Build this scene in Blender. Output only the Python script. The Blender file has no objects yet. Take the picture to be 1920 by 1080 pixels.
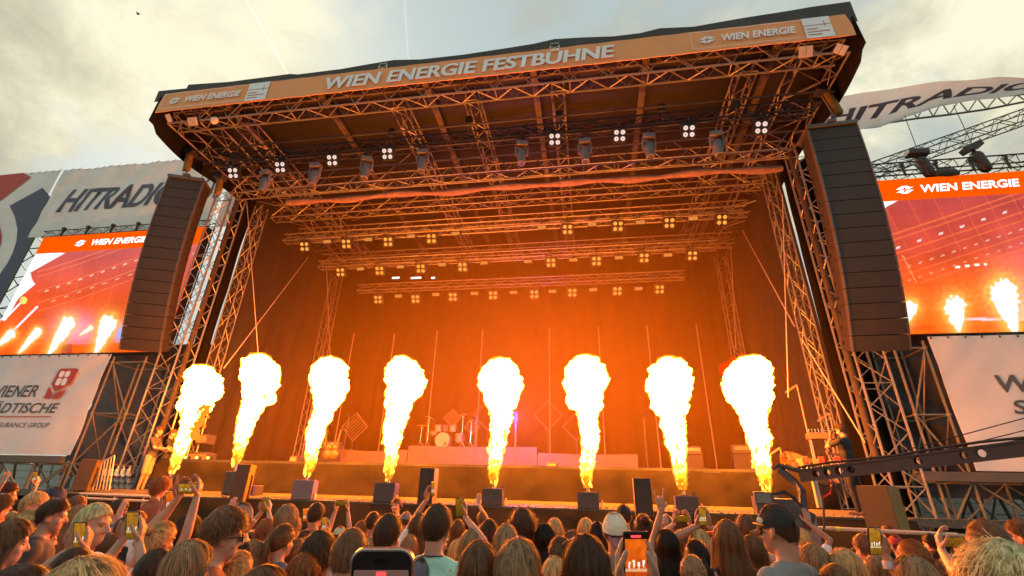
import bpy, bmesh, math, random
from mathutils import Vector, Matrix, noise
random.seed(7)
R_ = math.radians
PI = math.pi
V = Vector

# ------------------------------------------------------------------ camera
C = bpy.context.scene.collection
scene = bpy.context.scene
EYE = V((0, 0, 2.0))
F_PX, PCX, PCY = 870.0, 960.0, 540.0
def _d(px, py):
    return V((px - PCX, -(py - PCY), -F_PX)).normalized()
_up = _d(1017, -1350)
_yv = _d(1109, 945); _yv = (_yv - _up * _yv.dot(_up)).normalized()
_xv = _yv.cross(_up)
ROT = Matrix((_xv, _yv, _up))                     # world = ROT @ camera
def ray(px, py):
    return ROT @ _d(px, py)
def atY(px, py, Y):
    r = ray(px, py); return EYE + r * (Y / r.y)
def atZ(px, py, Z):
    r = ray(px, py); return EYE + r * ((Z - 2.0) / r.z)
def atD(px, py, D):
    c = _d(px, py); return EYE + ROT @ (c * (D / -c.z))
cam_data = bpy.data.cameras.new('camera')
cam = bpy.data.objects.new('camera', cam_data)
C.objects.link(cam)
cam.matrix_world = Matrix.Translation(EYE) @ ROT.to_4x4()
cam_data.sensor_width = 36.0
cam_data.lens = 36.0 * F_PX / 1920.0
cam_data.clip_start = 0.05
cam_data.clip_end = 3000.0
scene.camera = cam

# ------------------------------------------------------------------ render / view
scene.render.engine = 'CYCLES'
scene.cycles.use_denoising = True
scene.cycles.max_bounces = 6
scene.cycles.diffuse_bounces = 3
scene.cycles.glossy_bounces = 3
scene.cycles.transmission_bounces = 4
scene.cycles.volume_bounces = 1
scene.cycles.transparent_max_bounces = 8
scene.cycles.sample_clamp_indirect = 6.0
scene.view_settings.view_transform = 'Standard'
scene.view_settings.look = 'None'
scene.view_settings.exposure = 0.74
scene.view_settings.gamma = 1.0
scene.view_settings.use_curve_mapping = False

# ------------------------------------------------------------------ world: broken cloud over a hazy evening sky
SUN_EL, SUN_AZ = R_(40), R_(-48.7)                # azimuth from +Y towards +X
sun_dir = V((math.sin(SUN_AZ) * math.cos(SUN_EL), math.cos(SUN_AZ) * math.cos(SUN_EL), math.sin(SUN_EL)))
world = bpy.data.worlds.new('World'); scene.world = world; world.use_nodes = True
wt = world.node_tree; wn = wt.nodes; wl = wt.links; wn.clear()
def wnode(t, **k):
    n = wn.new(t)
    for a, b in k.items(): setattr(n, a, b)
    return n
w_out = wnode('ShaderNodeOutputWorld'); w_bg = wnode('ShaderNodeBackground'); w_bg.inputs[1].default_value = 0.1
wl.new(w_bg.outputs[0], w_out.inputs[0])
sky = wnode('ShaderNodeTexSky'); sky.sky_type = 'NISHITA'; sky.sun_disc = False
sky.sun_elevation = SUN_EL; sky.sun_rotation = SUN_AZ; sky.dust_density = 3.0; sky.air_density = 1.0
tc = wnode('ShaderNodeTexCoord')
def wmath(op, a, b=None, clamp=False):
    n = wnode('ShaderNodeMath', operation=op, use_clamp=clamp)
    for i, v in enumerate((a, b)):
        if v is None: continue
        if isinstance(v, (int, float)): n.inputs[i].default_value = v
        else: wl.new(v, n.inputs[i])
    return n.outputs[0]
def wramp(src, stops):
    n = wnode('ShaderNodeValToRGB'); wl.new(src, n.inputs[0])
    e = n.color_ramp.elements
    while len(e) < len(stops): e.new(0.5)
    for i, (p, c) in enumerate(stops):
        e[i].position = p; e[i].color = (*c, 1)
    return n.outputs[0]
def wmix(f, a, b, mode='MIX'):
    n = wnode('ShaderNodeMix', data_type='RGBA', blend_type=mode)
    for s, v in ((n.inputs[0], f), (n.inputs[6], a), (n.inputs[7], b)):
        if isinstance(v, (int, float)): s.default_value = v
        elif isinstance(v, tuple): s.default_value = (*v, 1)
        else: wl.new(v, s)
    return n.outputs[2]
def wnoise(scale, detail, rough, dist, loc=(0, 0, 0), scl=(1, 1, 1), rot=(0, 0, 0)):
    m = wnode('ShaderNodeMapping'); m.inputs[1].default_value = loc; m.inputs[2].default_value = rot; m.inputs[3].default_value = scl
    wl.new(proj, m.inputs[0])
    n = wnode('ShaderNodeTexNoise'); n.inputs['Scale'].default_value = scale; n.inputs['Detail'].default_value = detail
    n.inputs['Roughness'].default_value = rough; n.inputs['Distortion'].default_value = dist
    wl.new(m.outputs[0], n.inputs[0]); return n.outputs[0]
# the cloud layer: direction projected on to a plane overhead
sep = wnode('ShaderNodeSeparateXYZ'); wl.new(tc.outputs['Generated'], sep.inputs[0])
zc = wmath('MAXIMUM', wmath('ADD', sep.outputs[2], 0.26), 0.2)
comb = wnode('ShaderNodeCombineXYZ')
wl.new(wmath('DIVIDE', sep.outputs[0], zc), comb.inputs[0]); wl.new(wmath('DIVIDE', sep.outputs[1], zc), comb.inputs[1])
proj = comb.outputs[0]
big = wnoise(1.15, 4, 0.55, 0.6, loc=(2.1, 3.3, 0.0), rot=(0, 0, 0.6), scl=(1.0, 0.85, 1))
puff = wnoise(3.0, 12, 0.60, 0.35, loc=(2.3, 5.1, 0.4), rot=(0, 0, 0.5), scl=(1.0, 0.95, 1))
soft = wnoise(1.7, 3, 0.5, 0.3, loc=(4.4, 1.3, 0))
fine = wnoise(9.0, 10, 0.7, 0.4, loc=(1, 7, 0))
mask = wmath('ADD', wmath('MULTIPLY', big, 0.80), wmath('MULTIPLY', puff, 0.30))
cover = wramp(mask, [(0.50, (0.0,) * 3), (0.585, (1.0,) * 3)])
lum = wmath('ADD', wmath('ADD', wmath('MULTIPLY', puff, 0.50), wmath('MULTIPLY', fine, 0.12)), wmath('MULTIPLY', soft, 0.38))
cl = wramp(lum, [(0.43, (3.0, 2.85, 2.15)), (0.48, (3.9, 3.7, 2.75)), (0.525, (5.0, 4.75, 3.5)), (0.57, (6.1, 5.8, 4.45))])
blue = wmix(0.93, sky.outputs[0], (2.9, 3.5, 3.45))
col = wmix(cover, blue, cl)
# brighter and yellower round the veiled sun
dt = wnode('ShaderNodeVectorMath', operation='DOT_PRODUCT'); wl.new(tc.outputs['Generated'], dt.inputs[0]); dt.inputs[1].default_value = sun_dir
glow = wmath('POWER', wmath('MAXIMUM', dt.outputs['Value'], 0.0), 34.0)
col = wmix(wmath('MULTIPLY', glow, 0.42, True), col, (6.3, 5.85, 4.2))
# two contrails (thin great-circle arcs)
def contrail(p0, p1, width, power, col):
    a, b = ray(*p0), ray(*p1)
    n = a.cross(b).normalized(); mid = (a + b).normalized(); half = a.angle(b) * 0.5
    d1 = wnode('ShaderNodeVectorMath', operation='DOT_PRODUCT'); wl.new(tc.outputs['Generated'], d1.inputs[0]); d1.inputs[1].default_value = n
    line = wmath('SUBTRACT', 1.0, wmath('DIVIDE', wmath('ABSOLUTE', d1.outputs['Value']), width), True)
    d2 = wnode('ShaderNodeVectorMath', operation='DOT_PRODUCT'); wl.new(tc.outputs['Generated'], d2.inputs[0]); d2.inputs[1].default_value = mid
    span = wmath('GREATER_THAN', d2.outputs['Value'], math.cos(half))
    f = wmath('MULTIPLY', wmath('MULTIPLY', line, span), wmath('MULTIPLY', wmath('ADD', fine, 0.3), power), True)
    return wmix(f, col, (11, 10.6, 8.6))
col = contrail((462, 0), (560, 175), 0.0022, 0.36, col)
col = contrail((757, -20), (768, 150), 0.002, 0.16, col)
wl.new(col, w_bg.inputs[0])

sun_data = bpy.data.lights.new('sun', 'SUN'); sun_data.energy = 1.5; sun_data.angle = R_(10); sun_data.color = (1, 0.88, 0.68)
sun = bpy.data.objects.new('sun', sun_data); C.objects.link(sun)
sun.rotation_euler = sun_dir.to_track_quat('Z', 'Y').to_euler(); sun.location = (0, 0, 60)

# ------------------------------------------------------------------ helpers
def tag(o, label=None, cat=None, group=None, kind=None):
    if label: o['label'] = label
    if cat: o['category'] = cat
    if group: o['group'] = group
    if kind: o['kind'] = kind
    return o
def empty(name, loc=(0, 0, 0), rz=0.0):
    o = bpy.data.objects.new(name, None); C.objects.link(o)
    o.location = loc; o.rotation_euler = (0, 0, rz); o.empty_display_size = 0.2
    return o
def thing(name, label, cat, loc=(0, 0, 0), rz=0.0, group=None):
    return tag(empty(name, loc, rz), label, cat, group)

MATS = {}
def mat(name, col, rough=0.6, metal=0.0, var=0.0, vscale=6.0, bump=0.0, bscale=30.0, col2=None, spec=0.5, trans=0.0, coat=0.0, stretch=None):
    """principled material with optional noise variation and bump"""
    if name in MATS: return MATS[name]
    m = bpy.data.materials.new(name); m.use_nodes = True
    nt = m.node_tree; b = nt.nodes['Principled BSDF']
    b.inputs['Base Color'].default_value = (*col, 1); b.inputs['Roughness'].default_value = rough
    b.inputs['Metallic'].default_value = metal; b.inputs['Specular IOR Level'].default_value = spec
    b.inputs['Coat Weight'].default_value = coat
    t = nt.nodes.new('ShaderNodeTexCoord'); src = t.outputs['Object']
    if stretch:
        mp = nt.nodes.new('ShaderNodeMapping'); mp.inputs[3].default_value = stretch
        nt.links.new(src, mp.inputs[0]); src = mp.outputs[0]
    if var or col2:
        n = nt.nodes.new('ShaderNodeTexNoise'); n.inputs['Scale'].default_value = vscale; n.inputs['Detail'].default_value = 6; n.inputs['Roughness'].default_value = 0.65
        nt.links.new(src, n.inputs[0])
        r = nt.nodes.new('ShaderNodeValToRGB'); nt.links.new(n.outputs[0], r.inputs[0])
        c2 = col2 if col2 else tuple(c * (1 + var) for c in col)
        c1 = tuple(c * (1 - var) for c in col)
        r.color_ramp.elements[0].position = 0.35; r.color_ramp.elements[0].color = (*c1, 1)
        r.color_ramp.elements[1].position = 0.65; r.color_ramp.elements[1].color = (*c2, 1)
        nt.links.new(r.outputs[0], b.inputs['Base Color'])
    if bump:
        n2 = nt.nodes.new('ShaderNodeTexNoise'); n2.inputs['Scale'].default_value = bscale; n2.inputs['Detail'].default_value = 4
        nt.links.new(src, n2.inputs[0])
        bp = nt.nodes.new('ShaderNodeBump'); bp.inputs['Strength'].default_value = bump; bp.inputs['Distance'].default_value = 0.02
        nt.links.new(n2.outputs[0], bp.inputs['Height']); nt.links.new(bp.outputs[0], b.inputs['Normal'])
    if trans:
        out = nt.nodes['Material Output']; tr = nt.nodes.new('ShaderNodeBsdfTranslucent'); mx = nt.nodes.new('ShaderNodeMixShader')
        mx.inputs[0].default_value = trans
        if b.inputs['Base Color'].links: nt.links.new(b.inputs['Base Color'].links[0].from_socket, tr.inputs[0])
        else: tr.inputs[0].default_value = (*col, 1)
        nt.links.new(b.outputs[0], mx.inputs[1]); nt.links.new(tr.outputs[0], mx.inputs[2]); nt.links.new(mx.outputs[0], out.inputs[0])
    MATS[name] = m
    return m
def emit(name, col, strength=1.0, sample=False):
    if name in MATS: return MATS[name]
    m = bpy.data.materials.new(name); m.use_nodes = True; nt = m.node_tree; nt.nodes.clear()
    e = nt.nodes.new('ShaderNodeEmission'); e.inputs[0].default_value = (*col, 1); e.inputs[1].default_value = strength
    o = nt.nodes.new('ShaderNodeOutputMaterial'); nt.links.new(e.outputs[0], o.inputs[0])
    if not sample: m.cycles.emission_sampling = 'NONE'
    MATS[name] = m
    return m
def emit_attr(name, strength=1.0):
    if name in MATS: return MATS[name]
    m = bpy.data.materials.new(name); m.use_nodes = True; nt = m.node_tree; nt.nodes.clear()
    a = nt.nodes.new('ShaderNodeAttribute'); a.attribute_name = 'picture'
    e = nt.nodes.new('ShaderNodeEmission'); e.inputs[1].default_value = strength; nt.links.new(a.outputs['Color'], e.inputs[0])
    o = nt.nodes.new('ShaderNodeOutputMaterial'); nt.links.new(e.outputs[0], o.inputs[0]); m.cycles.emission_sampling = 'NONE'
    MATS[name] = m
    return m

class MB:
    """collects simple solids; build() links them as one mesh object"""
    def __init__(s): s.v = []; s.f = []
    def add(s, vs, fs):
        n = len(s.v); s.v += [tuple(p) for p in vs]; s.f += [tuple(i + n for i in f) for f in fs]; return s
    def box(s, c, d, rot=None):
        hx, hy, hz = d[0] / 2, d[1] / 2, d[2] / 2; c = V(c)
        ps = [V((x, y, z)) for z in (-hz, hz) for y in (-hy, hy) for x in (-hx, hx)]
        if rot is not None: ps = [rot @ p for p in ps]
        return s.add([c + p for p in ps], [(0, 2, 3, 1), (4, 5, 7, 6), (0, 1, 5, 4), (2, 6, 7, 3), (0, 4, 6, 2), (1, 3, 7, 5)])
    def bbox(s, c, d, b=0.01, rot=None):
        """box with chamfered edges"""
        bm = bmesh.new(); bmesh.ops.create_cube(bm, size=1.0)
        for w in bm.verts: w.co = V((w.co.x * d[0], w.co.y * d[1], w.co.z * d[2]))
        bmesh.ops.bevel(bm, geom=bm.edges[:], offset=b, segments=2, affect='EDGES', profile=0.7)
        if rot is not None: bmesh.ops.transform(bm, matrix=rot.to_4x4(), verts=bm.verts)
        c = V(c); bm.verts.index_update()
        s.add([w.co + c for w in bm.verts], [[w.index for w in f.verts] for f in bm.faces]); bm.free(); return s
    def cyl(s, a, b, r0, r1=None, n=8, caps=True):
        a, b = V(a), V(b); r1 = r0 if r1 is None else r1
        z = (b - a).normalized(); x = z.orthogonal().normalized(); y = z.cross(x)
        ring = [(math.cos(2 * PI * k / n), math.sin(2 * PI * k / n)) for k in range(n)]
        vs = [a + (x * u + y * w) * r0 for u, w in ring] + [b + (x * u + y * w) * r1 for u, w in ring]
        fs = [(k, (k + 1) % n, n + (k + 1) % n, n + k) for k in range(n)]
        if caps: fs += [tuple(range(n - 1, -1, -1)), tuple(range(n, 2 * n))]
        return s.add(vs, fs)
    def tube(s, pts, r, n=6):
        pts = [V(p) for p in pts]; rings = []; m = len(pts)
        up = V((0, 0, 1))
        for i, p in enumerate(pts):
            t = (pts[min(i + 1, m - 1)] - pts[max(i - 1, 0)]).normalized()
            x = t.cross(up); x = x.normalized() if x.length > 1e-3 else V((1, 0, 0)); y = t.cross(x)
            rr = r[i] if isinstance(r, (list, tuple)) else r
            rings += [p + (x * math.cos(2 * PI * k / n) + y * math.sin(2 * PI * k / n)) * rr for k in range(n)]
        fs = [(i * n + k, i * n + (k + 1) % n, (i + 1) * n + (k + 1) % n, (i + 1) * n + k) for i in range(m - 1) for k in range(n)]
        fs += [tuple(range(n - 1, -1, -1)), tuple(range((m - 1) * n, m * n))]
        return s.add(rings, fs)
    def lathe(s, prof, n=20, M=None):
        vs, fs = [], []
        for r, z in prof: vs += [V((r * math.cos(2 * PI * k / n), r * math.sin(2 * PI * k / n), z)) for k in range(n)]
        for i in range(len(prof) - 1): fs += [(i * n + k, i * n + (k + 1) % n, (i + 1) * n + (k + 1) % n, (i + 1) * n + k) for k in range(n)]
        fs += [tuple(range(n - 1, -1, -1)), tuple(range((len(prof) - 1) * n, len(prof) * n))]
        if M is not None: vs = [M @ p for p in vs]
        return s.add(vs, fs)
    def ell(s, c, r, nu=14, nv=10, rot=None):
        c = V(c); vs = [V((0, 0, -1))]; fs = []
        for j in range(1, nv):
            a = -PI / 2 + PI * j / nv
            vs += [V((math.cos(a) * math.cos(2 * PI * k / nu), math.cos(a) * math.sin(2 * PI * k / nu), math.sin(a))) for k in range(nu)]
        vs.append(V((0, 0, 1)))
        fs += [(0, 1 + (k + 1) % nu, 1 + k) for k in range(nu)]
        for j in range(nv - 2): fs += [(1 + j * nu + k, 1 + j * nu + (k + 1) % nu, 1 + (j + 1) * nu + (k + 1) % nu, 1 + (j + 1) * nu + k) for k in range(nu)]
        l = len(vs) - 1; b = 1 + (nv - 2) * nu
        fs += [(b + k, b + (k + 1) % nu, l) for k in range(nu)]
        vs = [V((p.x * r[0], p.y * r[1], p.z * r[2])) for p in vs]
        if rot is not None: vs = [rot @ p for p in vs]
        return s.add([c + p for p in vs], fs)
    def cap(s, a, ra, b, rb, n=12):
        """tapered capsule"""
        a, b = V(a), V(b); z = (b - a).normalized(); x = z.orthogonal().normalized(); y = z.cross(x)
        prof = [(ra * math.cos(t), -ra * math.sin(t), 0) for t in (PI / 2 * .97, PI / 3, PI / 6, 0)] + [(rb * math.cos(t), rb * math.sin(t), 1) for t in (0, PI / 6, PI / 3, PI / 2 * .97)]
        vs = []
        for r, h, e in prof:
            o = (b if e else a) + z * h
            vs += [o + (x * math.cos(2 * PI * k / n) + y * math.sin(2 * PI * k / n)) * r for k in range(n)]
        fs = [(i * n + k, i * n + (k + 1) % n, (i + 1) * n + (k + 1) % n, (i + 1) * n + k) for i in range(7) for k in range(n)]
        fs += [tuple(range(n - 1, -1, -1)), tuple(range(7 * n, 8 * n))]
        return s.add(vs, fs)
    def grid(s, fn, nu, nv, thick=0.0):
        """open sheet fn(u,v)->point; thick gives it a back face along the normal"""
        P = [[V(fn(i / nu, j / nv)) for j in range(nv + 1)] for i in range(nu + 1)]
        vs = [P[i][j] for i in range(nu + 1) for j in range(nv + 1)]; w = nv + 1
        fs = [(i * w + j, (i + 1) * w + j, (i + 1) * w + j + 1, i * w + j + 1) for i in range(nu) for j in range(nv)]
        if thick:
            N = []
            for i in range(nu + 1):
                for j in range(nv + 1):
                    du = P[min(i + 1, nu)][j] - P[max(i - 1, 0)][j]; dv = P[i][min(j + 1, nv)] - P[i][max(j - 1, 0)]
                    N.append(du.cross(dv).normalized())
            m = len(vs); vs += [p - q * thick for p, q in zip(vs, N)]
            fs += [(m + f[3], m + f[2], m + f[1], m + f[0]) for f in fs]
            rim = [i * w for i in range(nu + 1)] + [nu * w + j for j in range(1, w)] + [i * w + nv for i in range(nu - 1, -1, -1)] + [j for j in range(nv - 1, 0, -1)]
            fs += [(rim[(k + 1) % len(rim)], rim[k], m + rim[k], m + rim[(k + 1) % len(rim)]) for k in range(len(rim))]
        return s.add(vs, fs)
    def mesh(s, name, m=None, smooth=False):
        me = bpy.data.meshes.new(name); me.from_pydata(s.v, [], s.f); me.validate(clean_customdata=False)
        if m: me.materials.append(m)
        if smooth:
            me.shade_smooth(); me.set_sharp_from_angle(angle=R_(50))
        return me
    def build(s, name, m, parent=None, smooth=False):
        o = bpy.data.objects.new(name, s.mesh(name, m, smooth)); C.objects.link(o)
        if parent is not None: o.parent = parent
        return o
def link_mesh(name, me, parent=None, mw=None):
    o = bpy.data.objects.new(name, me); C.objects.link(o)
    if parent is not None: o.parent = parent
    if mw is not None: o.matrix_local = mw
    return o
def copy_tree(o, parent=None):
    c = o.copy(); C.objects.link(c)
    if parent is not None: c.parent = parent
    for ch in o.children: copy_tree(ch, c)
    return c
_unit = {}
def beam(parent, name, a, b, r, m, n=6):
    """a round bar as an object of its own; all bars of one material share a unit mesh"""
    a, b = V(a), V(b)
    key = (m.name, n)
    if key not in _unit: _unit[key] = MB().cyl((0, 0, 0), (0, 0, 1), 1.0, n=n).mesh('bar', m, True)
    d = b - a
    M = Matrix.Translation(a) @ d.to_track_quat('Z', 'X').to_matrix().to_4x4() @ Matrix.Diagonal((r, r, d.length, 1))
    return link_mesh(name, _unit[key], parent, M)
def truss(name, label, cat, a, b, w, h, bay, rc, rb, m, pieces=True, group=None, faces=(0, 1, 2, 3), up=(0, 0, 1)):
    """box truss from a to b (a,b = middle of the section); w across, h along up"""
    a, b = V(a), V(b); L = (b - a).length; t = (b - a).normalized()
    u = V(up); x = t.cross(u).normalized(); u = x.cross(t).normalized()
    root = thing(name, label, cat, a, 0, group)
    cor = [x * (-w / 2) + u * (-h / 2), x * (w / 2) + u * (-h / 2), x * (w / 2) + u * (h / 2), x * (-w / 2) + u * (h / 2)]
    for c in cor: beam(root, 'chord', c, c + (b - a), rc, m)
    n = max(2, round(L / bay)); st = L / n
    mb = MB()
    for fi in faces:
        c0, c1 = cor[fi], cor[(fi + 1) % 4]
        for k in range(n):
            p, q = (c0, c1) if k % 2 == 0 else (c1, c0)
            s0, s1 = p + t * (k * st), q + t * ((k + 1) * st)
            if pieces: beam(root, 'brace', s0, s1, rb, m, 5)
            else: mb.cyl(s0, s1, rb, n=4, caps=False)
            if fi in (0, 2) and k % 4 == 0:
                if pieces: beam(root, 'brace', c0 + t * k * st, c1 + t * k * st, rb, m, 5)
                else: mb.cyl(c0 + t * k * st, c1 + t * k * st, rb, n=4, caps=False)
    if not pieces: tag(mb.build('bracing', m, root), kind='stuff')
    return root
_dg = None
def remesh(mb, voxel, smooth=3, name='skin'):
    """union of overlapping solids as one continuous surface"""
    me = mb.mesh(name); o = bpy.data.objects.new('tmp', me); C.objects.link(o)
    r = o.modifiers.new('r', 'REMESH'); r.mode = 'VOXEL'; r.voxel_size = voxel; r.use_smooth_shade = True
    if smooth:
        sm = o.modifiers.new('s', 'SMOOTH'); sm.iterations = smooth; sm.factor = 0.5
    dg = bpy.context.evaluated_depsgraph_get()
    res = bpy.data.meshes.new_from_object(o.evaluated_get(dg)); res.name = name
    bpy.data.objects.remove(o); bpy.data.meshes.remove(me)
    res.shade_smooth()
    return res
def join_meshes(name, ms):
    v, f = [], []
    for me in ms:
        n = len(v); v += [tuple(p.co) for p in me.vertices]; f += [tuple(i + n for i in p.vertices) for p in me.polygons]
        bpy.data.meshes.remove(me)
    r = bpy.data.meshes.new(name); r.from_pydata(v, [], f); r.shade_smooth(); return r
def text(body, origin, ex, ey, W, H, m, parent, name='lettering', shear=0.0, offset=0.0, spacing=1.0, align='L', depth=0.004, out=0.006, bold=0.0, conform=None):
    """flat lettering fitted to W x H on the plane origin + ex*x + ey*y, standing out slightly"""
    cu = bpy.data.curves.new('t', 'FONT'); cu.body = body; cu.shear = shear; cu.offset = offset; cu.space_character = spacing
    o = bpy.data.objects.new('t', cu); C.objects.link(o)
    me = bpy.data.meshes.new_from_object(o.evaluated_get(bpy.context.evaluated_depsgraph_get()))
    bpy.data.objects.remove(o); bpy.data.curves.remove(cu)
    xs = [p.co.x for p in me.vertices]; ys = [p.co.y for p in me.vertices]
    x0, x1, y0, y1 = min(xs), max(xs), min(ys), max(ys)
    ex, ey = V(ex).normalized(), V(ey).normalized(); nn = ex.cross(ey).normalized(); O = V(origin)
    for p in me.vertices:
        p.co = O + ex * ((p.co.x - x0) / (x1 - x0) * W) + ey * ((p.co.y - y0) / (y1 - y0) * H) + nn * out
    me.materials.append(m); me.name = name
    if bold or conform:
        bm = bmesh.new(); bm.from_mesh(me); bmesh.ops.triangulate(bm, faces=bm.faces)
        if bold:
            g0 = bm.verts[:] + bm.edges[:] + bm.faces[:]
            for k_ in (-1, 1):
                d_ = bmesh.ops.duplicate(bm, geom=g0)['geom']
                for e_ in d_:
                    if isinstance(e_, bmesh.types.BMVert): e_.co += ex * (k_ * bold * H) + nn * (.0012 * (k_ + 2))
        if conform:
            for k_ in range(1, int(W / .25)): bmesh.ops.bisect_plane(bm, geom=bm.verts[:] + bm.edges[:] + bm.faces[:], plane_co=O + ex * (k_ * .25), plane_no=ex)
            for w_ in bm.verts: w_.co.y = conform(w_.co.x, w_.co.z) - .014 + (w_.co.y - O.y) * .5
        bm.to_mesh(me); bm.free()
    r = bpy.data.objects.new(name, me); C.objects.link(r)
    if parent is not None:
        r.parent = parent; r.matrix_parent_inverse = Matrix.Translation(-V(parent.location))
    return r
def plane_poly(pts, origin, ex, ey, m, parent, name, out=0.006):
    ex, ey = V(ex).normalized(), V(ey).normalized(); nn = ex.cross(ey).normalized(); O = V(origin)
    mb = MB(); mb.add([O + ex * x + ey * y + nn * out for x, y in pts], [tuple(range(len(pts)))])
    o = mb.build(name, m)
    bm = bmesh.new(); bm.from_mesh(o.data); bmesh.ops.triangulate(bm, faces=bm.faces); bm.to_mesh(o.data); bm.free()
    if parent is not None:
        o.parent = parent; o.matrix_parent_inverse = Matrix.Translation(-V(parent.location))
    return o

# shared materials
ALU = mat('aluminium truss', (0.27, 0.26, 0.24), 0.42, 0.5, var=0.15, vscale=3)
DARKM = mat('black powder coat', (0.03, 0.028, 0.027), 0.5, 0.2, var=0.2)
STEEL = mat('galvanised scaffold', (0.29, 0.25, 0.18), 0.5, 0.5, var=0.2, vscale=5)
BLACKC = mat('black stage cloth', (0.003, 0.0028, 0.0025), 0.95, spec=.1, var=0.3, vscale=1.2, bump=0.4, bscale=3)
SKIRTC = mat('charcoal skirt cloth', (0.028, 0.022, 0.013), 0.9, spec=.15, var=0.3, vscale=0.9, bump=1.0, bscale=2.2)
GAUZE = mat('dark gauze', (0.010, 0.009, 0.0085), 0.9, var=0.3, vscale=2)
CABM = mat('black cabinet paint', (0.028, 0.024, 0.023), 0.55, var=0.15, vscale=8, bump=0.15, bscale=200)
GRILLE = mat('speaker grille', (0.038, 0.031, 0.029), 0.6, 0.1, var=0.15, vscale=60, bump=0.4, bscale=400)
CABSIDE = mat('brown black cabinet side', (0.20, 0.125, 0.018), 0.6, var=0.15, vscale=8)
ORANGEB = mat('orange banner vinyl', (0.95, 0.38, 0.14), 0.6, var=0.05, vscale=2)
WHITEB = mat('white banner print', (0.95, 0.96, 0.98), 0.6)
BANNERW = mat('white mesh banner', (0.88, 0.87, 0.85), 0.7, var=0.05, vscale=1.2, bump=0.5, bscale=1.6, trans=0.25)

def under(o, parent):
    """hang a world-built object under a thing that stands somewhere"""
    o.parent = parent; o.matrix_parent_inverse = Matrix.Translation(-V(parent.location)); return o

CX = -3.15            # middle of the stage
YT = 13.5             # tower line
GZ = 0.1              # ground
DECK = 2.84
# ------------------------------------------------------------------ ground
g = MB().add([(-400, -300, GZ), (400, -300, GZ), (400, 700, GZ), (-400, 700, GZ)], [(0, 1, 2, 3)]).build('ground', mat('trodden asphalt', (0.07, 0.066, 0.06), 0.85, var=0.3, vscale=0.6, bump=0.3, bscale=25))
tag(g, 'grey asphalt ground under the crowd and the stage', kind='structure')

# ------------------------------------------------------------------ stage deck, skirts, apron
st = thing('stage_platform', 'large raised stage platform behind the flames, with charcoal skirt cloth', 'stage', (CX, 12.8, GZ))
def wrinkle(x, z, s=1.0):
    return 0.09 * s * abs(math.sin(x * 1.1 + z * 1.5 + 2.5 * noise.noise(V((x * .5, z * .6, 7))))) ** 3 + 0.10 * s * noise.noise(V((x * 0.9 + z * 0.8, z * 0.5, 3.1))) + 0.05 * s * noise.noise(V((x * 2.3 - z * 1.9, z * 1.7, 9.0))) + 0.025 * s * noise.noise(V((x * 6 + z * 5, z * 3, 1.0)))
L0, L1 = -12.6, 5.2
under(MB().box(((L0 + L1) / 2, 16.95, DECK - 0.05), (L1 - L0, 8.2, 0.10)).build('deck', mat('stage deck', (0.05, 0.045, 0.04), 0.5, var=0.2)), st)
under(MB().grid(lambda u, v: (L0 + (L1 - L0) * u, 12.78 + wrinkle(L0 + (L1 - L0) * u, v * 2.7) * (0.25 + 0.75 * math.sin(PI * v)), DECK - 0.04 - 2.6 * (1 - v)), 150, 24).build('skirt', SKIRTC, smooth=True), st)
under(MB().box(((L0 + L1) / 2, 12.84, DECK - 0.02), (L1 - L0, 0.06, 0.09)).build('deck_edge', DARKM), st)
ap = thing('stage_apron', 'low sloping apron strewn with debris in front of the stage skirt', 'apron', (CX, 11.2, GZ))
A0, A1 = -13.6, 6.2
APM = mat('dusty apron boards', (0.12, 0.10, 0.07), 0.7, var=0.35, vscale=14, bump=0.6, bscale=40)
under(MB().add([(A0, 11.15, 1.90), (A1, 11.15, 1.90), (A1, 12.75, 2.03), (A0, 12.75, 2.03), (A0, 11.15, 1.78), (A1, 11.15, 1.78), (A1, 12.75, 1.78), (A0, 12.75, 1.78)],
    [(0, 1, 2, 3), (4, 7, 6, 5), (0, 4, 5, 1), (1, 5, 6, 2), (2, 6, 7, 3), (3, 7, 4, 0)]).build('top', APM), ap)
under(MB().grid(lambda u, v: (A0 + (A1 - A0) * u, 11.12 - 0.55 * (1 - v) + wrinkle(A0 + (A1 - A0) * u + 40, v * 2) * (1 - v) * 1.3, 1.87 - 1.5 * (1 - v)), 150, 18).build('skirt', SKIRTC, smooth=True), ap)
deb = MB(); rr = random.Random(5)
for _ in range(900):
    x = rr.uniform(-9, 6); y = 11.2 + 0.5 * rr.random() ** 1.6; s = rr.uniform(0.008, 0.028)
    deb.box((x, y, 1.905 + (y - 11.15) * 0.081 + s * 0.3), (s * rr.uniform(1, 2.4), s * rr.uniform(.8, 2), s * .7), Matrix.Rotation(rr.uniform(0, 3), 3, 'Z'))
tag(under(deb.build('debris', mat('debris grit', (0.35, 0.30, 0.2), 0.7)), ap), kind='stuff')
# lower step with the crowd barrier
bs = thing('pit_step', 'long pale step at the foot of the apron skirt', 'step', (CX, 10.3, GZ))
for x in range(-12, 7, 2):
    under(MB().bbox((x + 0.99, 10.35, 1.24), (1.96, 0.62, 0.07), 0.008).build('plank', APM), bs)
for x in range(-12, 8, 2): under(MB().box((x, 10.35, 0.65), (0.08, 0.5, 1.1)).build('support', DARKM), bs)
deb = MB()
for _ in range(250):
    x = rr.uniform(-3.5, 3); y = rr.uniform(10.08, 10.5); s = rr.uniform(0.008, 0.03)
    deb.box((x, y, 1.28 + s * .3), (s * 2, s * 1.5, s * .8), Matrix.Rotation(rr.uniform(0, 3), 3, 'Z'))
tag(under(deb.build('debris', MATS['debris grit']), bs), kind='stuff')

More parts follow.
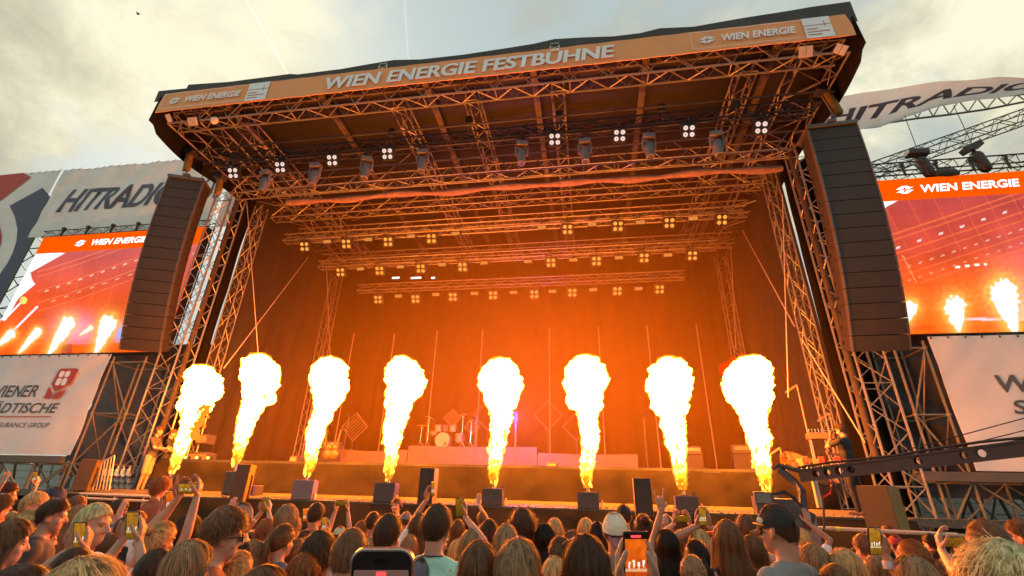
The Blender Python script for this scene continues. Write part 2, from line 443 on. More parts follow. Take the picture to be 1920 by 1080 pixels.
# white crumpled risers on the stage
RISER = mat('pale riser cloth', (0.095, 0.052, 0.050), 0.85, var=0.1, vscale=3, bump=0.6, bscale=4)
def riser(x0, x1, y0, y1, z, label, sag=0.0):
    o = MB().grid(lambda u, v: (x0 + (x1 - x0) * u, y0 + 0.03 * noise.noise(V((u * 9, v * 3, x0))), DECK + (z - DECK - sag * (0.5 - 0.5 * math.cos(2 * PI * u))) * v), 40, 6, thick=0.04)
    o.grid(lambda u, v: (x0 + (x1 - x0) * u, y0 + (y1 - y0) * v, z - sag * (0.5 - 0.5 * math.cos(2 * PI * u)) + 0.01), 24, 4, thick=0.04)
    r = thing('stage_riser', label, 'riser', ((x0 + x1) / 2, y0, DECK), group='pale risers on the stage')
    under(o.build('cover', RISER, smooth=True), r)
    for sx in (x0 + .1, x1 - .1):
        for sy in (y0 + .12, y1 - .1): under(MB().cyl((sx, sy, DECK), (sx, sy, z - .06 - sag), 0.03).build('leg', STEEL), r)
riser(-8.85, -6.15, 16.0, 17.6, 3.50, 'low pale riser between the third and fourth flames', 0.06)
riser(-6.12, -1.7, 16.0, 18.6, 3.64, 'tall pale riser that carries the drum kit', 0.02)
riser(-1.67, 1.50, 16.0, 17.6, 3.46, 'long pale riser behind the sixth flame', 0.03)

# ------------------------------------------------------------------ curtains
RB = 21.0
bc = MB().grid(lambda u, v: (-13.6 + 20.9 * u, RB + 0.05 * math.sin(u * 210 + 2 * noise.noise(V((u * 8, v, 0)))) * (1 - .4 * v) + .1 * noise.noise(V((u * 6, v * 3, 0))), DECK + 11.1 * v), 320, 4).build('back_curtain', BLACKC, smooth=True)
tag(bc, 'tall black curtain closing the back of the stage', 'curtain')
GAUZEM = GAUZE
for s, x, lab in ((-1, -13.35, 'black mesh side curtain beside the two stagehands'), (1, 6.95, 'black mesh side curtain beside the camera crane')):
    o = MB().grid(lambda u, v: (x + 0.10 * math.sin(u * 40) * (1 - v) + 0.12 * noise.noise(V((u * 5, v * 2, s))), 14.3 + 6.6 * u, .3 + 13.5 * v), 60, 8).build('side_curtain', GAUZEM, smooth=True)
    tag(o, lab, 'curtain', 'side curtains')
for x0_, x1_, lab in ((-14.15, -13.35, 'narrow black return cloth beside the stagehands tower'), (6.95, 8.05, 'narrow black return cloth beside the crane side tower')):
    tag(MB().grid(lambda u, v: (x0_ + (x1_ - x0_) * u, 14.25 + .08 * math.sin(u * 14 + v * 5) + .06 * noise.noise(V((u * 3, v * 8, x0_))), .3 + 12.9 * v), 12, 30).build('return_cloth', BLACKC, smooth=True), lab, 'curtain', 'return cloths beside the towers')
tag(MB().grid(lambda u, v: (5.0 + 5.5 * u, 21.3 + .1 * math.sin(u * 60), .3 + 5.5 * v), 60, 6).build('wing_curtain', BLACKC, smooth=True), 'black curtain far behind the crane side wing', 'curtain')
# dark tarpaulins hung behind the scaffolds
TARP = mat('slack dark tarpaulin', (0.070, 0.062, 0.066), 0.45, var=0.25, vscale=1.2, bump=0.7, bscale=1.7)
def tarp(x0, x1, z0, z1, Y, label, tilt=0.0):
    def fn(u, v):
        x = x0 + (x1 - x0) * u; z = z0 + (z1 - z0) * v
        fold = 0.16 * math.sin((x * 1.0 + z * 1.3) * 2.4 + 2 * noise.noise(V((x * .7, z * .7, 1)))) + 0.09 * noise.noise(V((x * 2 + z * 2, z, 4)))
        return (x, Y + fold * (0.3 + 0.7 * math.sin(PI * v)), z)
    tag(MB().grid(fn, 50, 40).build('tarpaulin', TARP, smooth=True), label, 'tarpaulin', 'dark tarpaulins behind the scaffolds')
tarp(-18.6, -13.9, 2.4, 7.15, 15.0, 'slack dark tarpaulin hung between the left scaffold and the tower')
tarp(7.9, 11.6, 2.4, 7.3, 15.0, 'slack dark tarpaulin hung between the right tower and the right scaffold')

# ------------------------------------------------------------------ towers
def tower(cx, cy, w, z0, z1, label, bay=0.62, rc=0.032, rb=0.016, pieces=True, m=ALU):
    return truss('truss_tower', label, 'truss tower', (cx, cy, z0), (cx, cy, z1), w, w, bay, rc, rb, m, pieces, 'truss towers of the stage', up=(0, 1, 0))
def tower_base(root, w):
    root_z = root.location.z - GZ
    o = MB().bbox((0, 0, -root_z + .12), (w * 1.7, w * 1.7, .24), .02).build('base_block', DARKM, root)
TL, TR = -13.95, 7.45
t = tower(TL, 13.6, 0.72, GZ, 13.1, 'large truss tower behind the two stagehands'); tower_base(t, .8)
t = tower(TR, 13.6, 0.72, GZ, 13.1, 'large truss tower behind the man with sunglasses'); tower_base(t, .8)
tower(-13.15, 14.4, 0.34, GZ, 12.9, 'slim inner truss tower next to the large tower on the stagehands side', 0.5, .024, .012)
tower(6.62, 14.4, 0.34, GZ, 12.9, 'slim inner truss tower next to the large tower on the crane side', 0.5, .024, .012)
tower(-13.0, 20.6, 0.42, DECK, 12.9, 'hazy rear truss tower in the far corner behind the first flames', 0.6, .026, .012, False)
tower(6.5, 20.6, 0.42, DECK, 12.9, 'hazy rear truss tower in the far corner behind the last flame', 0.6, .026, .012, False)
# cloth wrapped round the inner tower, chain sleeves
for x, lab in ((-13.62, 'brown cable sleeve running up the tower near the stagehands'), (7.1, 'brown cable sleeve running up the tower near the crane')):
    o = MB().grid(lambda u, v: (x + 0.09 * math.cos(2 * PI * u) * (1 + .1 * noise.noise(V((u, v * 22, 1)))), 13.6 + 0.09 * math.sin(2 * PI * u), 3 + 10 * v + .04 * math.sin(v * 90)), 16, 90).build('cable_sleeve', mat('brown cloth sleeve', (0.05, 0.038, 0.028), 0.85, var=.25, bump=.5, bscale=12), smooth=True)
    tag(o, lab, 'cable sleeve', 'cable sleeves on the towers')

# ------------------------------------------------------------------ roof
rf = thing('stage_roof', 'wide flat dark stage roof with drooping cloth edges', 'stage roof', (CX, 9.6, 13.5))
ROOFC = mat('dark roof tarpaulin', (0.006, 0.0055, 0.005), 0.6, var=.2, vscale=.8, bump=.3, bscale=2)
RX0, RX1 = -14.0, 7.55
def panel(x0, x1):
    # sagging underside panel between two beams
    return MB().grid(lambda u, v: (x0 + (x1 - x0) * u, 9.75 + 11.6 * v, 14.05 - 0.10 * math.sin(PI * u) * (0.5 + 0.5 * math.sin(v * 9)) + .02), 8, 14, thick=.02)
bx = [RX0, -11.6, -8.2, -4.65, -1.23, 2.1, 5.7, RX1]
for k in range(7): under(panel(bx[k] + .01, bx[k + 1] - .01).build('roof_panel', ROOFC, smooth=True), rf)
BEAMM = mat('dull aluminium beam', (0.09, 0.08, 0.07), 0.5, .2, var=.2)
for x in bx[1:-1]:
    under(MB().bbox((x, 15.5, 13.92), (0.2, 11.4, 0.14), .01).build('beam', BEAMM), rf)
    under(MB().box((x, 15.5, 13.84), (0.07, 11.4, 0.03)).build('rail', BEAMM), rf)
# front fascia cloth above the banner (uneven silhouette read off the sky line)
sky_px = [(300, 172), (352, 167), (356, 160), (430, 155), (500, 146), (545, 140), (560, 141), (640, 131), (715, 118), (740, 114), (790, 113), (870, 104), (950, 92), (1000, 84), (1040, 75), (1092, 72), (1150, 70), (1200, 64), (1236, 55), (1300, 52), (1390, 36), (1480, 22), (1520, 15), (1592, 5)]
top = [atY(px, py, 9.75) for px, py in sky_px]
mb = MB(); n = len(top)
for k, p in enumerate(top):
    zb = 14.36
    mb.v += [(p.x, 9.72, zb - .25), (p.x, 9.70, p.z - .02), (p.x, 9.78, p.z), (p.x, 13.0, p.z - .25), (p.x, 21.6, 14.15)]
mb.f = [(k * 5 + j, k * 5 + j + 1, (k + 1) * 5 + j + 1, (k + 1) * 5 + j) for k in range(n - 1) for j in range(4)]
under(mb.build('top_sheet', mat('charcoal roof skin', (0.055, 0.052, 0.05), 0.7, var=.2, vscale=1.5, bump=.5, bscale=2.5)), rf)
# side valances
for s, x in ((-1, RX0), (1, RX1)):
    def fn(u, v):
        sag = 0.28 + 0.16 * math.sin(PI * min(1, u * 2.2)) + .12 * math.sin(u * 14)
        return (x + s * (0.02 + .05 * (1 - v) * math.sin(u * 9 + 1)), 9.66 + 12 * u, 13.35 - sag * (1 - v) * (0.5 if u < .02 else 1) + .95 * v)
    under(MB().grid(fn, 60, 6, thick=.015).build('side_valance', ROOFC, smooth=True), rf)
# little vertical trusses peeping above the banner
for px, py in ((718, 128), (1040, 92)):
    p = atY(px, py, 9.68); w = .26
    r = thing('roof_post', 'small bright lattice post showing above the %s of the orange banner' % ('left half' if px < 900 else 'word at the middle'), 'lattice post', (p.x, 9.66, 14.2), group='lattice posts above the banner')
    wm = mat('pale lattice', (0.6, 0.6, 0.55), .4, .3)
    for dx in (-w / 2, w / 2): beam(r, 'chord', (dx, 0, 0), (dx, 0, p.z + .12 - 14.2), .018, wm)
    for zz in (0.12, .36):
        h = min(.24, max(.05, p.z + .1 - 14.2 - zz))
        beam(r, 'brace', (-w / 2, 0, zz), (w / 2, 0, zz + h), .011, wm); beam(r, 'brace', (w / 2, 0, zz), (-w / 2, 0, zz + h), .011, wm)

# banner ------------------------------------------------------------
bn = thing('front_banner', 'long orange banner across the roof edge with white capitals', 'banner', (CX, 9.6, 13.5))
b0, b1 = atY(290, 212, 9.6), atY(1605, 64, 9.6)
t0, t1 = atY(303, 176, 9.6), atY(1590, 27, 9.6)
bz0, bz1 = (b0.z + b1.z) / 2, (t0.z + t1.z) / 2
under(MB().grid(lambda u, v: (b0.x + (b1.x - b0.x) * u + (.07 if v > .5 else 0) * (1 - 2 * u), 9.60 + .006 * math.sin(u * 130), bz0 + (bz1 - bz0) * v), 120, 2, thick=.015).build('vinyl', ORANGEB, smooth=True), bn)
EXX, EZZ = V((1, 0, 0)), V((0, 0, 1))
def btext(s, px0, py0, px1, z0f, z1f, m=WHITEB, shear=.22, off=.02, parent=bn, Y=9.575, name='lettering'):
    a, b = atY(px0, py0, Y), atY(px1, py0, Y)
    # width measured along the sloping line in the picture
    return text(s, (a.x, Y, bz0 + (bz1 - bz0) * z0f), EXX, EZZ, b.x - a.x, (bz1 - bz0) * (z1f - z0f), m, parent, name, shear, off)
def xat(px, py): return atY(px, py, 9.575).x
def bt(s, xa, xb, z0f, z1f, shear=.2, off=.02, m=WHITEB, nm='lettering', bold=.0):
    return text(s, (xa, 9.56, bz0 + (bz1 - bz0) * z0f), EXX, EZZ, xb - xa, (bz1 - bz0) * (z1f - z0f), m, bn, nm, shear, off, bold=bold)
xw0, xw1 = xat(610, 160), xat(1152, 100)
bt('WIEN ENERGIE FESTB\u00dcHNE', xw0, xw1, .16, .90, .12, .018, bold=.022)
def logo(origin, ex, ey, s, m, parent):
    """the lightning-like disc: slanting bars on either side of a jagged gap"""
    ps = [[(-.15, .50), (.35, .50), (.62, .30), (.95, .34), (.45, .06), (.06, .06), (.22, .38), (-.02, .30), (-.10, .06), (-.85, .06)],
          [(.15, -.50), (-.35, -.50), (-.62, -.30), (-.95, -.34), (-.45, -.06), (-.06, -.06), (-.22, -.38), (.02, -.30), (.10, -.06), (.85, -.06)],
          ]
    for k, p in enumerate(ps): plane_poly([(x * s, y * s) for x, y in p], origin, ex, ey, m, parent, 'emblem')
def frame(x0, x1, z0, z1, w, m, parent, Y):
    for a in ((x0, x1, z0, z0 + w), (x0, x1, z1 - w, z1), (x0, x0 + w, z0 + w, z1 - w), (x1 - w, x1, z0 + w, z1 - w)):
        under(MB().add([(a[0], Y, a[2]), (a[1], Y, a[2]), (a[1], Y, a[3]), (a[0], Y, a[3])], [(0, 1, 2, 3)]).build('border_line', m), parent)
def sponsor(pxa, pxb, py):
    xa, xb = xat(pxa, py), xat(pxb, py); H = bz1 - bz0; w = xb - xa
    frame(xa, xa + w * .985, bz0 + .12 * H, bz0 + .92 * H, .012, WHITEB, bn, 9.57)
    logo((xa + w * .115, 9.575, bz0 + .50 * H), EXX, EZZ, .27 * H * 1.15, WHITEB, bn)
    bt('WIEN ENERGIE', xa + w * .22, xa + w * .745, .34, .66, .2, .03)
    x0, x1 = xa + w * .80, xa + w * .99
    plane_poly([(0, 0), (x1 - x0, 0), (x1 - x0, .94 * H), (0, .94 * H)], (x0, 9.577, bz0 + .03 * H), EXX, EZZ, WHITEB, bn, 'sponsor_panel')
    om = mat('orange print', (0.6, .2, .09), .6)
    plane_poly([(0, 0), (x1 - x0, 0.0), (x1 - x0, .022), (0, .022)], (x0, 9.572, bz0 + .60 * H), EXX, EZZ, om, bn, 'print_line')
    plane_poly([(0, 0), (.02, 0.0), (.02, .22), (0, .22)], (x0 + (x1 - x0) * .75, 9.571, bz0 + .52 * H), EXX, EZZ, om, bn, 'print_line')
    for k, fr in enumerate((.42, .82, .5)):
        plane_poly([(0, 0), ((x1 - x0) * fr, 0.0), ((x1 - x0) * fr, .035), (0, .035)], (x0 + .05, 9.572, bz0 + (.42 - .13 * k) * H), EXX, EZZ, om, bn, 'print_line')
sponsor(308, 499, 185)
sponsor(1293, 1568, 62)

# roof trusses -------------------------------------------------------
truss('roof_front_truss', 'orange-lit lattice truss running the whole width just below the banner', 'truss', (-13.5, 10.05, 13.58), (7.1, 10.05, 13.58), .42, .84, .55, .031, .020, ALU)
for x, w, lab in ((-11.25, .46, 'first lattice rib under the roof, above the row of left lamps'), (-5.62, .42, 'lattice rib under the roof left of the middle word of the banner'), (-3.22, .42, 'lattice rib running from under the middle of the banner to the back'),
               (-.52, .36, 'narrow lattice rib below the umlaut of the banner'), (4.92, .46, 'lattice rib under the roof below the second sponsor box')):
    truss('roof_rib', lab, 'truss', (x, 10.3, 13.52), (x, 21.0, 13.52), w, .42, .42, .028, .017, ALU, True, 'lattice ribs under the roof', faces=(0, 1, 3))
for x, lab in ((-12.95, 'wide side lattice under the roof edge over the pale hanging banner'), (6.75, 'wide side lattice under the roof edge beside the crumpled banner')):
    truss('roof_side_truss', lab, 'truss', (x, 9.9, 13.45), (x, 20.8, 13.45), 1.15, .5, .75, .030, .017, ALU, True, 'side lattices under the roof')
for Y, z, h, lab in ((12.75, 12.62, .72, 'deep orange-lit truss just behind the front row of lamps'), (15.05, 13.0, .6, 'cross truss above the second row of lamps'), (16.9, 13.0, .55, 'cross truss in the haze above the third row of lamps'), (19.2, 12.9, .55, 'rearmost cross truss dimly seen in the orange haze')):
    truss('cross_truss', lab, 'truss', (-13.0, Y, z), (6.7, Y, z), .42, h, .6, .030, .018, ALU, Y < 16, 'cross trusses under the roof', faces=(0, 1, 3))
# diagonal tension bars under the roof
for a, b, lab in (((-8.6, 14.6, 13.7), (-6.2, 12.9, 13.7), 'thin diagonal brace under the roof left of the middle'), ((-3.0, 16.4, 13.6), (-0.8, 15.2, 13.6), 'thin diagonal brace under the roof at the middle'), ((-10.4, 16.8, 13.6), (-6.4, 15.3, 13.6), 'thin diagonal brace deep under the roof')):
    o = MB().cyl(a, b, .018).build('tie_bar', ALU); tag(o, lab, 'tie bar', 'diagonal tie bars under the roof')
# dark lighting trusses + lamps ---------------------------------------
LAMPW = emit('warm white lamp', (0.62, 0.46, 0.40), 1.0); LAMPO = emit('orange lamp', (1.0, 0.36, 0.055), .75); LAMPD = emit('orange glow of a strobe', (0.85, 0.30, 0.06), .5)
LAMPC = mat('lamp centre', (.35, .28, .26), .4)
def blinder(lens, dark):
    r = empty('blinder_lamp')
    MB().bbox((0, 0, 0), (.40, .16, .40), .02).build('housing', DARKM, r)
    for sx in (-.092, .092):
        for sz in (-.092, .092):
            M = Matrix.Translation((sx, -.083, sz)) @ Matrix.Rotation(PI / 2, 4, 'X')
            o = MB().lathe([(.062, 0), (.066, .012), (.058, .02), (.03, .012)], 14, M).build('lens', lens, r)
            if dark: MB().lathe([(.022, .018), (.015, .026)], 8, M).build('bulb', LAMPC, o)
    MB().cyl((-.21, 0, .0), (-.21, 0, .26), .012).cyl((.21, 0, 0), (.21, 0, .26), .012).cyl((-.21, 0, .26), (.21, 0, .26), .012).build('yoke', DARKM, r)
    MB().cyl((0, 0, .26), (0, 0, .42), .02).build('clamp', DARKM, r)
    return r
b1p, b2p = blinder(LAMPW, True), blinder(LAMPO, False)
def strobe_proto():
    r = empty('strobe_lamp'); MB().bbox((0, 0, 0), (.36, .12, .17), .012).build('housing', DARKM, r)
    MB().box((0, -.068, 0), (.32, .012, .13)).build('tube', LAMPD, r); MB().cyl((0, 0, .08), (0, 0, .35), .015).build('clamp', DARKM, r)
    return r
sp = strobe_proto()
ORD = ['first', 'second', 'third', 'fourth', 'fifth', 'sixth', 'seventh', 'eighth']
rows = [(10.85, [(440, 325), (528, 314), (625, 301), (728, 289), (1040, 262), (1161, 255), (1290, 247), (1425, 240)], 'white-lensed', 'front lighting truss', 1.0),
        (15.1, [(573, 462), (651, 457), (729, 453), (810, 447), (1064, 430), (1158, 424), (1254, 418), (1352, 412)], 'orange-glowing', 'second lamp row', 1.0),
        (16.9, [(640, 510), (713, 507), (790, 503), (868, 500), (1033, 492), (1118, 489), (1207, 483), (1297, 479)], 'orange-glowing', 'third lamp row', 1.0),
        (18.6, [(710, 561), (780, 560), (850, 556), (925, 553), (1002, 551), (1073, 548), (1157, 545), (1236, 542)], 'orange-glowing', 'rearmost lamp row', 1.0)]
used = set()
def put(proto, p, label, cat, group, rot=None, sc=1.0):
    if proto.name in used: o = copy_tree(proto)
    else: used.add(proto.name); o = proto
    o.location = p
    if rot: o.rotation_euler = rot
    o.scale = (sc,) * 3
    tag(o, label, cat, group); return o
for ri, (Y, ps, kind, where, sc) in enumerate(rows):
    for k, (px, py) in enumerate(ps):
        p = atY(px, py, Y)
        put(b1p if ri == 0 else b2p, p, '%s four-cell blinder, %s from the stagehands side on the %s' % (kind, ORD[k], where), 'stage light', 'blinders of the ' + where, (R_(34), 0, R_(4)), sc * (1.0 if ri == 0 else 1.08))
strobes = [(15.1, [(615, 453), (692, 449), (772, 443), (855, 438), (1016, 427), (1110, 421), (1200, 417), (1299, 410)], 'second lamp row'),
           (16.9, [(677, 504), (752, 500), (830, 496), (908, 493), (990, 490), (1075, 487), (1160, 483), (1252, 478)], 'third lamp row'),
           (18.6, [(748, 555), (818, 552), (890, 550), (963, 548), (1036, 546), (1112, 543), (1197, 541)], 'rearmost lamp row')]
for Y, ps, where in strobes:
    for k, (px, py) in enumerate(ps):
        put(sp, atY(px, py, Y), 'flat rectangular strobe, %s from the stagehands side in the %s' % (ORD[k], where), 'strobe', 'strobes of the ' + where, (R_(28), 0, 0))
def ltruss(Y, z, x0, x1, lab, w=.3):
    truss('lighting_truss', lab, 'truss', (x0, Y, z), (x1, Y, z), w, w, .42, .024, .012, DARKM if Y < 12 else ALU, False, 'lighting trusses')
ltruss(10.95, 12.32, -12.6, 6.6, 'dark front lighting truss that carries the moving heads', .36)
ltruss(15.1, 11.72, -12.2, 5.9, 'lighting truss of the second lamp row')
ltruss(16.9, 11.38, -11.6, 5.3, 'hazy lighting truss of the third lamp row')
ltruss(18.6, 10.95, -10.5, 4.3, 'hazy lighting truss of the rearmost lamp row')
# pipe and hoists on the front truss
o = MB().cyl((-12.9, 10.62, 12.62), (6.9, 10.62, 12.62), .03).cyl((-12.2, 10.8, 12.05), (6.4, 10.8, 12.05), .025).build('lamp_rail', DARKM); tag(o, 'pair of thin black pipes along the front lighting truss', 'rail')
for k, (px, py) in enumerate([(440, 296), (735, 250), (880, 228), (1048, 218), (1240, 205), (1380, 195)]):
    p = atY(px, py, 11.0)
    h = thing('chain_hoist', 'black chain hoist, %s along the front lighting truss' % ORD[k], 'chain hoist', p, group='chain hoists over the front truss')
    MB().bbox((0, 0, 0), (.22, .18, .30), .04).build('motor', DARKM, h); MB().cyl((0, 0, .15), (0, 0, 13.6 - p.z), .012).build('chain', ALU, h); MB().cyl((0, 0, -.15), (0, 0, -.4), .014).build('hook', ALU, h)
# moving heads
def mover():
    r = empty('moving_head'); m = mat('grey rubber cover', (.12, .11, .125), .5, var=.2, vscale=8)
    MB().bbox((0, 0, .30), (.34, .26, .14), .03).build('base', m, r)
    MB().cap((-.17, 0, .25), .035, (-.17, 0, -.06), .04).cap((.17, 0, .25), .035, (.17, 0, -.06), .04).box((0, 0, .26), (.36, .06, .05)).build('yoke', m, r, True)
    rot = Matrix.Rotation(R_(18), 3, 'X')
    b = MB(); M = Matrix.Translation((0, .02, -.08)) @ Matrix.Rotation(PI - R_(16), 4, 'X')
    b.lathe([(.10, -.22), (.145, -.17), (.15, 0), (.135, .12), (.115, .30), (.11, .34), (.09, .345)], 18, M).build('head', m, r, True)
    MB().lathe([(.088, .346), (.085, .352)], 18, M).build('lens', mat('dark lens', (.02, .02, .03), .45), r)
    MB().cyl((0, 0, .36), (0, 0, .52), .02).build('clamp', DARKM, r)
    return r
mv = mover()
for k, (px, py) in enumerate([(497, 340), (590, 327), (687, 315), (792, 302), (978, 287), (1097, 283), (1217, 274), (1345, 270)]):
    put(mv, atY(px, py, 10.9), 'grey moving head, %s from the stagehands side, hanging from the front truss' % ORD[k], 'moving light', 'moving heads on the front truss', (R_(8), 0, R_((k * 37) % 25 - 12)))
# drooping cloth roll + rails
def roll(u):
    x = -10.35 + 16.5 * u; return (x, 12.4 + .03 * math.sin(u * 20), 11.52 + .03 * math.sin(u * 31) - .05 * u)
rl = MB().tube([roll(k / 60) for k in range(61)], [.11 + .03 * math.sin(k * .9) for k in range(61)], 10).build('curtain_roll', mat('dusty red brown cloth', (.20, .12, .10), .85, var=.2, vscale=5, bump=.6, bscale=9), smooth=True)
tag(rl, 'long reddish brown rolled curtain hung across under the roof', 'rolled curtain')
o = MB().cyl((-11, 12.1, 11.95), (6.3, 12.1, 11.95), .018).cyl((-11, 12.3, 11.80), (6.3, 12.3, 11.80), .018)
for k in range(18): o.cyl((-10.6 + k * .98, 12.2, 11.7), (-10.6 + k * .98, 12.2, 12.05), .02)
tag(o.build('curtain_rail', ALU), 'twin thin rails above the rolled curtain', 'rail')
# three daylight gaps high at the back, put in as glowing strips
for px, w in ((742, .35), (780, .5), (812, .16)):
    p = atY(px, 521, 19.0)
    o = MB().box(p, (w, .04, .07)).build('daylight_slit', emit('cool white', (.9, 1, .95), 2)); tag(o, 'small daylight gap drawn as a glowing strip high at the back, %s of three' % {742: 'leftmost', 780: 'widest', 812: 'shortest'}[px], 'daylight gap', 'glowing daylight gaps at the back')

# tubes standing at the back of the stage
for k, (x0, y0, x1, y1) in enumerate([(740, 625, 733, 760), (820, 620, 806, 770), (905, 618, 895, 770), (1030, 615, 1030, 775), (1122, 613, 1126, 775), (1213, 610, 1224, 775), (1305, 608, 1330, 775), (664, 625, 655, 770)]):
    a, b = atY(x0, y0, 20.2), atY(x1, y1, 20.2)
    r = thing('light_pole', 'thin pale vertical light pole, %s at the back of the stage' % (ORD + ['ninth'])[(k + 1) if k < 7 else 0], 'light pole', (a.x, 20.2, DECK), group='thin light poles at the back')
    MB().cyl((0, 0, .1), (0, 0, a.z - DECK), .022).build('tube', mat('pale tube', (.35, .24, .2), .4), r); MB().cyl((0, 0, 0), (0, 0, .1), .18).build('foot', DARKM, r)
# ropes and cables
ropes = [((463, 380), (485, 675), 13.2, 'vertical rope hanging beside the stagehands tower'), ((1467, 365), (1478, 745), 13.2, 'vertical rope hanging beside the crane side tower'),
         ((612, 495), (620, 690), 19.5, 'vertical rope at the rear corner behind the second flame'), ((1370, 460), (1380, 655), 19.5, 'vertical rope at the rear corner behind the last flame')]
for a, b, Y, lab in ropes:
    p, q = atY(*a, Y), atY(*b, Y); o = MB().cyl(p, q, .014).build('rope', mat('tan rope', (.5, .38, .28), .8)); tag(o, lab, 'rope', 'hanging ropes')
for a, Ya, b, Yb, lab in (((578, 482), 17.5, (420, 690), 13.0, 'guy cable running down to the first flame'), ((1392, 432), 17.5, (1490, 612), 14.0, 'upper guy cable in the right stage opening'), ((1503, 635), 13.6, (1622, 830), 12.8, 'lower guy cable in front of the crane side tower')):
    p, q = atY(*a, Ya), atY(*b, Yb); o = MB().cyl(p, q, .016).build('guy_cable', MATS['tan rope']); tag(o, lab, 'cable', 'slanting guy cables')
# broad brace on the right wing
for a, b, Y, w, lab in (((1440, 690), (1612, 725), 18.5, .42, 'broad pale beam slanting across the right wing'), ((1490, 778), (1600, 800), 18.0, .14, 'narrow pale beam low in the right wing')):
    p, q = atY(*a, Y), atY(*b, Y); d = (q - p)
    o = MB().box((p + q) / 2, (d.length, .12, w), d.to_track_quat('X', 'Z').to_matrix()).build('wing_beam', mat('tan beam', (.30, .22, .15), .7, var=.15)); tag(o, lab, 'beam', 'beams in the right wing')

# ------------------------------------------------------------------ flames (they are the light of the scene)
def flame_material():
    m = bpy.data.materials.new('burning gas'); m.use_nodes = True; nt = m.node_tree; nt.nodes.clear(); N = nt.nodes.new; L = nt.links.new
    t = N('ShaderNodeTexCoord'); sp_ = N('ShaderNodeSeparateXYZ'); L(t.outputs['Object'], sp_.inputs[0])
    n = N('ShaderNodeTexNoise'); n.inputs['Scale'].default_value = 5.5; n.inputs['Detail'].default_value = 7; n.inputs['Roughness'].default_value = .7; n.inputs['Distortion'].default_value = .8
    L(t.outputs['Object'], n.inputs[0])
    # hotter with height above the nozzle: cool licks near the base
    mr = N('ShaderNodeMapRange'); L(sp_.outputs[2], mr.inputs[0]); mr.inputs[1].default_value = 0.0; mr.inputs[2].default_value = .95; mr.inputs[3].default_value = -.26; mr.inputs[4].default_value = .25
    a = N('ShaderNodeMath'); a.operation = 'ADD'; L(n.outputs[0], a.inputs[0]); L(mr.outputs[0], a.inputs[1])
    r = N('ShaderNodeValToRGB'); L(a.outputs[0], r.inputs[0]); e = r.color_ramp.elements
    e[0].position = .16; e[0].color = (.006, .0008, .00002, 1); e[1].position = .62; e[1].color = (1, .225, .0145, 1)
    for p, c in ((.28, (.010, .0022, .0001)), (.38, (.03, .0075, .0002)), (.48, (.14, .032, .0012))):
        x = e.new(p); x.color = (*c, 1)
    em = N('ShaderNodeEmission'); em.inputs[1].default_value = 72.0; L(r.outputs[0], em.inputs[0])
    o = N('ShaderNodeOutputMaterial'); L(em.outputs[0], o.inputs[0]); m.cycles.emission_sampling = 'FRONT'
    return m
FLM = flame_material()
def glow_material():
    m = bpy.data.materials.new('glowing gas fringe'); m.use_nodes = True; nt = m.node_tree; nt.nodes.clear()
    e = nt.nodes.new('ShaderNodeEmission'); e.inputs[0].default_value = (1, .30, .015, 1); e.inputs[1].default_value = 4.0
    o = nt.nodes.new('ShaderNodeOutputMaterial'); nt.links.new(e.outputs[0], o.inputs['Volume']); return m
GLW = glow_material()
def flame_mesh(seed, path, prof, grow=0.0, nu=44, nv=84, rough=1.0):
    """path(t)->centre, prof(t)->radius, both for t 0..1"""
    vs, fs = [], []
    for j in range(nv + 1):
        t = j / nv; c = V(path(t)); r = prof(t)
        for k in range(nu):
            a = 2 * PI * k / nu; dx, dy = math.cos(a), math.sin(a)
            p = V((c.x + dx * r, c.y + dy * r, c.z))
            q = p * 1.0 + V((seed * 7.3, seed * 3.1, seed))
            # billows (cauliflower lobes) and ragged licks
            b1 = 1 - abs(noise.noise(q * 2.3)) * 2; b2 = 1 - abs(noise.noise(q * 5.1 + V((9, 0, 0)))) * 2; b3 = noise.noise(q * 13); b4 = noise.noise(q * 27)
            k2 = (0.55 if t > .55 else 1.0)
            d = r * (.24 * b1 + .20 * b2) * rough + (.042 * b3 + .034 * b4) * (1.3 if t < .55 else 1.0) * min(1, r * 5)
            d -= r * .14
            rr_ = max(.012, r + d + grow)
            tip = math.sin(min(1, (1 - t) * 9) * PI / 2)
            vs.append((c.x + dx * rr_, c.y + dy * rr_, c.z + (.05 * b2 + .03 * b3) * (1 if t > .5 else .6) + (grow if t > .95 else 0)))
    fs = [(j * nu + k, j * nu + (k + 1) % nu, (j + 1) * nu + (k + 1) % nu, (j + 1) * nu + k) for j in range(nv) for k in range(nu)]
    fs += [tuple(range(nu - 1, -1, -1)), tuple(range(nv * nu, (nv + 1) * nu))]
    mb = MB(); mb.v = vs; mb.f = fs; return mb
def interp(tab, t):
    for k in range(len(tab) - 1):
        if t <= tab[k + 1][0]:
            a, b = tab[k], tab[k + 1]; f = (t - a[0]) / (b[0] - a[0]); f = f * f * (3 - 2 * f)
            return a[1] + (b[1] - a[1]) * f
    return tab[-1][1]
YF = 11.6
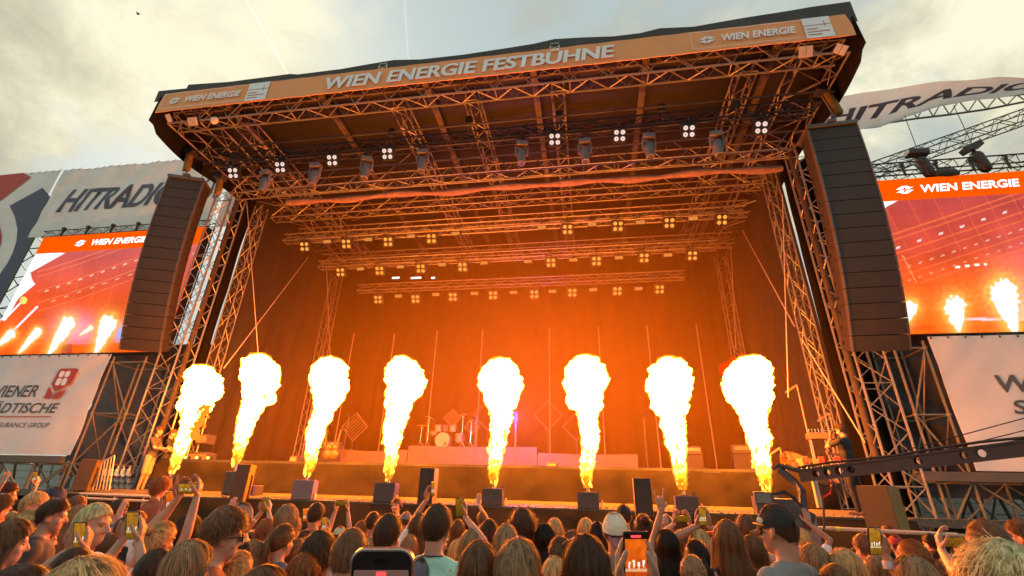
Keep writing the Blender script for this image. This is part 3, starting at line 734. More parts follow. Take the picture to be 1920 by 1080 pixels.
# for every flame: outline read off the photograph as (height fraction, centre px offset, half width px)
FL = [  # base px, top y px, [(t, cx px, half width px)]
    ((321, 886), 688, [(0, 321, 5), (.08, 328, 10), (.2, 337, 18), (.35, 348, 21), (.5, 357, 27), (.62, 366, 33), (.75, 377, 43), (.88, 381, 41), (.96, 380, 26), (1, 380, 4)]),
    ((443, 872), 668, [(0, 441, 5), (.1, 446, 9), (.2, 452, 15), (.35, 460, 19), (.5, 472, 26), (.62, 484, 36), (.75, 488, 43), (.88, 487, 38), (.96, 487, 22), (1, 487, 4)]),
    ((576, 893), 672, [(0, 576, 5), (.1, 581, 10), (.2, 585, 15), (.35, 592, 20), (.5, 604, 25), (.62, 615, 36), (.75, 617, 41), (.88, 619, 37), (.96, 619, 24), (1, 619, 4)]),
    ((729, 900), 672, [(0, 728, 5), (.1, 731, 11), (.2, 733, 15), (.35, 736, 19), (.5, 742, 22), (.62, 752, 34), (.75, 761, 42), (.88, 757, 37), (.96, 756, 23), (1, 756, 4)]),
    ((926, 908), 675, [(0, 926, 5), (.1, 926, 11), (.2, 929, 16), (.35, 935, 20), (.5, 938, 25), (.62, 938, 33), (.75, 939, 42), (.88, 937, 37), (.96, 939, 23), (1, 940, 4)]),
    ((1102, 915), 670, [(0, 1101, 5), (.1, 1101, 10), (.2, 1103, 14), (.35, 1107, 22), (.5, 1101, 27), (.62, 1099, 37), (.75, 1098, 43), (.88, 1098, 38), (.96, 1100, 22), (1, 1100, 4)]),
    ((1281, 920), 673, [(0, 1280, 5), (.1, 1276, 11), (.2, 1274, 16), (.35, 1269, 23), (.5, 1262, 30), (.62, 1257, 38), (.75, 1256, 43), (.88, 1257, 39), (.96, 1256, 23), (1, 1255, 4)]),
    ((1438, 922), 670, [(0, 1438, 5), (.1, 1434, 11), (.2, 1429, 17), (.35, 1424, 27), (.5, 1415, 32), (.62, 1410, 40), (.75, 1403, 44), (.88, 1404, 38), (.96, 1406, 20), (1, 1408, 4)]),
]
FW = ['leaning tall flame farthest from the crane, beside the stagehands', 'leaning flame with a lobed head, second from the stagehands', 'flame with a square-shouldered head in front of the guitar', 'flame directly left of the drum kit',
      'middle flame with a notched left side and the purple glow behind it', 'straight flame with a round smooth head right of the purple glow', 'flame with a broad crumpled head behind the raised hand', 'ragged flame with a red fringe on top next to the camera crane']
flame_bases = []
for k, ((bx_, by_), ty, tab) in enumerate(FL):
    base = atY(bx_, by_, YF); topz = atY(tab[-1][1], ty, YF).z; Hh = topz - base.z
    def ctr(t, tab=tab, by_=by_, ty=ty, base=base, Hh=Hh):
        px = interp([(a, b) for a, b, c in tab], t); py = by_ + (ty - by_) * t
        p = atY(px, py, YF); return (p.x - base.x, 0, Hh * t)
    sc = YF / F_PX * 1.02
    WT = [(0, 4), (.06, 8), (.2, 12 + k % 3), (.35, 16 + (k * 5) % 4), (.5, 19 + (k * 3) % 5), (.585, 23 + (k * 7) % 5), (.665 + .02 * (k % 2), 37), (.78, 44), (.9, 39), (.97, 24), (1, 4)]
    def rad(t, tab=WT, sc=sc): return interp(tab, t) * .735 * sc * (1.13 if abs(k - 4) > 2 else 1.08) / (1.0 + .12 * abs(k - 4.5) / 4)
    fl = thing('flame', FW[k], 'flame', base, group='flame jets in front of the stage')
    flame_bases.append(base)
    fm = flame_mesh(k + 1, ctr, rad); rl_ = random.Random(k * 5 + 1); R0 = 43 * .74 * sc * 1.05
    for q in range(9):      # billowing lobes round the head
        t = rl_.uniform(.60, .90); a = q * 2 * PI / 9 + rl_.uniform(-.3, .3); rr1 = rl_.uniform(.26, .46) * R0; c = V(ctr(t)) + V((math.cos(a), math.sin(a), 0)) * (R0 * rl_.uniform(.58, .80) * (1.0 if t > .68 else .8)); n0 = len(fm.v)
        fm.ell(c, (rr1, rr1, rr1 * 1.05), 20, 14)
        for w_ in range(n0, len(fm.v)):
            p = V(fm.v[w_]); d = (p - c).normalized(); p += d * (rr1 * .30 * (1 - 2 * abs(noise.noise(p * 5.5 + V((k, 0, q)))) ) + .022 * noise.noise(p * 22) - rr1 * .1); fm.v[w_] = tuple(p)
    fm.build('fire_core', FLM, fl)
    flame_mesh(k + 1, ctr, rad, grow=.045, nu=32, nv=50).build('fringe', GLW, fl)
    # loose licks and sparks round the stem
    rg = random.Random(k * 11 + 3); mb = MB()
    for _ in range(46):
        t = rg.random() ** 1.2 * .60; c = V(ctr(t)); r = rad(t); a = rg.uniform(0, 2 * PI); s = rg.uniform(.012, .05)
        q = c + V((math.cos(a), math.sin(a), 0)) * (r * rg.uniform(.85, 1.35) + .01)
        mb.ell(q, (s * .8, s * .8, s * rg.uniform(1.2, 2.6)), 6, 5, Matrix.Rotation(rg.uniform(-.6, .6), 3, 'Y'))
    o = mb.build('licks', emit('yellow fire licks', (1.0, .42, .04), 2.2), fl, True); tag(o, kind='stuff')
    # side puff of orange fire
    if k in (0,):
        mb = MB()
        for q in range(60):
            t = rg.uniform(.28, .62); c = V(ctr(t)); a = rg.uniform(-.5, .7)
            p = c + V((rad(t) * 1.0 + rg.uniform(0, .28) * (1 - abs(t - .5) * 2), math.sin(a) * .2, 0)); s = rg.uniform(.03, .075)
            mb.ell(p, (s, s, s * 1.2), 7, 5)
        tag(mb.build('orange_puff', emit('deep orange fire', (1.0, .17, .012), 1.25), fl, True), kind='stuff')
    if k == 7:
        mb = MB(); c = V(ctr(.93))
        for q in range(40):
            a = rg.uniform(.25 * PI, .98 * PI); rr0 = rg.uniform(.40, .56)
            mb.ell(c + V((math.cos(a) * rr0 - .05, .22 + rg.uniform(-.1, .1), math.sin(a) * rr0 * .75 - .12)), (.07, .07, .07), 7, 5)
        tag(mb.build('red_fringe', emit('dull red fire', (.75, .05, .002), .8), fl, True), kind='stuff')

# flame machines and their boxes on the apron
BOXM = mat('warm black box', (.065, .055, .055), .6, var=.2, vscale=10, bump=.2, bscale=80)
BOXL = mat('grey lilac box', (.16, .13, .15), .55, var=.1)
boxpx = [None, None, (572, 900, 927, 1), (724, 905, 934, 0), (924, 916, 946, 0), (1102, 923, 950, 0), (1286, 930, 958, 0), (1436, 930, 960, 0)]
NTH = ['first', 'second', 'third', 'fourth', 'fifth', 'sixth', 'seventh', 'eighth']
for k, base in enumerate(flame_bases):
    zt = 1.92 + (YF - 11.15) * .081
    r = thing('flame_machine', 'black flame projector under the %s flame from the stagehands side' % NTH[k], 'flame machine', (base.x + .03, YF, zt), group='flame projectors on the apron')
    h = max(.12, base.z - zt)
    MB().bbox((0, 0, h * .42), (.30, .26, h * .72), .015).build('body', BOXM, r); MB().cyl((-.02, 0, h * .7), (-.03, 0, h + .02), .045, .03, 10).build('nozzle', ALU, r)
    MB().box((.19, 0, h * .45), (.04, .10, h * .9)).build('bracket', BOXM, r)
    if boxpx[k]:
        px, y0, y1, _ = boxpx[k]; a, b = atY(px, y0, 11.2), atY(px, y1, 11.2); w = .50 if k < 4 else .46
        q = thing('control_box', 'dark square box standing in front of the %s flame projector' % NTH[k], 'box', (a.x, 11.28, 1.91), .12 if k == 2 else 0, 'dark boxes in front of the flame projectors')
        MB().bbox((0, 0, (a.z - 1.91) / 2), (w, .28, a.z - 1.91), .012).build('case', BOXL if k == 2 else BOXM, q)
        MB().cyl((.30, -.05, 0), (.30, -.05, .16), .03, .02, 8).build('bottle', mat('clear orange bottle', (.8, .5, .2), .15), q)
    if k < 2:
        q = thing('equipment_case', 'low dark case under the %s flame' % NTH[k], 'case', (base.x + .1, YF + .35, 1.96), group='low dark cases beside the stagehands')
        MB().bbox((0, 0, .11), (.9, .4, .22), .015).build('case', BOXM, q); MB().box((0, 0, .235), (.86, .38, .02)).build('lid', STEEL, q)

# ------------------------------------------------------------------ front-fill speakers
def fill(px, py0, py1, Y, w, d, rz, label, side=True, tilt=0.0):
    a, b = atY(px, py0, Y), atY(px, py1, Y); h = a.z - b.z
    r = thing('speaker', label, 'speaker', (b.x, Y, b.z), rz, 'speakers along the front of the stage')
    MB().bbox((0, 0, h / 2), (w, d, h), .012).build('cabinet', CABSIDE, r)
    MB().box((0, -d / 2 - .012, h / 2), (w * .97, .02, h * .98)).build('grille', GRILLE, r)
    if side:
        s = 1 if rz > 0 else -1
        MB().cyl((s * (w / 2 + .02), .05 * d, h * .12), (s * (w / 2 + .02), 0, h * .72), .022).cyl((s * (w / 2 + .02), 0, h * .72), (s * (w / 2 - .02), -.03, h * .74), .035).build('handle', DARKM, r)
    return r
fill(152, 862, 920, 11.6, .34, .62, R_(38), 'wide speaker with an orange-lit flank left of the stair rail')
fill(446, 871, 946, 11.05, .30, .50, R_(22), 'speaker with an orange-lit flank between the second and third flames')
fill(800, 878, 945, 11.05, .34, .34, R_(2), 'upright dark speaker standing left of the middle of the stage', False)
fill(1208, 897, 968, 11.05, .36, .34, R_(-2), 'upright dark speaker left of the seventh flame, beside the raised hand', False)
fill(1668, 912, 996, 9.9, .46, .62, R_(-42), 'large speaker with an orange-lit flank beside the right scaffold')

# ------------------------------------------------------------------ line arrays
def array(tl, tr, bl, br, label, rz):
    """tl,tr,bl,br pixel corners of the front; 16 cabinets hanging in a gentle J"""
    Y0, Y1 = 11.25, 12.25
    a, b = atY(*tl, Y0), atY(*tr, Y0); c, d = atY(*bl, Y1), atY(*br, Y1)
    w = ((b.x - a.x) + (d.x - c.x)) / 2; x = ((a.x + b.x) / 2 + (c.x + d.x) / 2) / 2
    r = thing('line_array', label, 'line array', (x, Y0, a.z), rz, 'line array speaker stacks')
    n = 16; H = a.z - c.z; step = H / n; y = 0.0; z = 0.0
    tot = 0; angs = [R_(1 + 20 * (i / 15) ** 1.4) for i in range(n)]
    ys = sum(math.sin(q) for q in angs) * step; f = (Y1 - Y0) / ys
    proto = None
    for i in range(n):
        q = math.asin(min(.5, math.sin(angs[i]) * f))
        if proto is None:
            me = MB().bbox((0, .29, -step / 2), (w * .985, .52, step * .985), .012).mesh('cabinet', CABM)
            mg = MB().box((0, -.0, -step / 2), (w * .95, .05, step * .97)).mesh('grille', GRILLE)
            ms = MB().box((0, .02, -step / 2), (.035, .12, step * .985)).mesh('side_frame', ALU2)
            mp = MB().cyl((-.02, .45, -step / 2), (.02, .45, -step / 2), .05).mesh('socket', DARKM)
            proto = True
        M = Matrix.Translation((0, y, z)) @ Matrix.Rotation(q, 4, 'X')
        cb = link_mesh('cabinet', me, r, M); link_mesh('grille', mg, cb); [(link_mesh('side_frame', ms, cb, Matrix.Translation((q_ * (w / 2 - .01), 0, 0))), link_mesh('socket', mp, cb, Matrix.Translation((q_ * w / 2, 0, 0)))) for q_ in (-1, 1)]
        y += math.sin(q) * step; z -= math.cos(q) * step * (H / (step * sum(math.cos(math.asin(min(.5, math.sin(t) * f))) for t in angs)))
    MB().box((0, .3, .07), (w * 1.0, .8, .10)).box((0, .3, .16), (.2, .9, .08)).build('fly_frame', ALU2, r)
    for sx in (-.3, .3): MB().cyl((sx * w, .3, .15), (sx * w * .3, .3, 1.3), .012).build('sling', DARKM, r)
    MB().bbox((0, .3, 1.4), (.26, .22, .42), .04).build('hoist', DARKM, r)
    return r
ALU2 = mat('dark rigging steel', (.12, .115, .115), .45, .5)
array((315, 341), (368, 337), (262, 660), (318, 668), 'tall hanging line array on the stagehands side, in front of the left screen', R_(20))
array((1517, 243), (1612, 237), (1593, 660), (1697, 662), 'tall hanging line array on the crane side, in front of the right screen', R_(-3))
# follow spots / movers beside the arrays
for px, py, Y, s, lab in ((350, 300, 11.2, 1.0, 'dark effect light hanging above the line array on the stagehands side'), (408, 345, 11.9, .9, 'dark effect light hanging at the tower over the pale banner'),
                          (1552, 190, 11.3, 1.1, 'dark effect light hanging above the line array on the crane side')):
    p = atY(px, py, Y)
    r = thing('effect_light', lab, 'stage light', p, 0, 'effect lights beside the line arrays'); r.scale = (s,) * 3
    MB().bbox((0, 0, .34), (.46, .3, .2), .03, Matrix.Rotation(.35, 3, 'Y')).build('ballast', DARKM, r)
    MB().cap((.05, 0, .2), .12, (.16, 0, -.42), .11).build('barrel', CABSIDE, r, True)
    MB().cyl((-.10, 0, .2), (.02, 0, -.5), .02).cyl((.02, 0, -.5), (.2, 0, -.46), .02).build('yoke', ALU, r)
    MB().cyl((0, 0, .4), (0, 0, 1.6), .015).build('cable', DARKM, r)
# flood lights under the roof edge
FLD = mat('flood lamp glass', (.55, .50, .42), .3)
def flood(px, py, label, cells=2, tilt=0.0, Y=9.75, s=.26):
    p = atY(px, py, Y); r = thing('flood_light', label, 'flood light', p, 0, 'flood lights under the roof edge')
    rot = Matrix.Rotation(tilt, 3, 'Y') @ Matrix.Rotation(R_(35), 3, 'X')
    for k in range(cells):
        MB().bbox(rot @ V(((k - (cells - 1) / 2) * (s * .62), 0, 0)), (s * .56, .06, s), .008, rot).build('panel', FLD, r)
    MB().box((0, .1, .05), (s * cells * .6, .08, s * .8)).build('back', DARKM, r); MB().cyl((0, .1, 0), (0, .15, .35), .015).build('arm', DARKM, r)
flood(361, 228, 'double flood light left of the round lamp under the banner end')
flood(1511, 97, 'double flood light below the second sponsor box', 2, 0, 9.75, .28)
flood(1576, 93, 'tilted flood light at the far corner of the roof', 2, .6, 9.75, .24)
p = atY(402, 226, 9.75)
r = thing('round_lamp', 'round white lamp under the banner next to the double flood light', 'lamp', p)
MB().ell((0, 0, 0), (.13, .10, .13)).build('globe', mat('white globe', (.8, .6, .45), .4), r, True); MB().cyl((0, .05, .1), (0, .1, .35), .02).build('arm', DARKM, r)
flood(317, 222, 'narrow flood light at the near left corner of the roof', 1, -.3, 9.75, .26)

# ------------------------------------------------------------------ stage smoke lit by the flames
sm = MB().box(((-13.2 + 6.8) / 2, 16.9, 8.35), (19.9, 8.0, 10.9)).build('stage_smoke', None)
m = bpy.data.materials.new('thin stage smoke'); m.use_nodes = True; nt = m.node_tree; nt.nodes.clear()
pv = nt.nodes.new('ShaderNodeVolumePrincipled'); gt_ = nt.nodes.new('ShaderNodeTexGradient'); gt_.gradient_type = 'QUADRATIC_SPHERE'
gm = nt.nodes.new('ShaderNodeMapping'); gm.inputs[1].default_value = (.04, -1.62, -.88); gm.inputs[3].default_value = (.075, .09, .105)
gc_ = nt.nodes.new('ShaderNodeTexCoord'); nt.links.new(gc_.outputs['Object'], gm.inputs[0]); nt.links.new(gm.outputs[0], gt_.inputs[0])
ga = nt.nodes.new('ShaderNodeMath'); ga.operation = 'MULTIPLY_ADD'; nt.links.new(gt_.outputs['Fac'], ga.inputs[0]); ga.inputs[1].default_value = .056; ga.inputs[2].default_value = .014
nt.links.new(ga.outputs[0], pv.inputs['Density']); pv.inputs['Color'].default_value = (1, .56, .05, 1); pv.inputs['Anisotropy'].default_value = 0.0
o = nt.nodes.new('ShaderNodeOutputMaterial'); nt.links.new(pv.outputs[0], o.inputs['Volume'])
sm.data.materials.append(m); tag(sm, 'thin smoke filling the stage between the curtains', kind='stuff')
# purple wash lamp low on the stage behind the middle flame
pl = bpy.data.lights.new('purple_wash', 'POINT'); pl.energy = 420; pl.color = (.45, .06, 1.0); pl.shadow_soft_size = .12
po = bpy.data.objects.new('purple_wash', pl); C.objects.link(po); po.location = atY(966, 782, 14.6)
p = po.location
r = thing('wash_light', 'small purple wash light shining beside the middle flame', 'stage light', (p.x, 14.75, DECK))
MB().bbox((0, 0, .08), (.26, .22, .14), .02).build('base', DARKM, r); MB().cyl((0, 0, .15), (0, 0, p.z - DECK - .12), .03).build('stand', DARKM, r)
MB().lathe([(.06, 0), (.07, .05), (.05, .14)], 16, Matrix.Translation((0, .02, p.z - DECK)) @ Matrix.Rotation(-PI / 2, 4, 'X')).build('head', DARKM, r)
MB().ell((0, -.02, p.z - DECK), (.05, .02, .20)).build('lens', emit('violet streak', (.35, .05, 1), 3), r)  # tall violet sliver glows in place of the purple-lit smoke beside the flame

def P2(p):
    c = ROT.transposed() @ (V(p) - EYE); return (PCX + F_PX * c.x / -c.z, PCY - F_PX * c.y / -c.z)
def srgb(r, g, b):
    f = lambda c: (c / 255 / 12.92) if c <= 10 else ((c / 255 + .055) / 1.055) ** 2.4
    return (f(r), f(g), f(b))
def lerp3(a, b, t): return tuple(x + (y - x) * t for x, y in zip(a, b))
def picture_sheet(name, o, ex, ey, W, H, nu, nv, fn, m, parent):
    """flat display surface whose picture is stored per corner"""
    mb = MB(); O = V(o); ex, ey = V(ex), V(ey)
    for j in range(nv + 1):
        for i in range(nu + 1): mb.v.append(tuple(O + ex * (W * i / nu) + ey * (H * j / nv)))
    w = nu + 1; mb.f = [(j * w + i, j * w + i + 1, (j + 1) * w + i + 1, (j + 1) * w + i) for j in range(nv) for i in range(nu)]
    ob = mb.build(name, m, None)
    at_ = ob.data.color_attributes.new('picture', 'FLOAT_COLOR', 'POINT')
    buf = []
    for j in range(nv + 1):
        for i in range(nu + 1): buf += [*fn(i / nu, j / nv), 1.0]
    at_.data.foreach_set('color', buf)
    if parent is not None: under(ob, parent)
    return ob
def seg(px, py, a, b):
    ax, ay = a; bx_, by_ = b; dx, dy = bx_ - ax, by_ - ay
    t = max(0, min(1, ((px - ax) * dx + (py - ay) * dy) / (dx * dx + dy * dy))); return math.hypot(px - ax - dx * t, py - ay - dy * t), t
PICT = emit_attr('live picture', .72)
ORH = emit('orange header light', (1.0, .095, .0), .68); WHH = emit('white header light', (1, 1, 1), 1.0)
def fire(c, px, py, a, b, r, hot=1.0):
    d, t = seg(px, py, a, b); rr0 = r * (.22 + .78 * t ** .8) * (1 + .35 * noise.noise(V((px * .12, py * .12, r))))
    if d < rr0: return (1.0, 1.0, .93)
    k = math.exp(-(d - rr0) / (r * .55)); return tuple(min(1.0, x + (y - x) * min(1, k * hot)) for x, y in zip(c, (1.0, .55, .10)))
def left_pic(px, py):
    # sky beyond the roof corner
    poly = [(123, 474), (57, 511), (60, 524), (66, 533), (34, 560), (12, 600)]
    t = (py - 470) / 190
    c = lerp3(srgb(200, 92, 88), srgb(228, 84, 40), max(0, min(1, t * 2.2)))
    c = lerp3(c, srgb(250, 96, 24), max(0, min(1, (t - .45) * 2)))
    c = tuple(x * (1 + .22 * noise.noise(V((px * .02, py * .03, 2)))) for x in c)
    # girders in the picture
    q = (py + px * .34)
    for s, wd in ((530, 1.0), (539, .8), (566, .7), (588, .9), (604, .7)):
        if abs(q - s - 6 * math.sin(px * .01)) < wd * 1.2 and px > 70: c = lerp3(c, srgb(250, 130, 90), .55)
    if abs((px * .9 + py * .25) % 31 - 15) < .7 and 500 < py < 580 and px > 100: c = lerp3(c, srgb(240, 120, 80), .4)
    if abs(q - 575) < 1.4 and int(px / 7) % 3 == 0 and px > 75: c = lerp3(c, (.95, .75, .6), .6)
    if abs(q - 598) < 1.2 and int(px / 8) % 3 == 0 and px > 95: c = lerp3(c, (.9, .6, .4), .5)
    sky = False
    for k in range(len(poly) - 1):
        (x0, y0), (x1, y1) = poly[k], poly[k + 1]
        if min(y0, y1) <= py <= max(y0, y1) and px < x0 + (x1 - x0) * (py - y0) / (y1 - y0): sky = True
    if sky: c = (.92, .9, .93)
    if seg(px, py, (44, 562), (8, 600))[0] < 1.6: c = (.95, .95, 1)
    if seg(px, py, (70, 575), (20, 625))[0] < 2.0: c = (.95, .8, .85)
    if math.hypot(px - 44, (py - 563)) < 7: c = (.95, .7, .15)
    g1 = math.exp(-((px - 142) ** 2 / 1400 + (py - 618) ** 2 / 700)); c = lerp3(c, (1.0, .34, .62), min(1, g1 * .9))
    g2 = math.exp(-((px - 232) ** 2 / 260 + (py - 626) ** 2 / 260)); c = lerp3(c, (.18, .42, 1.0), min(1, g2 * 1.2))
    g2 = math.exp(-((px - 237) ** 2 + (py - 627) ** 2) / 22); c = lerp3(c, (.8, 1, 1.0), min(1, g2))
    if py > 651 - px * .035: c = lerp3(srgb(240, 80, 18), srgb(255, 96, 14), .5 + .5 * noise.noise(V((px * .05, py * .1, 1)))); 
    if py > 650 - px * .035 and 115 < px < 135: c = srgb(190, 60, 40)
    for a, b, r in (((36, 661), (70, 622), 8), ((92, 663), (128, 606), 13), ((180, 659), (203, 606), 15), ((-6, 648), (22, 626), 8), ((150, 628), (170, 615), 4)): c = fire(c, px, py, a, b, r)
    return c
def right_pic(px, py):
    t = (py - 378) / 250
    c = lerp3(srgb(186, 72, 66), srgb(222, 78, 44), max(0, min(1, t * 1.8)))
    c = lerp3(c, srgb(255, 100, 20), max(0, min(1, (t - .35) * 2.2)))
    c = lerp3(c, srgb(255, 120, 120), max(0, min(.6, (px - 1830) / 130)) * max(0, min(1, t * 2 - .2)))
    c = tuple(x * (1 + .22 * noise.noise(V((px * .02, py * .03, 2)))) for x in c)
    q = py + px * .33
    for s, wd in ((992, 1.3), (1003, 1), (1030, 1.1), (1046, .8), (1075, .9), (1100, 1)):
        if abs(q - s) < wd * 1.4 and py < 530: c = lerp3(c, srgb(255, 120, 66), .55)
    if abs((px * .95 - py * .5) % 47 - 20) < .9 and py < 470: c = lerp3(c, srgb(240, 110, 70), .5)
    if abs(q - 1020) < 2 and int(px / 8) % 5 == 0: c = lerp3(c, (.95, .8, .78), .8)
    if abs(q - 1062) < 1.5 and int(px / 7) % 3 == 0: c = lerp3(c, (.95, .62, .5), .5)
    if abs(q - 1088) < 1.3 and int(px / 7) % 3 == 0: c = lerp3(c, (.95, .6, .45), .4)
    if px < 1683 and py < 392 - (px - 1655) * .55: c = (.95, .93, .97)
    if 1788 < px < 1850 and abs(py - 498 + (px - 1820) * .1) < 2.2 and int(px / 9) % 2: c = (1, 1, .9)
    if seg(px, py, (1692, 478), (1718, 530))[0] < 1: c = srgb(255, 150, 90)
    g1 = math.exp(-((px - 1925) ** 2 / 900 + (py - 595) ** 2 / 1400)); c = lerp3(c, (1.0, .5, .85), min(1, g1 * .9))
    if py > 601: c = lerp3(srgb(255, 110, 12), srgb(225, 80, 20), .5 + .6 * noise.noise(V((px * .04, py * .1, 1))))
    elif py > 596: c = (1, .6, .75) if px > 1800 else c
    for a, b, r in (((1702, 602), (1706, 578), 14), ((1798, 618), (1790, 576), 20), ((1903, 620), (1882, 550), 26)): c = fire(c, px, py, a, b, r)
    return c
def screen(x0, x1, z0, z1, Y, pic, label, hx):
    r = thing('video_screen', label, 'screen', ((x0 + x1) / 2, Y, z0), group='large video screens beside the stage')
    under(MB().bbox(((x0 + x1) / 2, Y + .16, (z0 + z1) / 2), (x1 - x0 + .04, .26, z1 - z0 + .04), .01).build('frame', DARKM), r)
    zh = z0 + (z1 - z0) * .845
    picture_sheet('picture', (x0, Y, z0), (1, 0, 0), (0, 0, 1), x1 - x0, zh - z0, 316, 178, lambda u, v: tuple(c_ * (.88 if (u * (x1 - x0)) % .5 < .024 or (v * (zh - z0)) % .5 < .024 else 1.0) for c_ in pic(*P2((x0 + (x1 - x0) * u, Y, z0 + (zh - z0) * v)))), PICT, r)
    h = MB().add([(x0, Y, zh), (x1, Y, zh), (x1, Y, z1), (x0, Y, z1)], [(0, 1, 2, 3)]).build('header', ORH); under(h, r)
    (ex0, ey0), tx0, tx1 = hx
    e = atY(ex0, ey0, Y - .01); H = z1 - zh
    logo((e.x, Y - .004, zh + H * .48), EXX, EZZ, H * .36, WHH, r)
    a, b = atY(tx0, ey0, Y - .01), atY(tx1, ey0 - (tx1 - tx0) * .07, Y - .01)
    text('WIEN ENERGIE', (a.x, Y - .004, zh + H * .30), EXX, EZZ, b.x - a.x, H * .36, WHH, r, 'lettering', .22, .03)
    return r
screen(-23.0, -15.05, 6.57, 11.85, 14.0, left_pic, 'bright video screen with orange header, behind the line array on the stagehands side', ((148, 461), 169, 274))
screen(8.75, 16.7, 6.6, 11.88, 14.0, right_pic, 'bright video screen with orange header and large flames, above the camera crane', ((1697, 357), 1729, 1914))

NAVY = mat('navy print', (.07, .085, .15), .6); REDP = mat('red print', (.50, .055, .045), .6); GREYP = mat('dark grey print', (.10, .095, .10), .6)
def hungfn(wr, Y): return lambda x, z: Y + wr * (math.sin((x * .9 - z * .8) * 3.0 + noise.noise(V((x, z, 0))) * 2) * .5 + noise.noise(V((x * 1.3 - z, z * .9, 2))))
def hung(name, label, cat, X0, X1, Z0, Z1, Y, m, wr=.05, group=None, nu=60, nv=24):
    r = thing(name, label, cat, ((X0 + X1) / 2, Y, Z0), group=group)
    def fn(u, v):
        x = X0 + (X1 - X0) * u; z = Z0 + (Z1 - Z0) * v
        return (x, Y + wr * (math.sin((x * .9 - z * .8) * 3.0 + noise.noise(V((x, z, 0))) * 2) * .5 + noise.noise(V((x * 1.3 - z, z * .9, 2)))), z)
    under(MB().grid(fn, nu, nv, thick=.012).build('cloth', m, smooth=True), r)
    if X1 - X0 > 2:
        tb = MB(); nt_ = int((X1 - X0) / .42)
        for q in range(nt_ + 1):
            x = X0 + .06 + (X1 - X0 - .12) * q / nt_; y = fn((x - X0) / (X1 - X0), 1)[1]; tb.cyl((x, y - .02, Z1 - .05), (x + .02, y + .05, Z1 + .10), .009, n=5); tb.lathe([(.012, -.006), (.022, -.006), (.022, .006), (.012, .006)], 8, Matrix.Translation((x, y - .02, Z1 - .05)) @ Matrix.Rotation(PI / 2, 4, 'X'))
        tag(under(tb.build('eyelets_and_ties', DARKM), r), kind='stuff')
    return r
# radio banner above the left screen ------------------------------------
Yh = 14.3
ra = atY(120, 320, Yh); rb_ = atY(62, 445, Yh)
hz1, hz0 = ra.z, rb_.z
hfn = hungfn(.06, Yh)
h = hung('printed_banner', 'large white banner with navy slanted capitals above the left screen', 'banner', ra.x, -15.25, hz0, hz1, Yh, BANNERW, .06, 'printed banners')
def hx_(px, py): return atY(px, py, Yh - .1)
a, b = hx_(101, 397), hx_(326, 372)
text('HITRADIO', (a.x, Yh - .1, a.z), EXX, EZZ, b.x - a.x, hx_(118, 357).z - a.z + .05, NAVY, h, 'lettering', .42, .02, bold=.02, conform=hfn)
a = hx_(378, 372)
text('\u00d63', (hx_(372, 365).x, Yh - .1, hx_(375, 372).z), EXX, EZZ, .95, 1.55, NAVY, h, 'lettering', .0, .02, conform=hfn)
hung('narrow_banner', 'narrow pale banner strip between the radio banner and the tower', 'banner', -15.05, -14.45, hz0 - .05, 15.0, 14.35, BANNERW, .03, 'printed banners', 6, 20)
# round emblem banner at the far edge -------------------------------------
Yl = 14.7
la = atY(116, 319, Yl); lx1 = la.x - .05
h = hung('emblem_banner', 'white banner with part of a huge red and navy round emblem', 'banner', lx1 - 5.2, lx1, 5.0, la.z, Yl, BANNERW, .0, 'printed banners', 20, 20)
def ppx(pts, m, name, Y=Yl - .03):
    ps = [atY(x, y, Y) for x, y in pts]; o = ps[0]
    return plane_poly([(q.x - o.x, q.z - o.z) for q in ps], (o.x, Y, o.z), EXX, EZZ, m, h, name)
def arc(cx, cy, rx, ry, a0, a1, n=14): return [(cx + rx * math.cos(R_(a0 + (a1 - a0) * k / n)), cy - ry * math.sin(R_(a0 + (a1 - a0) * k / n))) for k in range(n + 1)]
ppx([(18, 386), (80, 352), (97, 372), (63, 447), (5, 558), (-60, 640), (-60, 560), (-20, 530)] + [(0, 514), (14, 494), (24, 474), (31, 452), (33, 430), (28, 406)], NAVY, 'navy_arc')
ppx([(-60, 335), (44, 324), (58, 332), (6, 372), (-20, 388), (-60, 396)], REDP, 'red_arc')
ppx([(-60, 400)] + arc(-30, 444, 33, 40, 60, -70), REDP, 'red_core')
# trusses round the left screen
DKT = mat('weathered olive truss', (.10, .095, .07), .5, .4)
o = truss('screen_tower', 'lattice tower between the emblem banner and the left screen', 'truss tower', (-23.75, 14.9, GZ), (-23.75, 14.9, 15.9), .95, .95, .72, .04, .022, DKT, True, 'screen towers', up=(0, 1, 0))
p = atY(403, 425, 15.2)
truss('screen_tower', 'slim dark tower seen in the gap beside the line array on the stagehands side', 'truss tower', (p.x, 15.2, GZ), (p.x, 15.2, 15.5), .36, .36, .42, .022, .012, DKT, True, 'screen towers', up=(0, 1, 0))
truss('screen_truss', 'dark truss with small fixtures above the left screen', 'truss', (-23.4, 14.3, 12.12), (-15.1, 14.3, 12.12), .3, .3, .4, .02, .011, DARKM, False, 'trusses above the screens')
truss('screen_truss', 'dark truss with small fixtures above the right screen', 'truss', (8.6, 14.3, 12.35), (17.5, 14.3, 12.35), .45, .5, .45, .026, .013, DARKM, False, 'trusses above the screens')
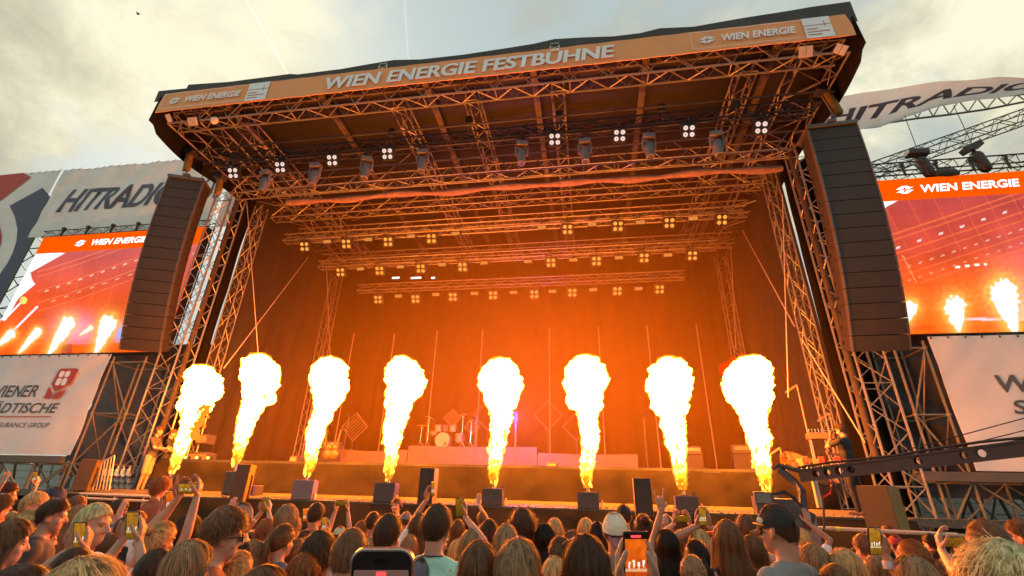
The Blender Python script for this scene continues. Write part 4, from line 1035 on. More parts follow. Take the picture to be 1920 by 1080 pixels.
for k in range(14):
    s = 0 if k < 6 else 1; x = (-22.3 + k * 1.25) if s == 0 else (9.6 + (k - 6) * 1.0); z = 12.1 if s == 0 else 12.3
    r = thing('clamp_light', 'small dark clamp fixture, %s along the truss above the %s screen' % ((ORD + ['ninth'])[k if s == 0 else k - 6], ('left', 'right')[s]), 'fixture', (x, 14.1, z), 0, 'small fixtures above the screens')
    MB().cap((0, 0, .12), .05, (.02, -.02, -.22), .035).build('body', DARKM, r, True); MB().box((0, 0, .2), (.12, .12, .1)).build('clamp', DARKM, r)
for px, py, tl, lab in ((1728, 306, .1, 'dark hunched moving light on the truss above the right screen'), (1832, 296, -.45, 'dark tilted moving light with a flat head on the truss above the right screen'), (1770, 322, .9, 'dark rounded fixture lying on the truss above the right screen')):
    p = atY(px, py, 14.1); r = thing('screen_light', lab, 'stage light', p, 0, 'lights on the truss above the right screen')
    if tl < .8:
        MB().cap((.0, 0, .05), .19, (.10, 0, -.42), .16).build('body', DARKM, r, True); MB().bbox((-.02, 0, .42), (.62, .3, .2), .04, Matrix.Rotation(tl, 3, 'Y')).build('head', DARKM, r); MB().cyl((0, 0, .1), (0, 0, .4), .05).build('neck', DARKM, r)
    else: MB().ell((0, 0, -.1), (.42, .2, .2)).build('body', DARKM, r, True); MB().box((0, 0, -.25), (.5, .2, .1)).build('base', DARKM, r)
# crumpled radio banner on the right --------------------------------------
topx = [(1527, 212), (1540, 192), (1580, 180), (1640, 172), (1700, 161), (1760, 154), (1820, 149), (1870, 146), (1925, 146), (1990, 150)]
botx = [(1535, 240), (1565, 246), (1610, 243), (1650, 238), (1700, 220), (1760, 199), (1820, 190), (1870, 183), (1925, 176), (1990, 172)]
def rb_top(u):
    k = min(8.999, u * 9); i = int(k); f = k - i; a, b = topx[i], topx[i + 1]; return atY(a[0] + (b[0] - a[0]) * f, a[1] + (b[1] - a[1]) * f, 14.2)
def rb_bot(u):
    k = min(8.999, u * 9); i = int(k); f = k - i; a, b = botx[i], botx[i + 1]; return atY(a[0] + (b[0] - a[0]) * f, a[1] + (b[1] - a[1]) * f, 15.6)
def rbf(u, v, out=0.0):
    a, b = rb_top(u), rb_bot(u); p = b.lerp(a, v)
    p.z += -.12 * math.sin(PI * v) - out * 1.0; p.y += -.15 * math.sin(PI * v) + .03 * math.sin(u * 26 + v * 3) - out * .6
    return p
h = thing('crumpled_banner', 'wind-blown white banner with stretched navy capitals above the right screen', 'banner', rb_top(.5), group='printed banners')
under(MB().grid(lambda u, v: rbf(u, v), 90, 14, thick=.012).build('cloth', mat('sunlit mesh banner', (.88, .88, .88), .7, var=.04, vscale=1.2, bump=.3, bscale=1.6, trans=.5), smooth=True), h)
# lettering wrapped on the cloth
cu = bpy.data.curves.new('t', 'FONT'); cu.body = 'HITRADIO \u00d63'; cu.shear = .4; cu.offset = .03
to = bpy.data.objects.new('t', cu); C.objects.link(to); me = bpy.data.meshes.new_from_object(to.evaluated_get(bpy.context.evaluated_depsgraph_get()))
bpy.data.objects.remove(to); bm = bmesh.new(); bm.from_mesh(me)
bmesh.ops.triangulate(bm, faces=bm.faces)
xs = [w.co.x for w in bm.verts]; ys = [w.co.y for w in bm.verts]; x0_, x1_, y0_, y1_ = min(xs), max(xs), min(ys), max(ys)
for w_ in bm.verts: w_.co = V(((w_.co.x - x0_) / (x1_ - x0_), (w_.co.y - y0_) / (y1_ - y0_), 0))
for k in range(1, 60): bmesh.ops.bisect_plane(bm, geom=bm.verts[:] + bm.edges[:] + bm.faces[:], plane_co=(k / 60, 0, 0), plane_no=(1, 0, 0))
for k in range(1, 6): bmesh.ops.bisect_plane(bm, geom=bm.verts[:] + bm.edges[:] + bm.faces[:], plane_co=(0, k / 6, 0), plane_no=(0, 1, 0))
for w_ in bm.verts: w_.co = rbf(.075 + w_.co.x * 1.15 if w_.co.x < .80 else .995, .28 + w_.co.y * .46, .03)
bm.to_mesh(me); bm.free(); me.materials.append(mat('faded navy print', (.13, .15, .24), .6, trans=.3)); me.name = 'lettering'; under(link_mesh('lettering', me), h)
# arch behind the banner, boom
GREYT = mat('grey green truss', (.20, .20, .17), .5, .4)
a, b, c2_ = atY(1560, 262, 15.9), atY(1760, 219, 15.9), atY(1990, 170, 15.9)
pts = [atY(x, y, 15.9) for x, y in ((1590, 246), (1660, 231), (1720, 222), (1780, 215), (1850, 205), (1925, 190), (2000, 172))]
pts2 = [atY(x, y, 15.9) for x, y in ((1590, 240), (1660, 214), (1720, 196), (1780, 190), (1850, 183), (1925, 176), (2000, 160))]
r = thing('arch_truss', 'grey curved truss along the lower edge of the crumpled banner', 'truss', pts[0])
for k in range(len(pts) - 1):
    for ps in (pts, pts2): beam(r, 'chord', ps[k] - pts[0], ps[k + 1] - pts[0], .04, GREYT)
    for q in range(2):
        f0, f1 = q / 2, (q + 1) / 2; pa = pts[k].lerp(pts[k + 1], f0); pb = pts2[k].lerp(pts2[k + 1], (f0 + f1) / 2); pc = pts[k].lerp(pts[k + 1], f1)
        beam(r, 'brace', pa - pts[0], pb - pts[0], .024, GREYT); beam(r, 'brace', pb - pts[0], pc - pts[0], .024, GREYT)
truss('boom_truss', 'slanting lattice boom rising behind the truss above the right screen', 'truss', atY(1600, 332, 17), atY(2010, 188, 17), .45, .5, .55, .028, .016, GREYT, False)
for a, b, lab in (((1695, 214), (1722, 286), 'thin wire hanging above the hunched moving light'), ((1788, 198), (1825, 275), 'thin wire hanging above the tilted moving light')):
    o = MB().cyl(atY(*a, 15.5), atY(*b, 14.3), .012).build('wire', DARKM); tag(o, lab, 'wire', 'wires above the right screen')

# insurance banners ----------------------------------------------------------
Yi = 13.7
WB2 = mat('white mesh poster', (.85, .83, .84), .65, var=.04, vscale=1.5, bump=.35, bscale=1.3, trans=.15)
zt, zb = 6.42, 2.99
h = hung('wall_banner', 'large pale banner with grey capitals and a red shield flower, below the left screen', 'banner', -22.9, atY(207, 666, Yi).x, zb, zt, Yi, WB2, .03, 'pale insurance banners')
def it(s, x0, x1, py0, py1, m, banner, pxr, off=.0, sh=.18):
    """one line of print between pixel heights measured at column pxr"""
    z0, z1 = atY(pxr, py1, Yi - .06).z, atY(pxr, py0, Yi - .06).z
    return text(s, (x0, Yi - .06, z0), EXX, EZZ, x1 - x0, z1 - z0, m, banner, 'lettering', sh, off, conform=hungfn(.03, Yi))
xr = lambda px, py: atY(px, py, Yi - .06).x
def lw(n_seen, n_all, px0, px1, py):
    b = xr(px1, py); a = xr(px0, py); return b - (b - a) * n_all / n_seen, b
a, b = lw(2.78, 3.73, 0, 68, 735); it('WIENER', a, b, 722, 744, GREYP, h, 50, .012)
a, b = lw(4.05, 5.8, 0, 106, 765); it('ST\u00c4DTISCHE', a, b, 751, 774, GREYP, h, 50, .012)
a, b = lw(13, 22, 0, 90, 797); it('VIENNA INSURANCE GROUP', a, b, 792, 801, GREYP, h, 50, .0)
zl = atY(50, 782, Yi - .06).z
plane_poly([(0, 0), (b - a, 0), (b - a, .03), (0, .03)], (a, Yi - .06, zl), EXX, EZZ, REDP, h, 'print_line')
def shield(hh, org, s):
    """a red bell-shaped flower with a four-pane window and two leaves"""
    def pp(pts, m, out): 
        return plane_poly([(x * s, y * s) for x, y in pts], V(org) + V((0, .028, 0)), EXX, EZZ, m, hh, 'emblem', out)
    rr = lambda x0, y0, x1, y1, c: [(x0 + c, y0), (x1 - c, y0), (x1, y0 + c), (x1, y1 - c), (x1 - c, y1), (x0 + c, y1), (x0, y1 - c), (x0, y0 + c)]
    pp([(-.30, .42), (-.12, .20), (.02, .12), (.20, .18), (.56, .40), (.62, .52), (.66, .92), (.58, 1.0), (-.14, 1.0), (-.24, .92)], REDP, .006)
    for x0, y0, x1, y1 in ((-.12, .66, .10, .90), (.14, .66, .36, .90), (-.12, .34, .10, .62), (.14, .34, .36, .62)): pp(rr(x0, y0, x1, y1, .05), WHITEB, .010)
    pp([(-.36, .26), (-.30, .28), (-.10, .06), (-.08, -.16), (-.36, -.16)], REDP, .006); pp([(.0, -.16), (.06, .0), (.20, .10), (.50, .18), (.40, -.05), (.26, -.16)], REDP, .006)
    pp([(-.05, -.16), (-.02, -.16), (.04, .14), (.0, .14)], REDP, .006)
o = atY(88, 738, Yi - .06); shield(h, (o.x + .25, Yi - .06, o.z - .02), .92)
h2 = hung('wall_banner', 'large pale banner with the start of grey capitals, below the right screen', 'banner', atY(1738, 629, Yi).x, 16.0, zb, zt, Yi, WB2, .03, 'pale insurance banners')
s_ = 1.0; a = xr(1880, 735); it('WIENER', a, a + 2.6, 702, 735, GREYP, h2, 1895, .02)
a = xr(1905, 775); it('ST\u00c4DTISCHE', a, a + 4.0, 744, 776, GREYP, h2, 1912, .02)

# scaffolds ------------------------------------------------------------------
def scaffold(label, xs, y0, y1, z1, levels, low, group='steel tube scaffolds'):
    r = thing('scaffold', label, 'scaffold', (xs[0], y0, GZ), group=group); o = V((xs[0], y0, GZ))
    B = lambda nm, a, b, rad: beam(r, nm, V(a) - o, V(b) - o, rad, STEEL)
    for i, x in enumerate(xs):
        for y in (y0, y1):
            top_ = z1 if i < 2 else low
            B('standard', (x, y, GZ + .04), (x, y, top_), .034)
            for z in levels:
                if z < top_:
                    ring = MB().cyl((0, 0, -.03), (0, 0, .03), .062, n=10); 
                    key = 'rosette'
                    if key not in _unit: _unit[key] = ring.mesh('rosette', STEEL)
                    link_mesh('rosette', _unit[key], r, Matrix.Translation(V((x, y, z)) - o))
    for z in levels:
        for i in range(len(xs) - 1):
            if z > low and i > 0: continue
            for y in (y0, y1): B('ledger', (xs[i], y, z), (xs[i + 1], y, z), .026)
        for i, x in enumerate(xs):
            if z > low and i > 1: continue
            B('transom', (x, y0, z), (x, y1, z), .024)
    for k in range(len(levels) - 1):
        for i in range(len(xs) - 1):
            if levels[k + 1] > low + .1 and i > 0: continue
            a, b = (i, i + 1) if (k + i) % 2 else (i + 1, i)
            B('diagonal', (xs[a], y0, levels[k]), (xs[b], y0, levels[k + 1]), .026)
            if levels[k] < 3: B('diagonal', (xs[b], y1, levels[k]), (xs[a], y1, levels[k + 1]), .024)
            B('diagonal', (xs[i if i else 1], y1, levels[k]), (xs[i if i else 1], y0, levels[k + 1]), .022)
    for i, x in enumerate(xs):
        for y in (y0, y1): link_mesh('base_plate', _plate(), r, Matrix.Translation(V((x, y, GZ + .02)) - o))
    return r
def _plate():
    if 'plate' not in _unit: _unit['plate'] = MB().box((0, 0, 0), (.18, .18, .03)).mesh('base_plate', STEEL)
    return _unit['plate']
scaffold('tube scaffold holding the banner below the left screen', [-15.45, -16.8, -18.2, -19.6, -21.0, -22.4], 13.85, 14.85, 6.35, [.5, 1.7, 2.75, 4.35, 6.15], 2.9)
scaffold('tube scaffold holding the banner below the right screen', [8.45, 9.22, 10.6, 12.0, 13.4, 14.8], 13.85, 14.85, 6.35, [.5, 1.7, 2.75, 4.35, 6.15], 2.9)
for x0, x1, lab in ((-22.9, -17.0, 'dark beam under the banner below the left screen'), (7.9, 16.0, 'dark beam under the banner below the right screen')):
    o = MB().bbox(((x0 + x1) / 2, 13.65, 2.84), (x1 - x0, .12, .22), .01).build('base_beam', mat('dull brown steel', (.13, .11, .09), .6, .2)); tag(o, lab, 'beam', 'beams under the pale banners')
# inner dark substructure behind the scaffolds (crossed girders)
for sx, x0, lab in ((-1, -22.0, 'tangle of dark crossed girders below the left screen'), (1, 8.6, 'tangle of dark crossed girders below the right screen')):
    r = thing('girder_frame', lab, 'girders', (x0, 16.2, GZ), group='dark girders under the screens')
    rg = random.Random(3 + sx)
    for k in range(9):
        x = k * .95
        beam(r, 'girder', (x, rg.uniform(-.6, .6), 0), (x + rg.uniform(-.4, .4), rg.uniform(-.6, .6), 3.0), .045, DKT); beam(r, 'girder', (x, rg.uniform(-.8, .8), 0.1), (x + rg.choice((-1.3, 1.3)), rg.uniform(-.8, .8), 2.9), .03, DKT)
        beam(r, 'girder', (x, .4, 2.9), (x + 1.4, -.3, .4), .022, DKT)
# pale slatted trailers behind
PALE = mat('pale grey green siding', (.42, .46, .43), .6, var=.06)
for x0, x1, lab in ((-30, -19.5, 'pale slatted trailer behind the left girders'), (10.5, 26.0, 'pale slatted trailer behind the right girders')):
    r = thing('trailer', lab, 'trailer', (x0, 19.0, GZ), group='pale trailers behind the screens')
    n = 9
    for k in range(n): MB().bbox(((x1 - x0) / 2, 0, .55 + k * .31), (x1 - x0, .10, .295), .012).build('plank', PALE, r)
    MB().box(((x1 - x0) / 2, 1.3, 1.75), (x1 - x0, 2.4, 2.7)).build('body', mat('trailer body', (.2, .22, .2), .7), r)
    for q in (.12, .2, .8, .88): MB().lathe([(.4, -.12), (.45, -.06), (.45, .06), (.4, .12)], 18, Matrix.Translation(((x1 - x0) * q, .3, .45)) @ Matrix.Rotation(PI / 2, 4, 'X')).build('wheel', DARKM, r)
for x, lab, w in ((13.8, 'brown crate standing behind the right scaffold', 1.6),):
    r = thing('crate', lab, 'crate', (x, 17.2, GZ)); MB().bbox((0, 0, 1.15), (w, 1, 2.3), .02).build('panel', mat('brown crate', (.22, .16, .10), .7, var=.2), r); MB().box((0, -.52, 1.2), (w * .9, .03, .1)).build('batten', STEEL, r)

# wings: platform ends, rails, stairs -----------------------------------------
pw = thing('wing_platform', 'dark wing platform with pale edges at the foot of the crane side tower', 'platform', (7.2, 12.4, GZ))
under(MB().bbox((7.6, 12.3, 1.84), (3.0, 1.7, .16), .01).build('deck', APM), pw); under(MB().bbox((7.3, 11.42, 1.62), (3.5, .08, .10), .01).build('edge', mat('pale timber edge', (.42, .34, .24), .7)), pw)
for x in (6.3, 7.6, 9.0): under(MB().box((x, 12.3, .9), (.1, 1.4, 1.7)).build('leg', DARKM), pw)
pw = thing('wing_platform', 'dark wing platform under the two stagehands', 'platform', (-14.6, 12.4, GZ))
under(MB().bbox((-15.0, 12.9, 1.87), (2.9, 2.2, .16), .01).build('deck', APM), pw)
for x in (-16.2, -14.0): under(MB().box((x, 12.9, .9), (.1, 1.8, 1.75)).build('leg', DARKM), pw)
PIPE = mat('pale pipe', (.50, .42, .36), .45, .3)
for a, b, Y, lab, g2 in (((150, 926), (283, 931), 10.9, 'pale upper rail on the stagehands side of the barrier', 0), ((150, 934), (283, 940), 10.85, 'pale lower rail on the stagehands side of the barrier', 0),
                     ((1497, 988), (1795, 1003), 8.6, 'long pale pipe below the crane with yellow tape', 1)):
    p, q = atY(*a, Y), atY(*b, Y); r = thing('barrier_rail', lab, 'rail', p, group='pale rails before the stage')
    MB().cyl((0, 0, 0), q - p, .028).build('pipe', PIPE, r)
    for f in (.1, .5, .9):
        s = (q - p) * f; MB().cyl(s, s + V((0, .3, -(p.z + s.z) + GZ + .02)), .022).build('post', PIPE, r)
    if g2:
        for f in (.03, .24): MB().cyl((q - p) * f, (q - p) * (f + .03), .0295).build('tape', mat('yellow tape', (.65, .7, .05), .5), r)
st_ = thing('stair_rail', 'slanting pale stair rail with upright bars beside the two stagehands', 'railing', (-16.3, 12.2, GZ))
a, b = atY(180, 872, 12.2), atY(215, 854, 12.2); c, d = atY(165, 930, 12.2), atY(203, 928, 12.2)
under(MB().cyl(a, b, .025).build('handrail', PIPE), st_)
for k in range(7):
    f = k / 6; under(MB().cyl(a.lerp(b, f), c.lerp(d, f), .02).build('baluster', PIPE), st_)
# crates of pale bottles by the stairs
for row in range(4):
    for k in range(5):
        p = atY(197 + k * 11, 884 + row * 11, 13.2)
        r = thing('plastic_bottle', 'clear plastic bottle in %s row from the top, %s from the stair rail' % (('the top', 'the second', 'the third', 'the lowest')[row], ORD[k]), 'bottle', p, 0, 'clear bottles stacked by the stair rail')
        MB().lathe([(.05, -.11), (.055, -.10), (.055, .05), (.02, .10), (.02, .13)], 10).build('bottle', mat('clear plastic', (.75, .78, .74), .15, coat=.5), r); MB().lathe([(.024, .13), (.024, .155)], 8).build('lid', mat('yellow lid', (.8, .7, .4), .4), r)
for row in range(4):
    a, b = atY(186, 890 + row * 11, 13.2), atY(252, 890 + row * 11, 13.2)
    o = MB().box(((a.x + b.x) / 2, 13.2, a.z - .05), (b.x - a.x, .3, .02)).build('shelf_board', DARKM); tag(o, 'dark shelf board under the %s row of clear bottles' % ('top', 'second', 'third', 'lowest')[row], 'shelf', 'shelf boards by the stair rail')
ra_, rb2 = atY(181, 925, 13.2), atY(256, 925, 13.2)
for x in (ra_.x, rb2.x):
    o = MB().box((x, 13.25, (GZ + 3.0) / 2), (.05, .3, 3.0 - GZ)).build('shelf_post', DARKM); tag(o, 'dark upright post %s the clear bottles' % ('left of' if x == ra_.x else 'right of'), 'post', 'posts of the bottle shelf')

# camera crane ------------------------------------------------------------------
CR = mat('matt black crane', (.055, .05, .055), .45, .3, var=.1)
p0, p1 = atY(1502, 892, 7.6), atY(2100, 818, 5.6)
cr = thing('camera_crane', 'long black camera crane arm with round holes reaching in from the side', 'camera crane', p0)
d = p1 - p0; L = d.length; ex = d.normalized(); nrm = V((0, -1, 0)); ez = (nrm.cross(ex)); ez = -ez if ez.z < 0 else ez; ez.normalize(); ny = ex.cross(ez)
def holed(n0, n1, hgt, holes, off, th=.012):
    """plate made of square cells, some with a round hole"""
    mb = MB(); c = hgt
    for k in range(n0, n1):
        x0 = k * c; cx_ = x0 + c / 2
        sq = [(cx_ + c / 2 * sx, c / 2 * sz) for sx, sz in ((1, 0), (1, 1), (0, 1), (-1, 1), (-1, 0), (-1, -1), (0, -1), (1, -1))]
        if k in holes:
            rr0 = c * holes[k]; oc = [(cx_ + rr0 * math.cos(PI / 4 * q), rr0 * math.sin(PI / 4 * q)) for q in range(8)]
            # 16-sided hole
            oc = [(cx_ + rr0 * math.cos(PI / 8 * q), rr0 * math.sin(PI / 8 * q)) for q in range(16)]
            sq2 = []
            for q in range(16):
                a = PI / 8 * q; m_ = max(abs(math.cos(a)), abs(math.sin(a))); sq2.append((cx_ + c / 2 * math.cos(a) / m_, c / 2 * math.sin(a) / m_))
            pts = [ex * x + ez * z for x, z in oc + sq2]; mb.add([p + ny * off for p in pts], [(q, (q + 1) % 16, 16 + (q + 1) % 16, 16 + q) for q in range(16)])
        else:
            pts = [ex * x + ez * z for x, z in ((x0, -c / 2), (x0 + c, -c / 2), (x0 + c, c / 2), (x0, c / 2))]; mb.add([p + ny * off for p in pts], [(0, 1, 2, 3)])
    return mb
hh = .145; n = int(L / hh); hs = {k: .30 for k in range(n)}
for k in (0, 5, 6, 7, 8, 10, 11, 14, 15, 16, 19, 20, 21, 22, 23, 24, 28): hs.pop(k, None)
for off in (-.07, .07): holed(0, n, hh, hs, off).build('side_plate', CR, cr)
for s in (-1, 1): MB().box(ex * (n * hh / 2) + ez * (s * hh / 2), (n * hh, .17, .022), Matrix((ex, ny, ez)).transposed()).build('flange', CR, cr)
MB().tube([ex * (k * .4) + ez * (hh / 2 + .035 + .012 * math.sin(k * 1.7)) for k in range(int(L / .4))], .016, 5).build('cable', DARKM, cr)
def wp(px, py, Y): return atY(px, py, Y) - p0
for pts, rad, nm in (([wp(1505, 885, 7.6), wp(1458, 872, 7.7), wp(1450, 880, 7.7)], .03, 'front_bracket'),
                 ([wp(1462, 882, 7.7), wp(1490, 905, 7.6), wp(1503, 920, 7.5), wp(1506, 950, 7.5), wp(1518, 985, 7.4)], .055, 'head_arm'),
                 ([wp(1535, 905, 7.5), wp(1543, 940, 7.5), wp(1546, 985, 7.5), wp(1541, 1012, 7.5), wp(1532, 1024, 7.5)], .014, 'loose_cable'),
                 ([wp(1545, 893, 7.5), wp(1560, 908, 7.5), wp(1556, 925, 7.5), wp(1540, 934, 7.5)], .014, 'red_cable')):
    o = MB().tube(pts, rad, 7).build(nm, mat('red cable', (.7, .03, .02), .4) if nm == 'red_cable' else CR, cr)
MB().cyl(wp(1527, 902, 7.9), wp(1538, 952, 7.9), .045).build('stand_pipe', PIPE, cr)
for a, b in (((1690, 846), (1925, 783)), ((1700, 862), (1925, 806)), ((1700, 866), (1925, 822))): MB().cyl(wp(*a, 7.0), wp(*b, 6.3), .006).build('stay_wire', DARKM, cr)
# camera head
cb = MB().bbox(wp(1462, 950, 7.4), (.34, .22, .20), .03); cb.bbox(wp(1490, 965, 7.4), (.40, .26, .24), .05, Matrix.Rotation(.5, 3, 'Y')); cb.build('camera_body', CR, cr)
MB().bbox(wp(1432, 934, 7.3), (.24, .06, .16), .01).build('viewfinder', CR, cr); MB().box(wp(1432, 934, 7.262), (.19, .01, .12)).build('viewfinder_glass', mat('dull glass', (.12, .14, .12), .1), cr)
for k in range(5): MB().tube([wp(1440 + k * 7, 930 - k * 2, 7.3), wp(1470 + k * 5, 920 + k * 3, 7.3), wp(1505 + k * 3, 950 + k * 5, 7.3)], .012, 5).build('camera_cable', DARKM, cr)
MB().bbox(wp(1522, 1000, 7.5), (.14, .16, .42), .02).build('remote_head', mat('grey metal', (.2, .2, .2), .35, .6), cr)

# stage gear --------------------------------------------------------------------
BR = mat('brass', (.55, .38, .10), .3, .8); CHR = mat('chrome', (.6, .6, .6), .2, .9); WHD = mat('drum skin', (.22, .16, .12), .5); DRM = mat('drum shell', (.08, .06, .055), .4)
dp = atY(830, 837, 17.0); kz = 3.64
dk = thing('drum_kit', 'drum kit with a white-skinned bass drum on the tall riser', 'drum kit', (dp.x, 17.0, kz))
MX = Matrix.Rotation(PI / 2, 4, 'X')
o = MB().lathe([(.27, -.2), (.28, .2)], 24, Matrix.Translation((0, .1, .30)) @ MX).build('bass_drum', DRM, dk); MB().lathe([(.27, .0), (.265, .012)], 24, Matrix.Translation((0, -.105, .30)) @ MX).build('skin', WHD, o); MB().lathe([(.065, 0), (.06, .01)], 16, Matrix.Translation((.11, -.118, .18)) @ MX).build('port', DARKM, o)
for x in (-.22, .0, .24): MB().lathe([(.12, -.11), (.125, -.1), (.125, .1), (.12, .11)], 18, Matrix.Translation((x * 1.2, .15, .76)) @ Matrix.Rotation(.35, 4, 'X')).build('tom', WHD if x else DRM, dk)
MB().lathe([(.19, -.16), (.19, .16)], 20, Matrix.Translation((.52, .3, .42))).build('floor_tom', DRM, dk); MB().lathe([(.16, -.07), (.16, .07)], 20, Matrix.Translation((-.45, .3, .58))).build('snare_drum', DRM, dk)
for x, z, t in ((-.68, 1.15, .3), (.62, 1.25, -.3), (.95, 1.0, -.2), (-.95, .85, .1)):
    MB().lathe([(.02, .03), (.06, .02), (.20, 0), (.2, -.004)], 22, Matrix.Translation((x, .25, z)) @ Matrix.Rotation(t, 4, 'Y')).build('cymbal', BR, dk)
    o = MB().cyl((x, .25, .25), (x, .25, z), .014); 
    for q in range(3): o.cyl((x, .25, .28), (x + .22 * math.cos(q * 2.1 + .5), .25 + .22 * math.sin(q * 2.1 + .5), .01), .012)
    o.build('cymbal_stand', CHR, dk)
# guitar on its stand, diamonds, small gear
gp = atY(617, 862, 15.5); gt = thing('guitar', 'double guitar standing upright at the stage edge by the third flame', 'guitar', (gp.x, 15.5, DECK))
for dx, rot in ((-.12, -.12), (.12, .12)):
    RM = Matrix.Rotation(rot, 3, 'Y'); o = MB().ell(V((dx, 0, .46)), (.17, .04, .17), 18, 8).ell(V((dx, 0, .68)), (.125, .04, .13), 18, 8); o.build('body', mat('honey varnish', (.16, .07, .02), .25), gt, True)
    MB().box(RM @ V((dx, -.03, 1.0)), (.05, .03, .55), RM).build('neck', mat('dark wood', (.08, .04, .02), .4), gt)
MB().cyl((-.2, .1, 0), (0, 0, .5), .015).cyl((.2, .1, 0), (0, 0, .5), .015).build('stand', DARKM, gt)
def diamond(px, py, s, Y, label, hatch):
    p = atY(px, py, Y); r = thing('diamond_frame', label, 'frame', p, group='diamond frames on the stage'); m = mat('dull tube', (.10, .07, .06), .4)
    c4 = [V((0, 0, s)), V((s, 0, 0)), V((0, 0, -s)), V((-s, 0, 0))]
    for k in range(4): beam(r, 'bar', c4[k], c4[(k + 1) % 4], .022, m)
    if hatch:
        for k in range(1, 7):
            f = k / 7; beam(r, 'rung', c4[0].lerp(c4[1], f), c4[3].lerp(c4[2], f), .014, m)
    beam(r, 'pole', (0, .05, -p.z + DECK), (0, .05, -s), .02, DARKM, 6)
diamond(848, 784, .34, 18.2, 'hatched diamond frame behind the drum kit', True); diamond(885, 800, .30, 18.4, 'hatched diamond frame right of the drum kit', True)
diamond(915, 778, .58, 18.6, 'open diamond frame left of the middle flame', False); diamond(1028, 778, .55, 18.6, 'open diamond frame right of the purple glow', False)
diamond(665, 800, .55, 18.3, 'faint hatched diamond frame between the third and fourth flames', True); diamond(1080, 800, .5, 18.6, 'faint open diamond frame behind the sixth flame', False)
# monitor wedges and cases near the first flames
for px, py, w, hgt, nm, lab in ((382, 838, .42, .30, 'monitor', 'small monitor lit on a dark case by the first flame'), (378, 858, .75, .35, 'flight_case', 'dark flight case under the small monitor by the first flame'), (560, 846, .25, .28, 'amplifier', 'small lit amplifier left of the guitar'), (1035, 846, .3, .22, 'amplifier', 'small amplifier between the middle and sixth flames')):
    p = atY(px, py, 14.6); r = thing(nm, lab, nm.replace('_', ' '), (p.x, 14.6, DECK if nm != 'monitor' else DECK + .62))
    MB().bbox((0, 0, hgt / 2 + .01), (w, .4, hgt), .02).build('case', BOXM, r); MB().box((0, -.21, hgt / 2), (w * .8, .02, hgt * .7)).build('front', mat('tan panel', (.28, .17, .09), .5), r)
for k, px in enumerate((350, 371, 392)):
    p = atY(px, 862, 12.95); r = thing('floor_lamp', 'small bright lamp on the stage edge, %s after the first flame' % ORD[k], 'lamp', (p.x, 12.95, DECK + .01), group='small lamps on the stage edge')
    MB().bbox((0, 0, .06), (.14, .12, .1), .02).build('housing', DARKM, r); MB().ell((0, -.07, .07), (.06, .02, .04)).build('lens', emit('yellow lens', (1, .6, .12), 1.8), r)
# right wing gear: covered kit, desk, stands
cv = atY(1505, 832, 14.2); r = thing('covered_kit', 'equipment under a rumpled orange brown cloth in the crane side wing', 'covered equipment', (cv.x, 14.2, DECK - .2))
MB().grid(lambda u, v: (-.55 + 1.1 * u + .1 * noise.noise(V((u * 4, v * 4, 1))), -.3 + .6 * v, .75 - .5 * u * u - 1.2 * max(0, abs(v - .5) - .3) + .12 * noise.noise(V((u * 5, v * 5, 3)))), 24, 14, thick=.02).build('cloth', mat('ochre cloth', (.20, .12, .05), .8, bump=.4, bscale=9), r, True)
MB().bbox((0, 0, .2), (.9, .4, .5), .03).build('case', DARKM, r)
r = thing('mixing_desk', 'pale keyboard-like desk behind the covered kit', 'desk', atY(1537, 818, 14.6)); MB().bbox((0, 0, 0), (.62, .3, .16), .02).build('top', mat('tan panel', (.5, .3, .18), .5), r); MB().cyl((-.25, 0, -1.1), (-.25, 0, -.08), .02).cyl((.25, 0, -1.1), (.25, 0, -.08), .02).build('leg', CHR, r)
for k in range(7): MB().cyl((-.25 + k * .083, 0, .08), (-.25 + k * .083, 0, .20), .014).build('knob', CHR, r)
for k, (a, b) in enumerate((((1494, 722), (1516, 820)), ((1555, 775), (1566, 835)), ((1462, 840), (1450, 740)), ((1585, 745), (1600, 800)))):
    p, q = atY(*a, 14.8), atY(*b, 14.8); r = thing('microphone_stand', 'thin stand with a short boom, %s in the crane side wing' % ORD[k], 'stand', (q.x, 14.8, DECK - .5), group='thin stands in the crane side wing')
    MB().cyl((0, 0, 0), p - V(r.location), .018).build('pole', MATS['tan rope'], r); s = p - V(r.location); MB().cyl(s, s + V((-.35, 0, -.22)), .03).build('boom', MATS['pale tube'], r)
rg = random.Random(9)
for k in range(9):
    p = atY(1490 + 10 * k, 872 - (k % 3) * 5, 12.9); r = thing('small_gear', 'small box of stage gear, %s along the wing above the crane arm' % (ORD + ['ninth'])[k], 'gear', p, rg.uniform(-.4, .4), 'small gear in the crane side wing')
    MB().bbox((0, 0, 0), (.13, .1, rg.uniform(.1, .2)), .02).build('case', (BOXM, mat('tan panel', (.5, .3, .18), .5), mat('red cable', (.7, .03, .02), .4))[k % 3], r); MB().cyl((0, 0, -.4), (0, 0, -.05), .015).build('foot', CHR, r)
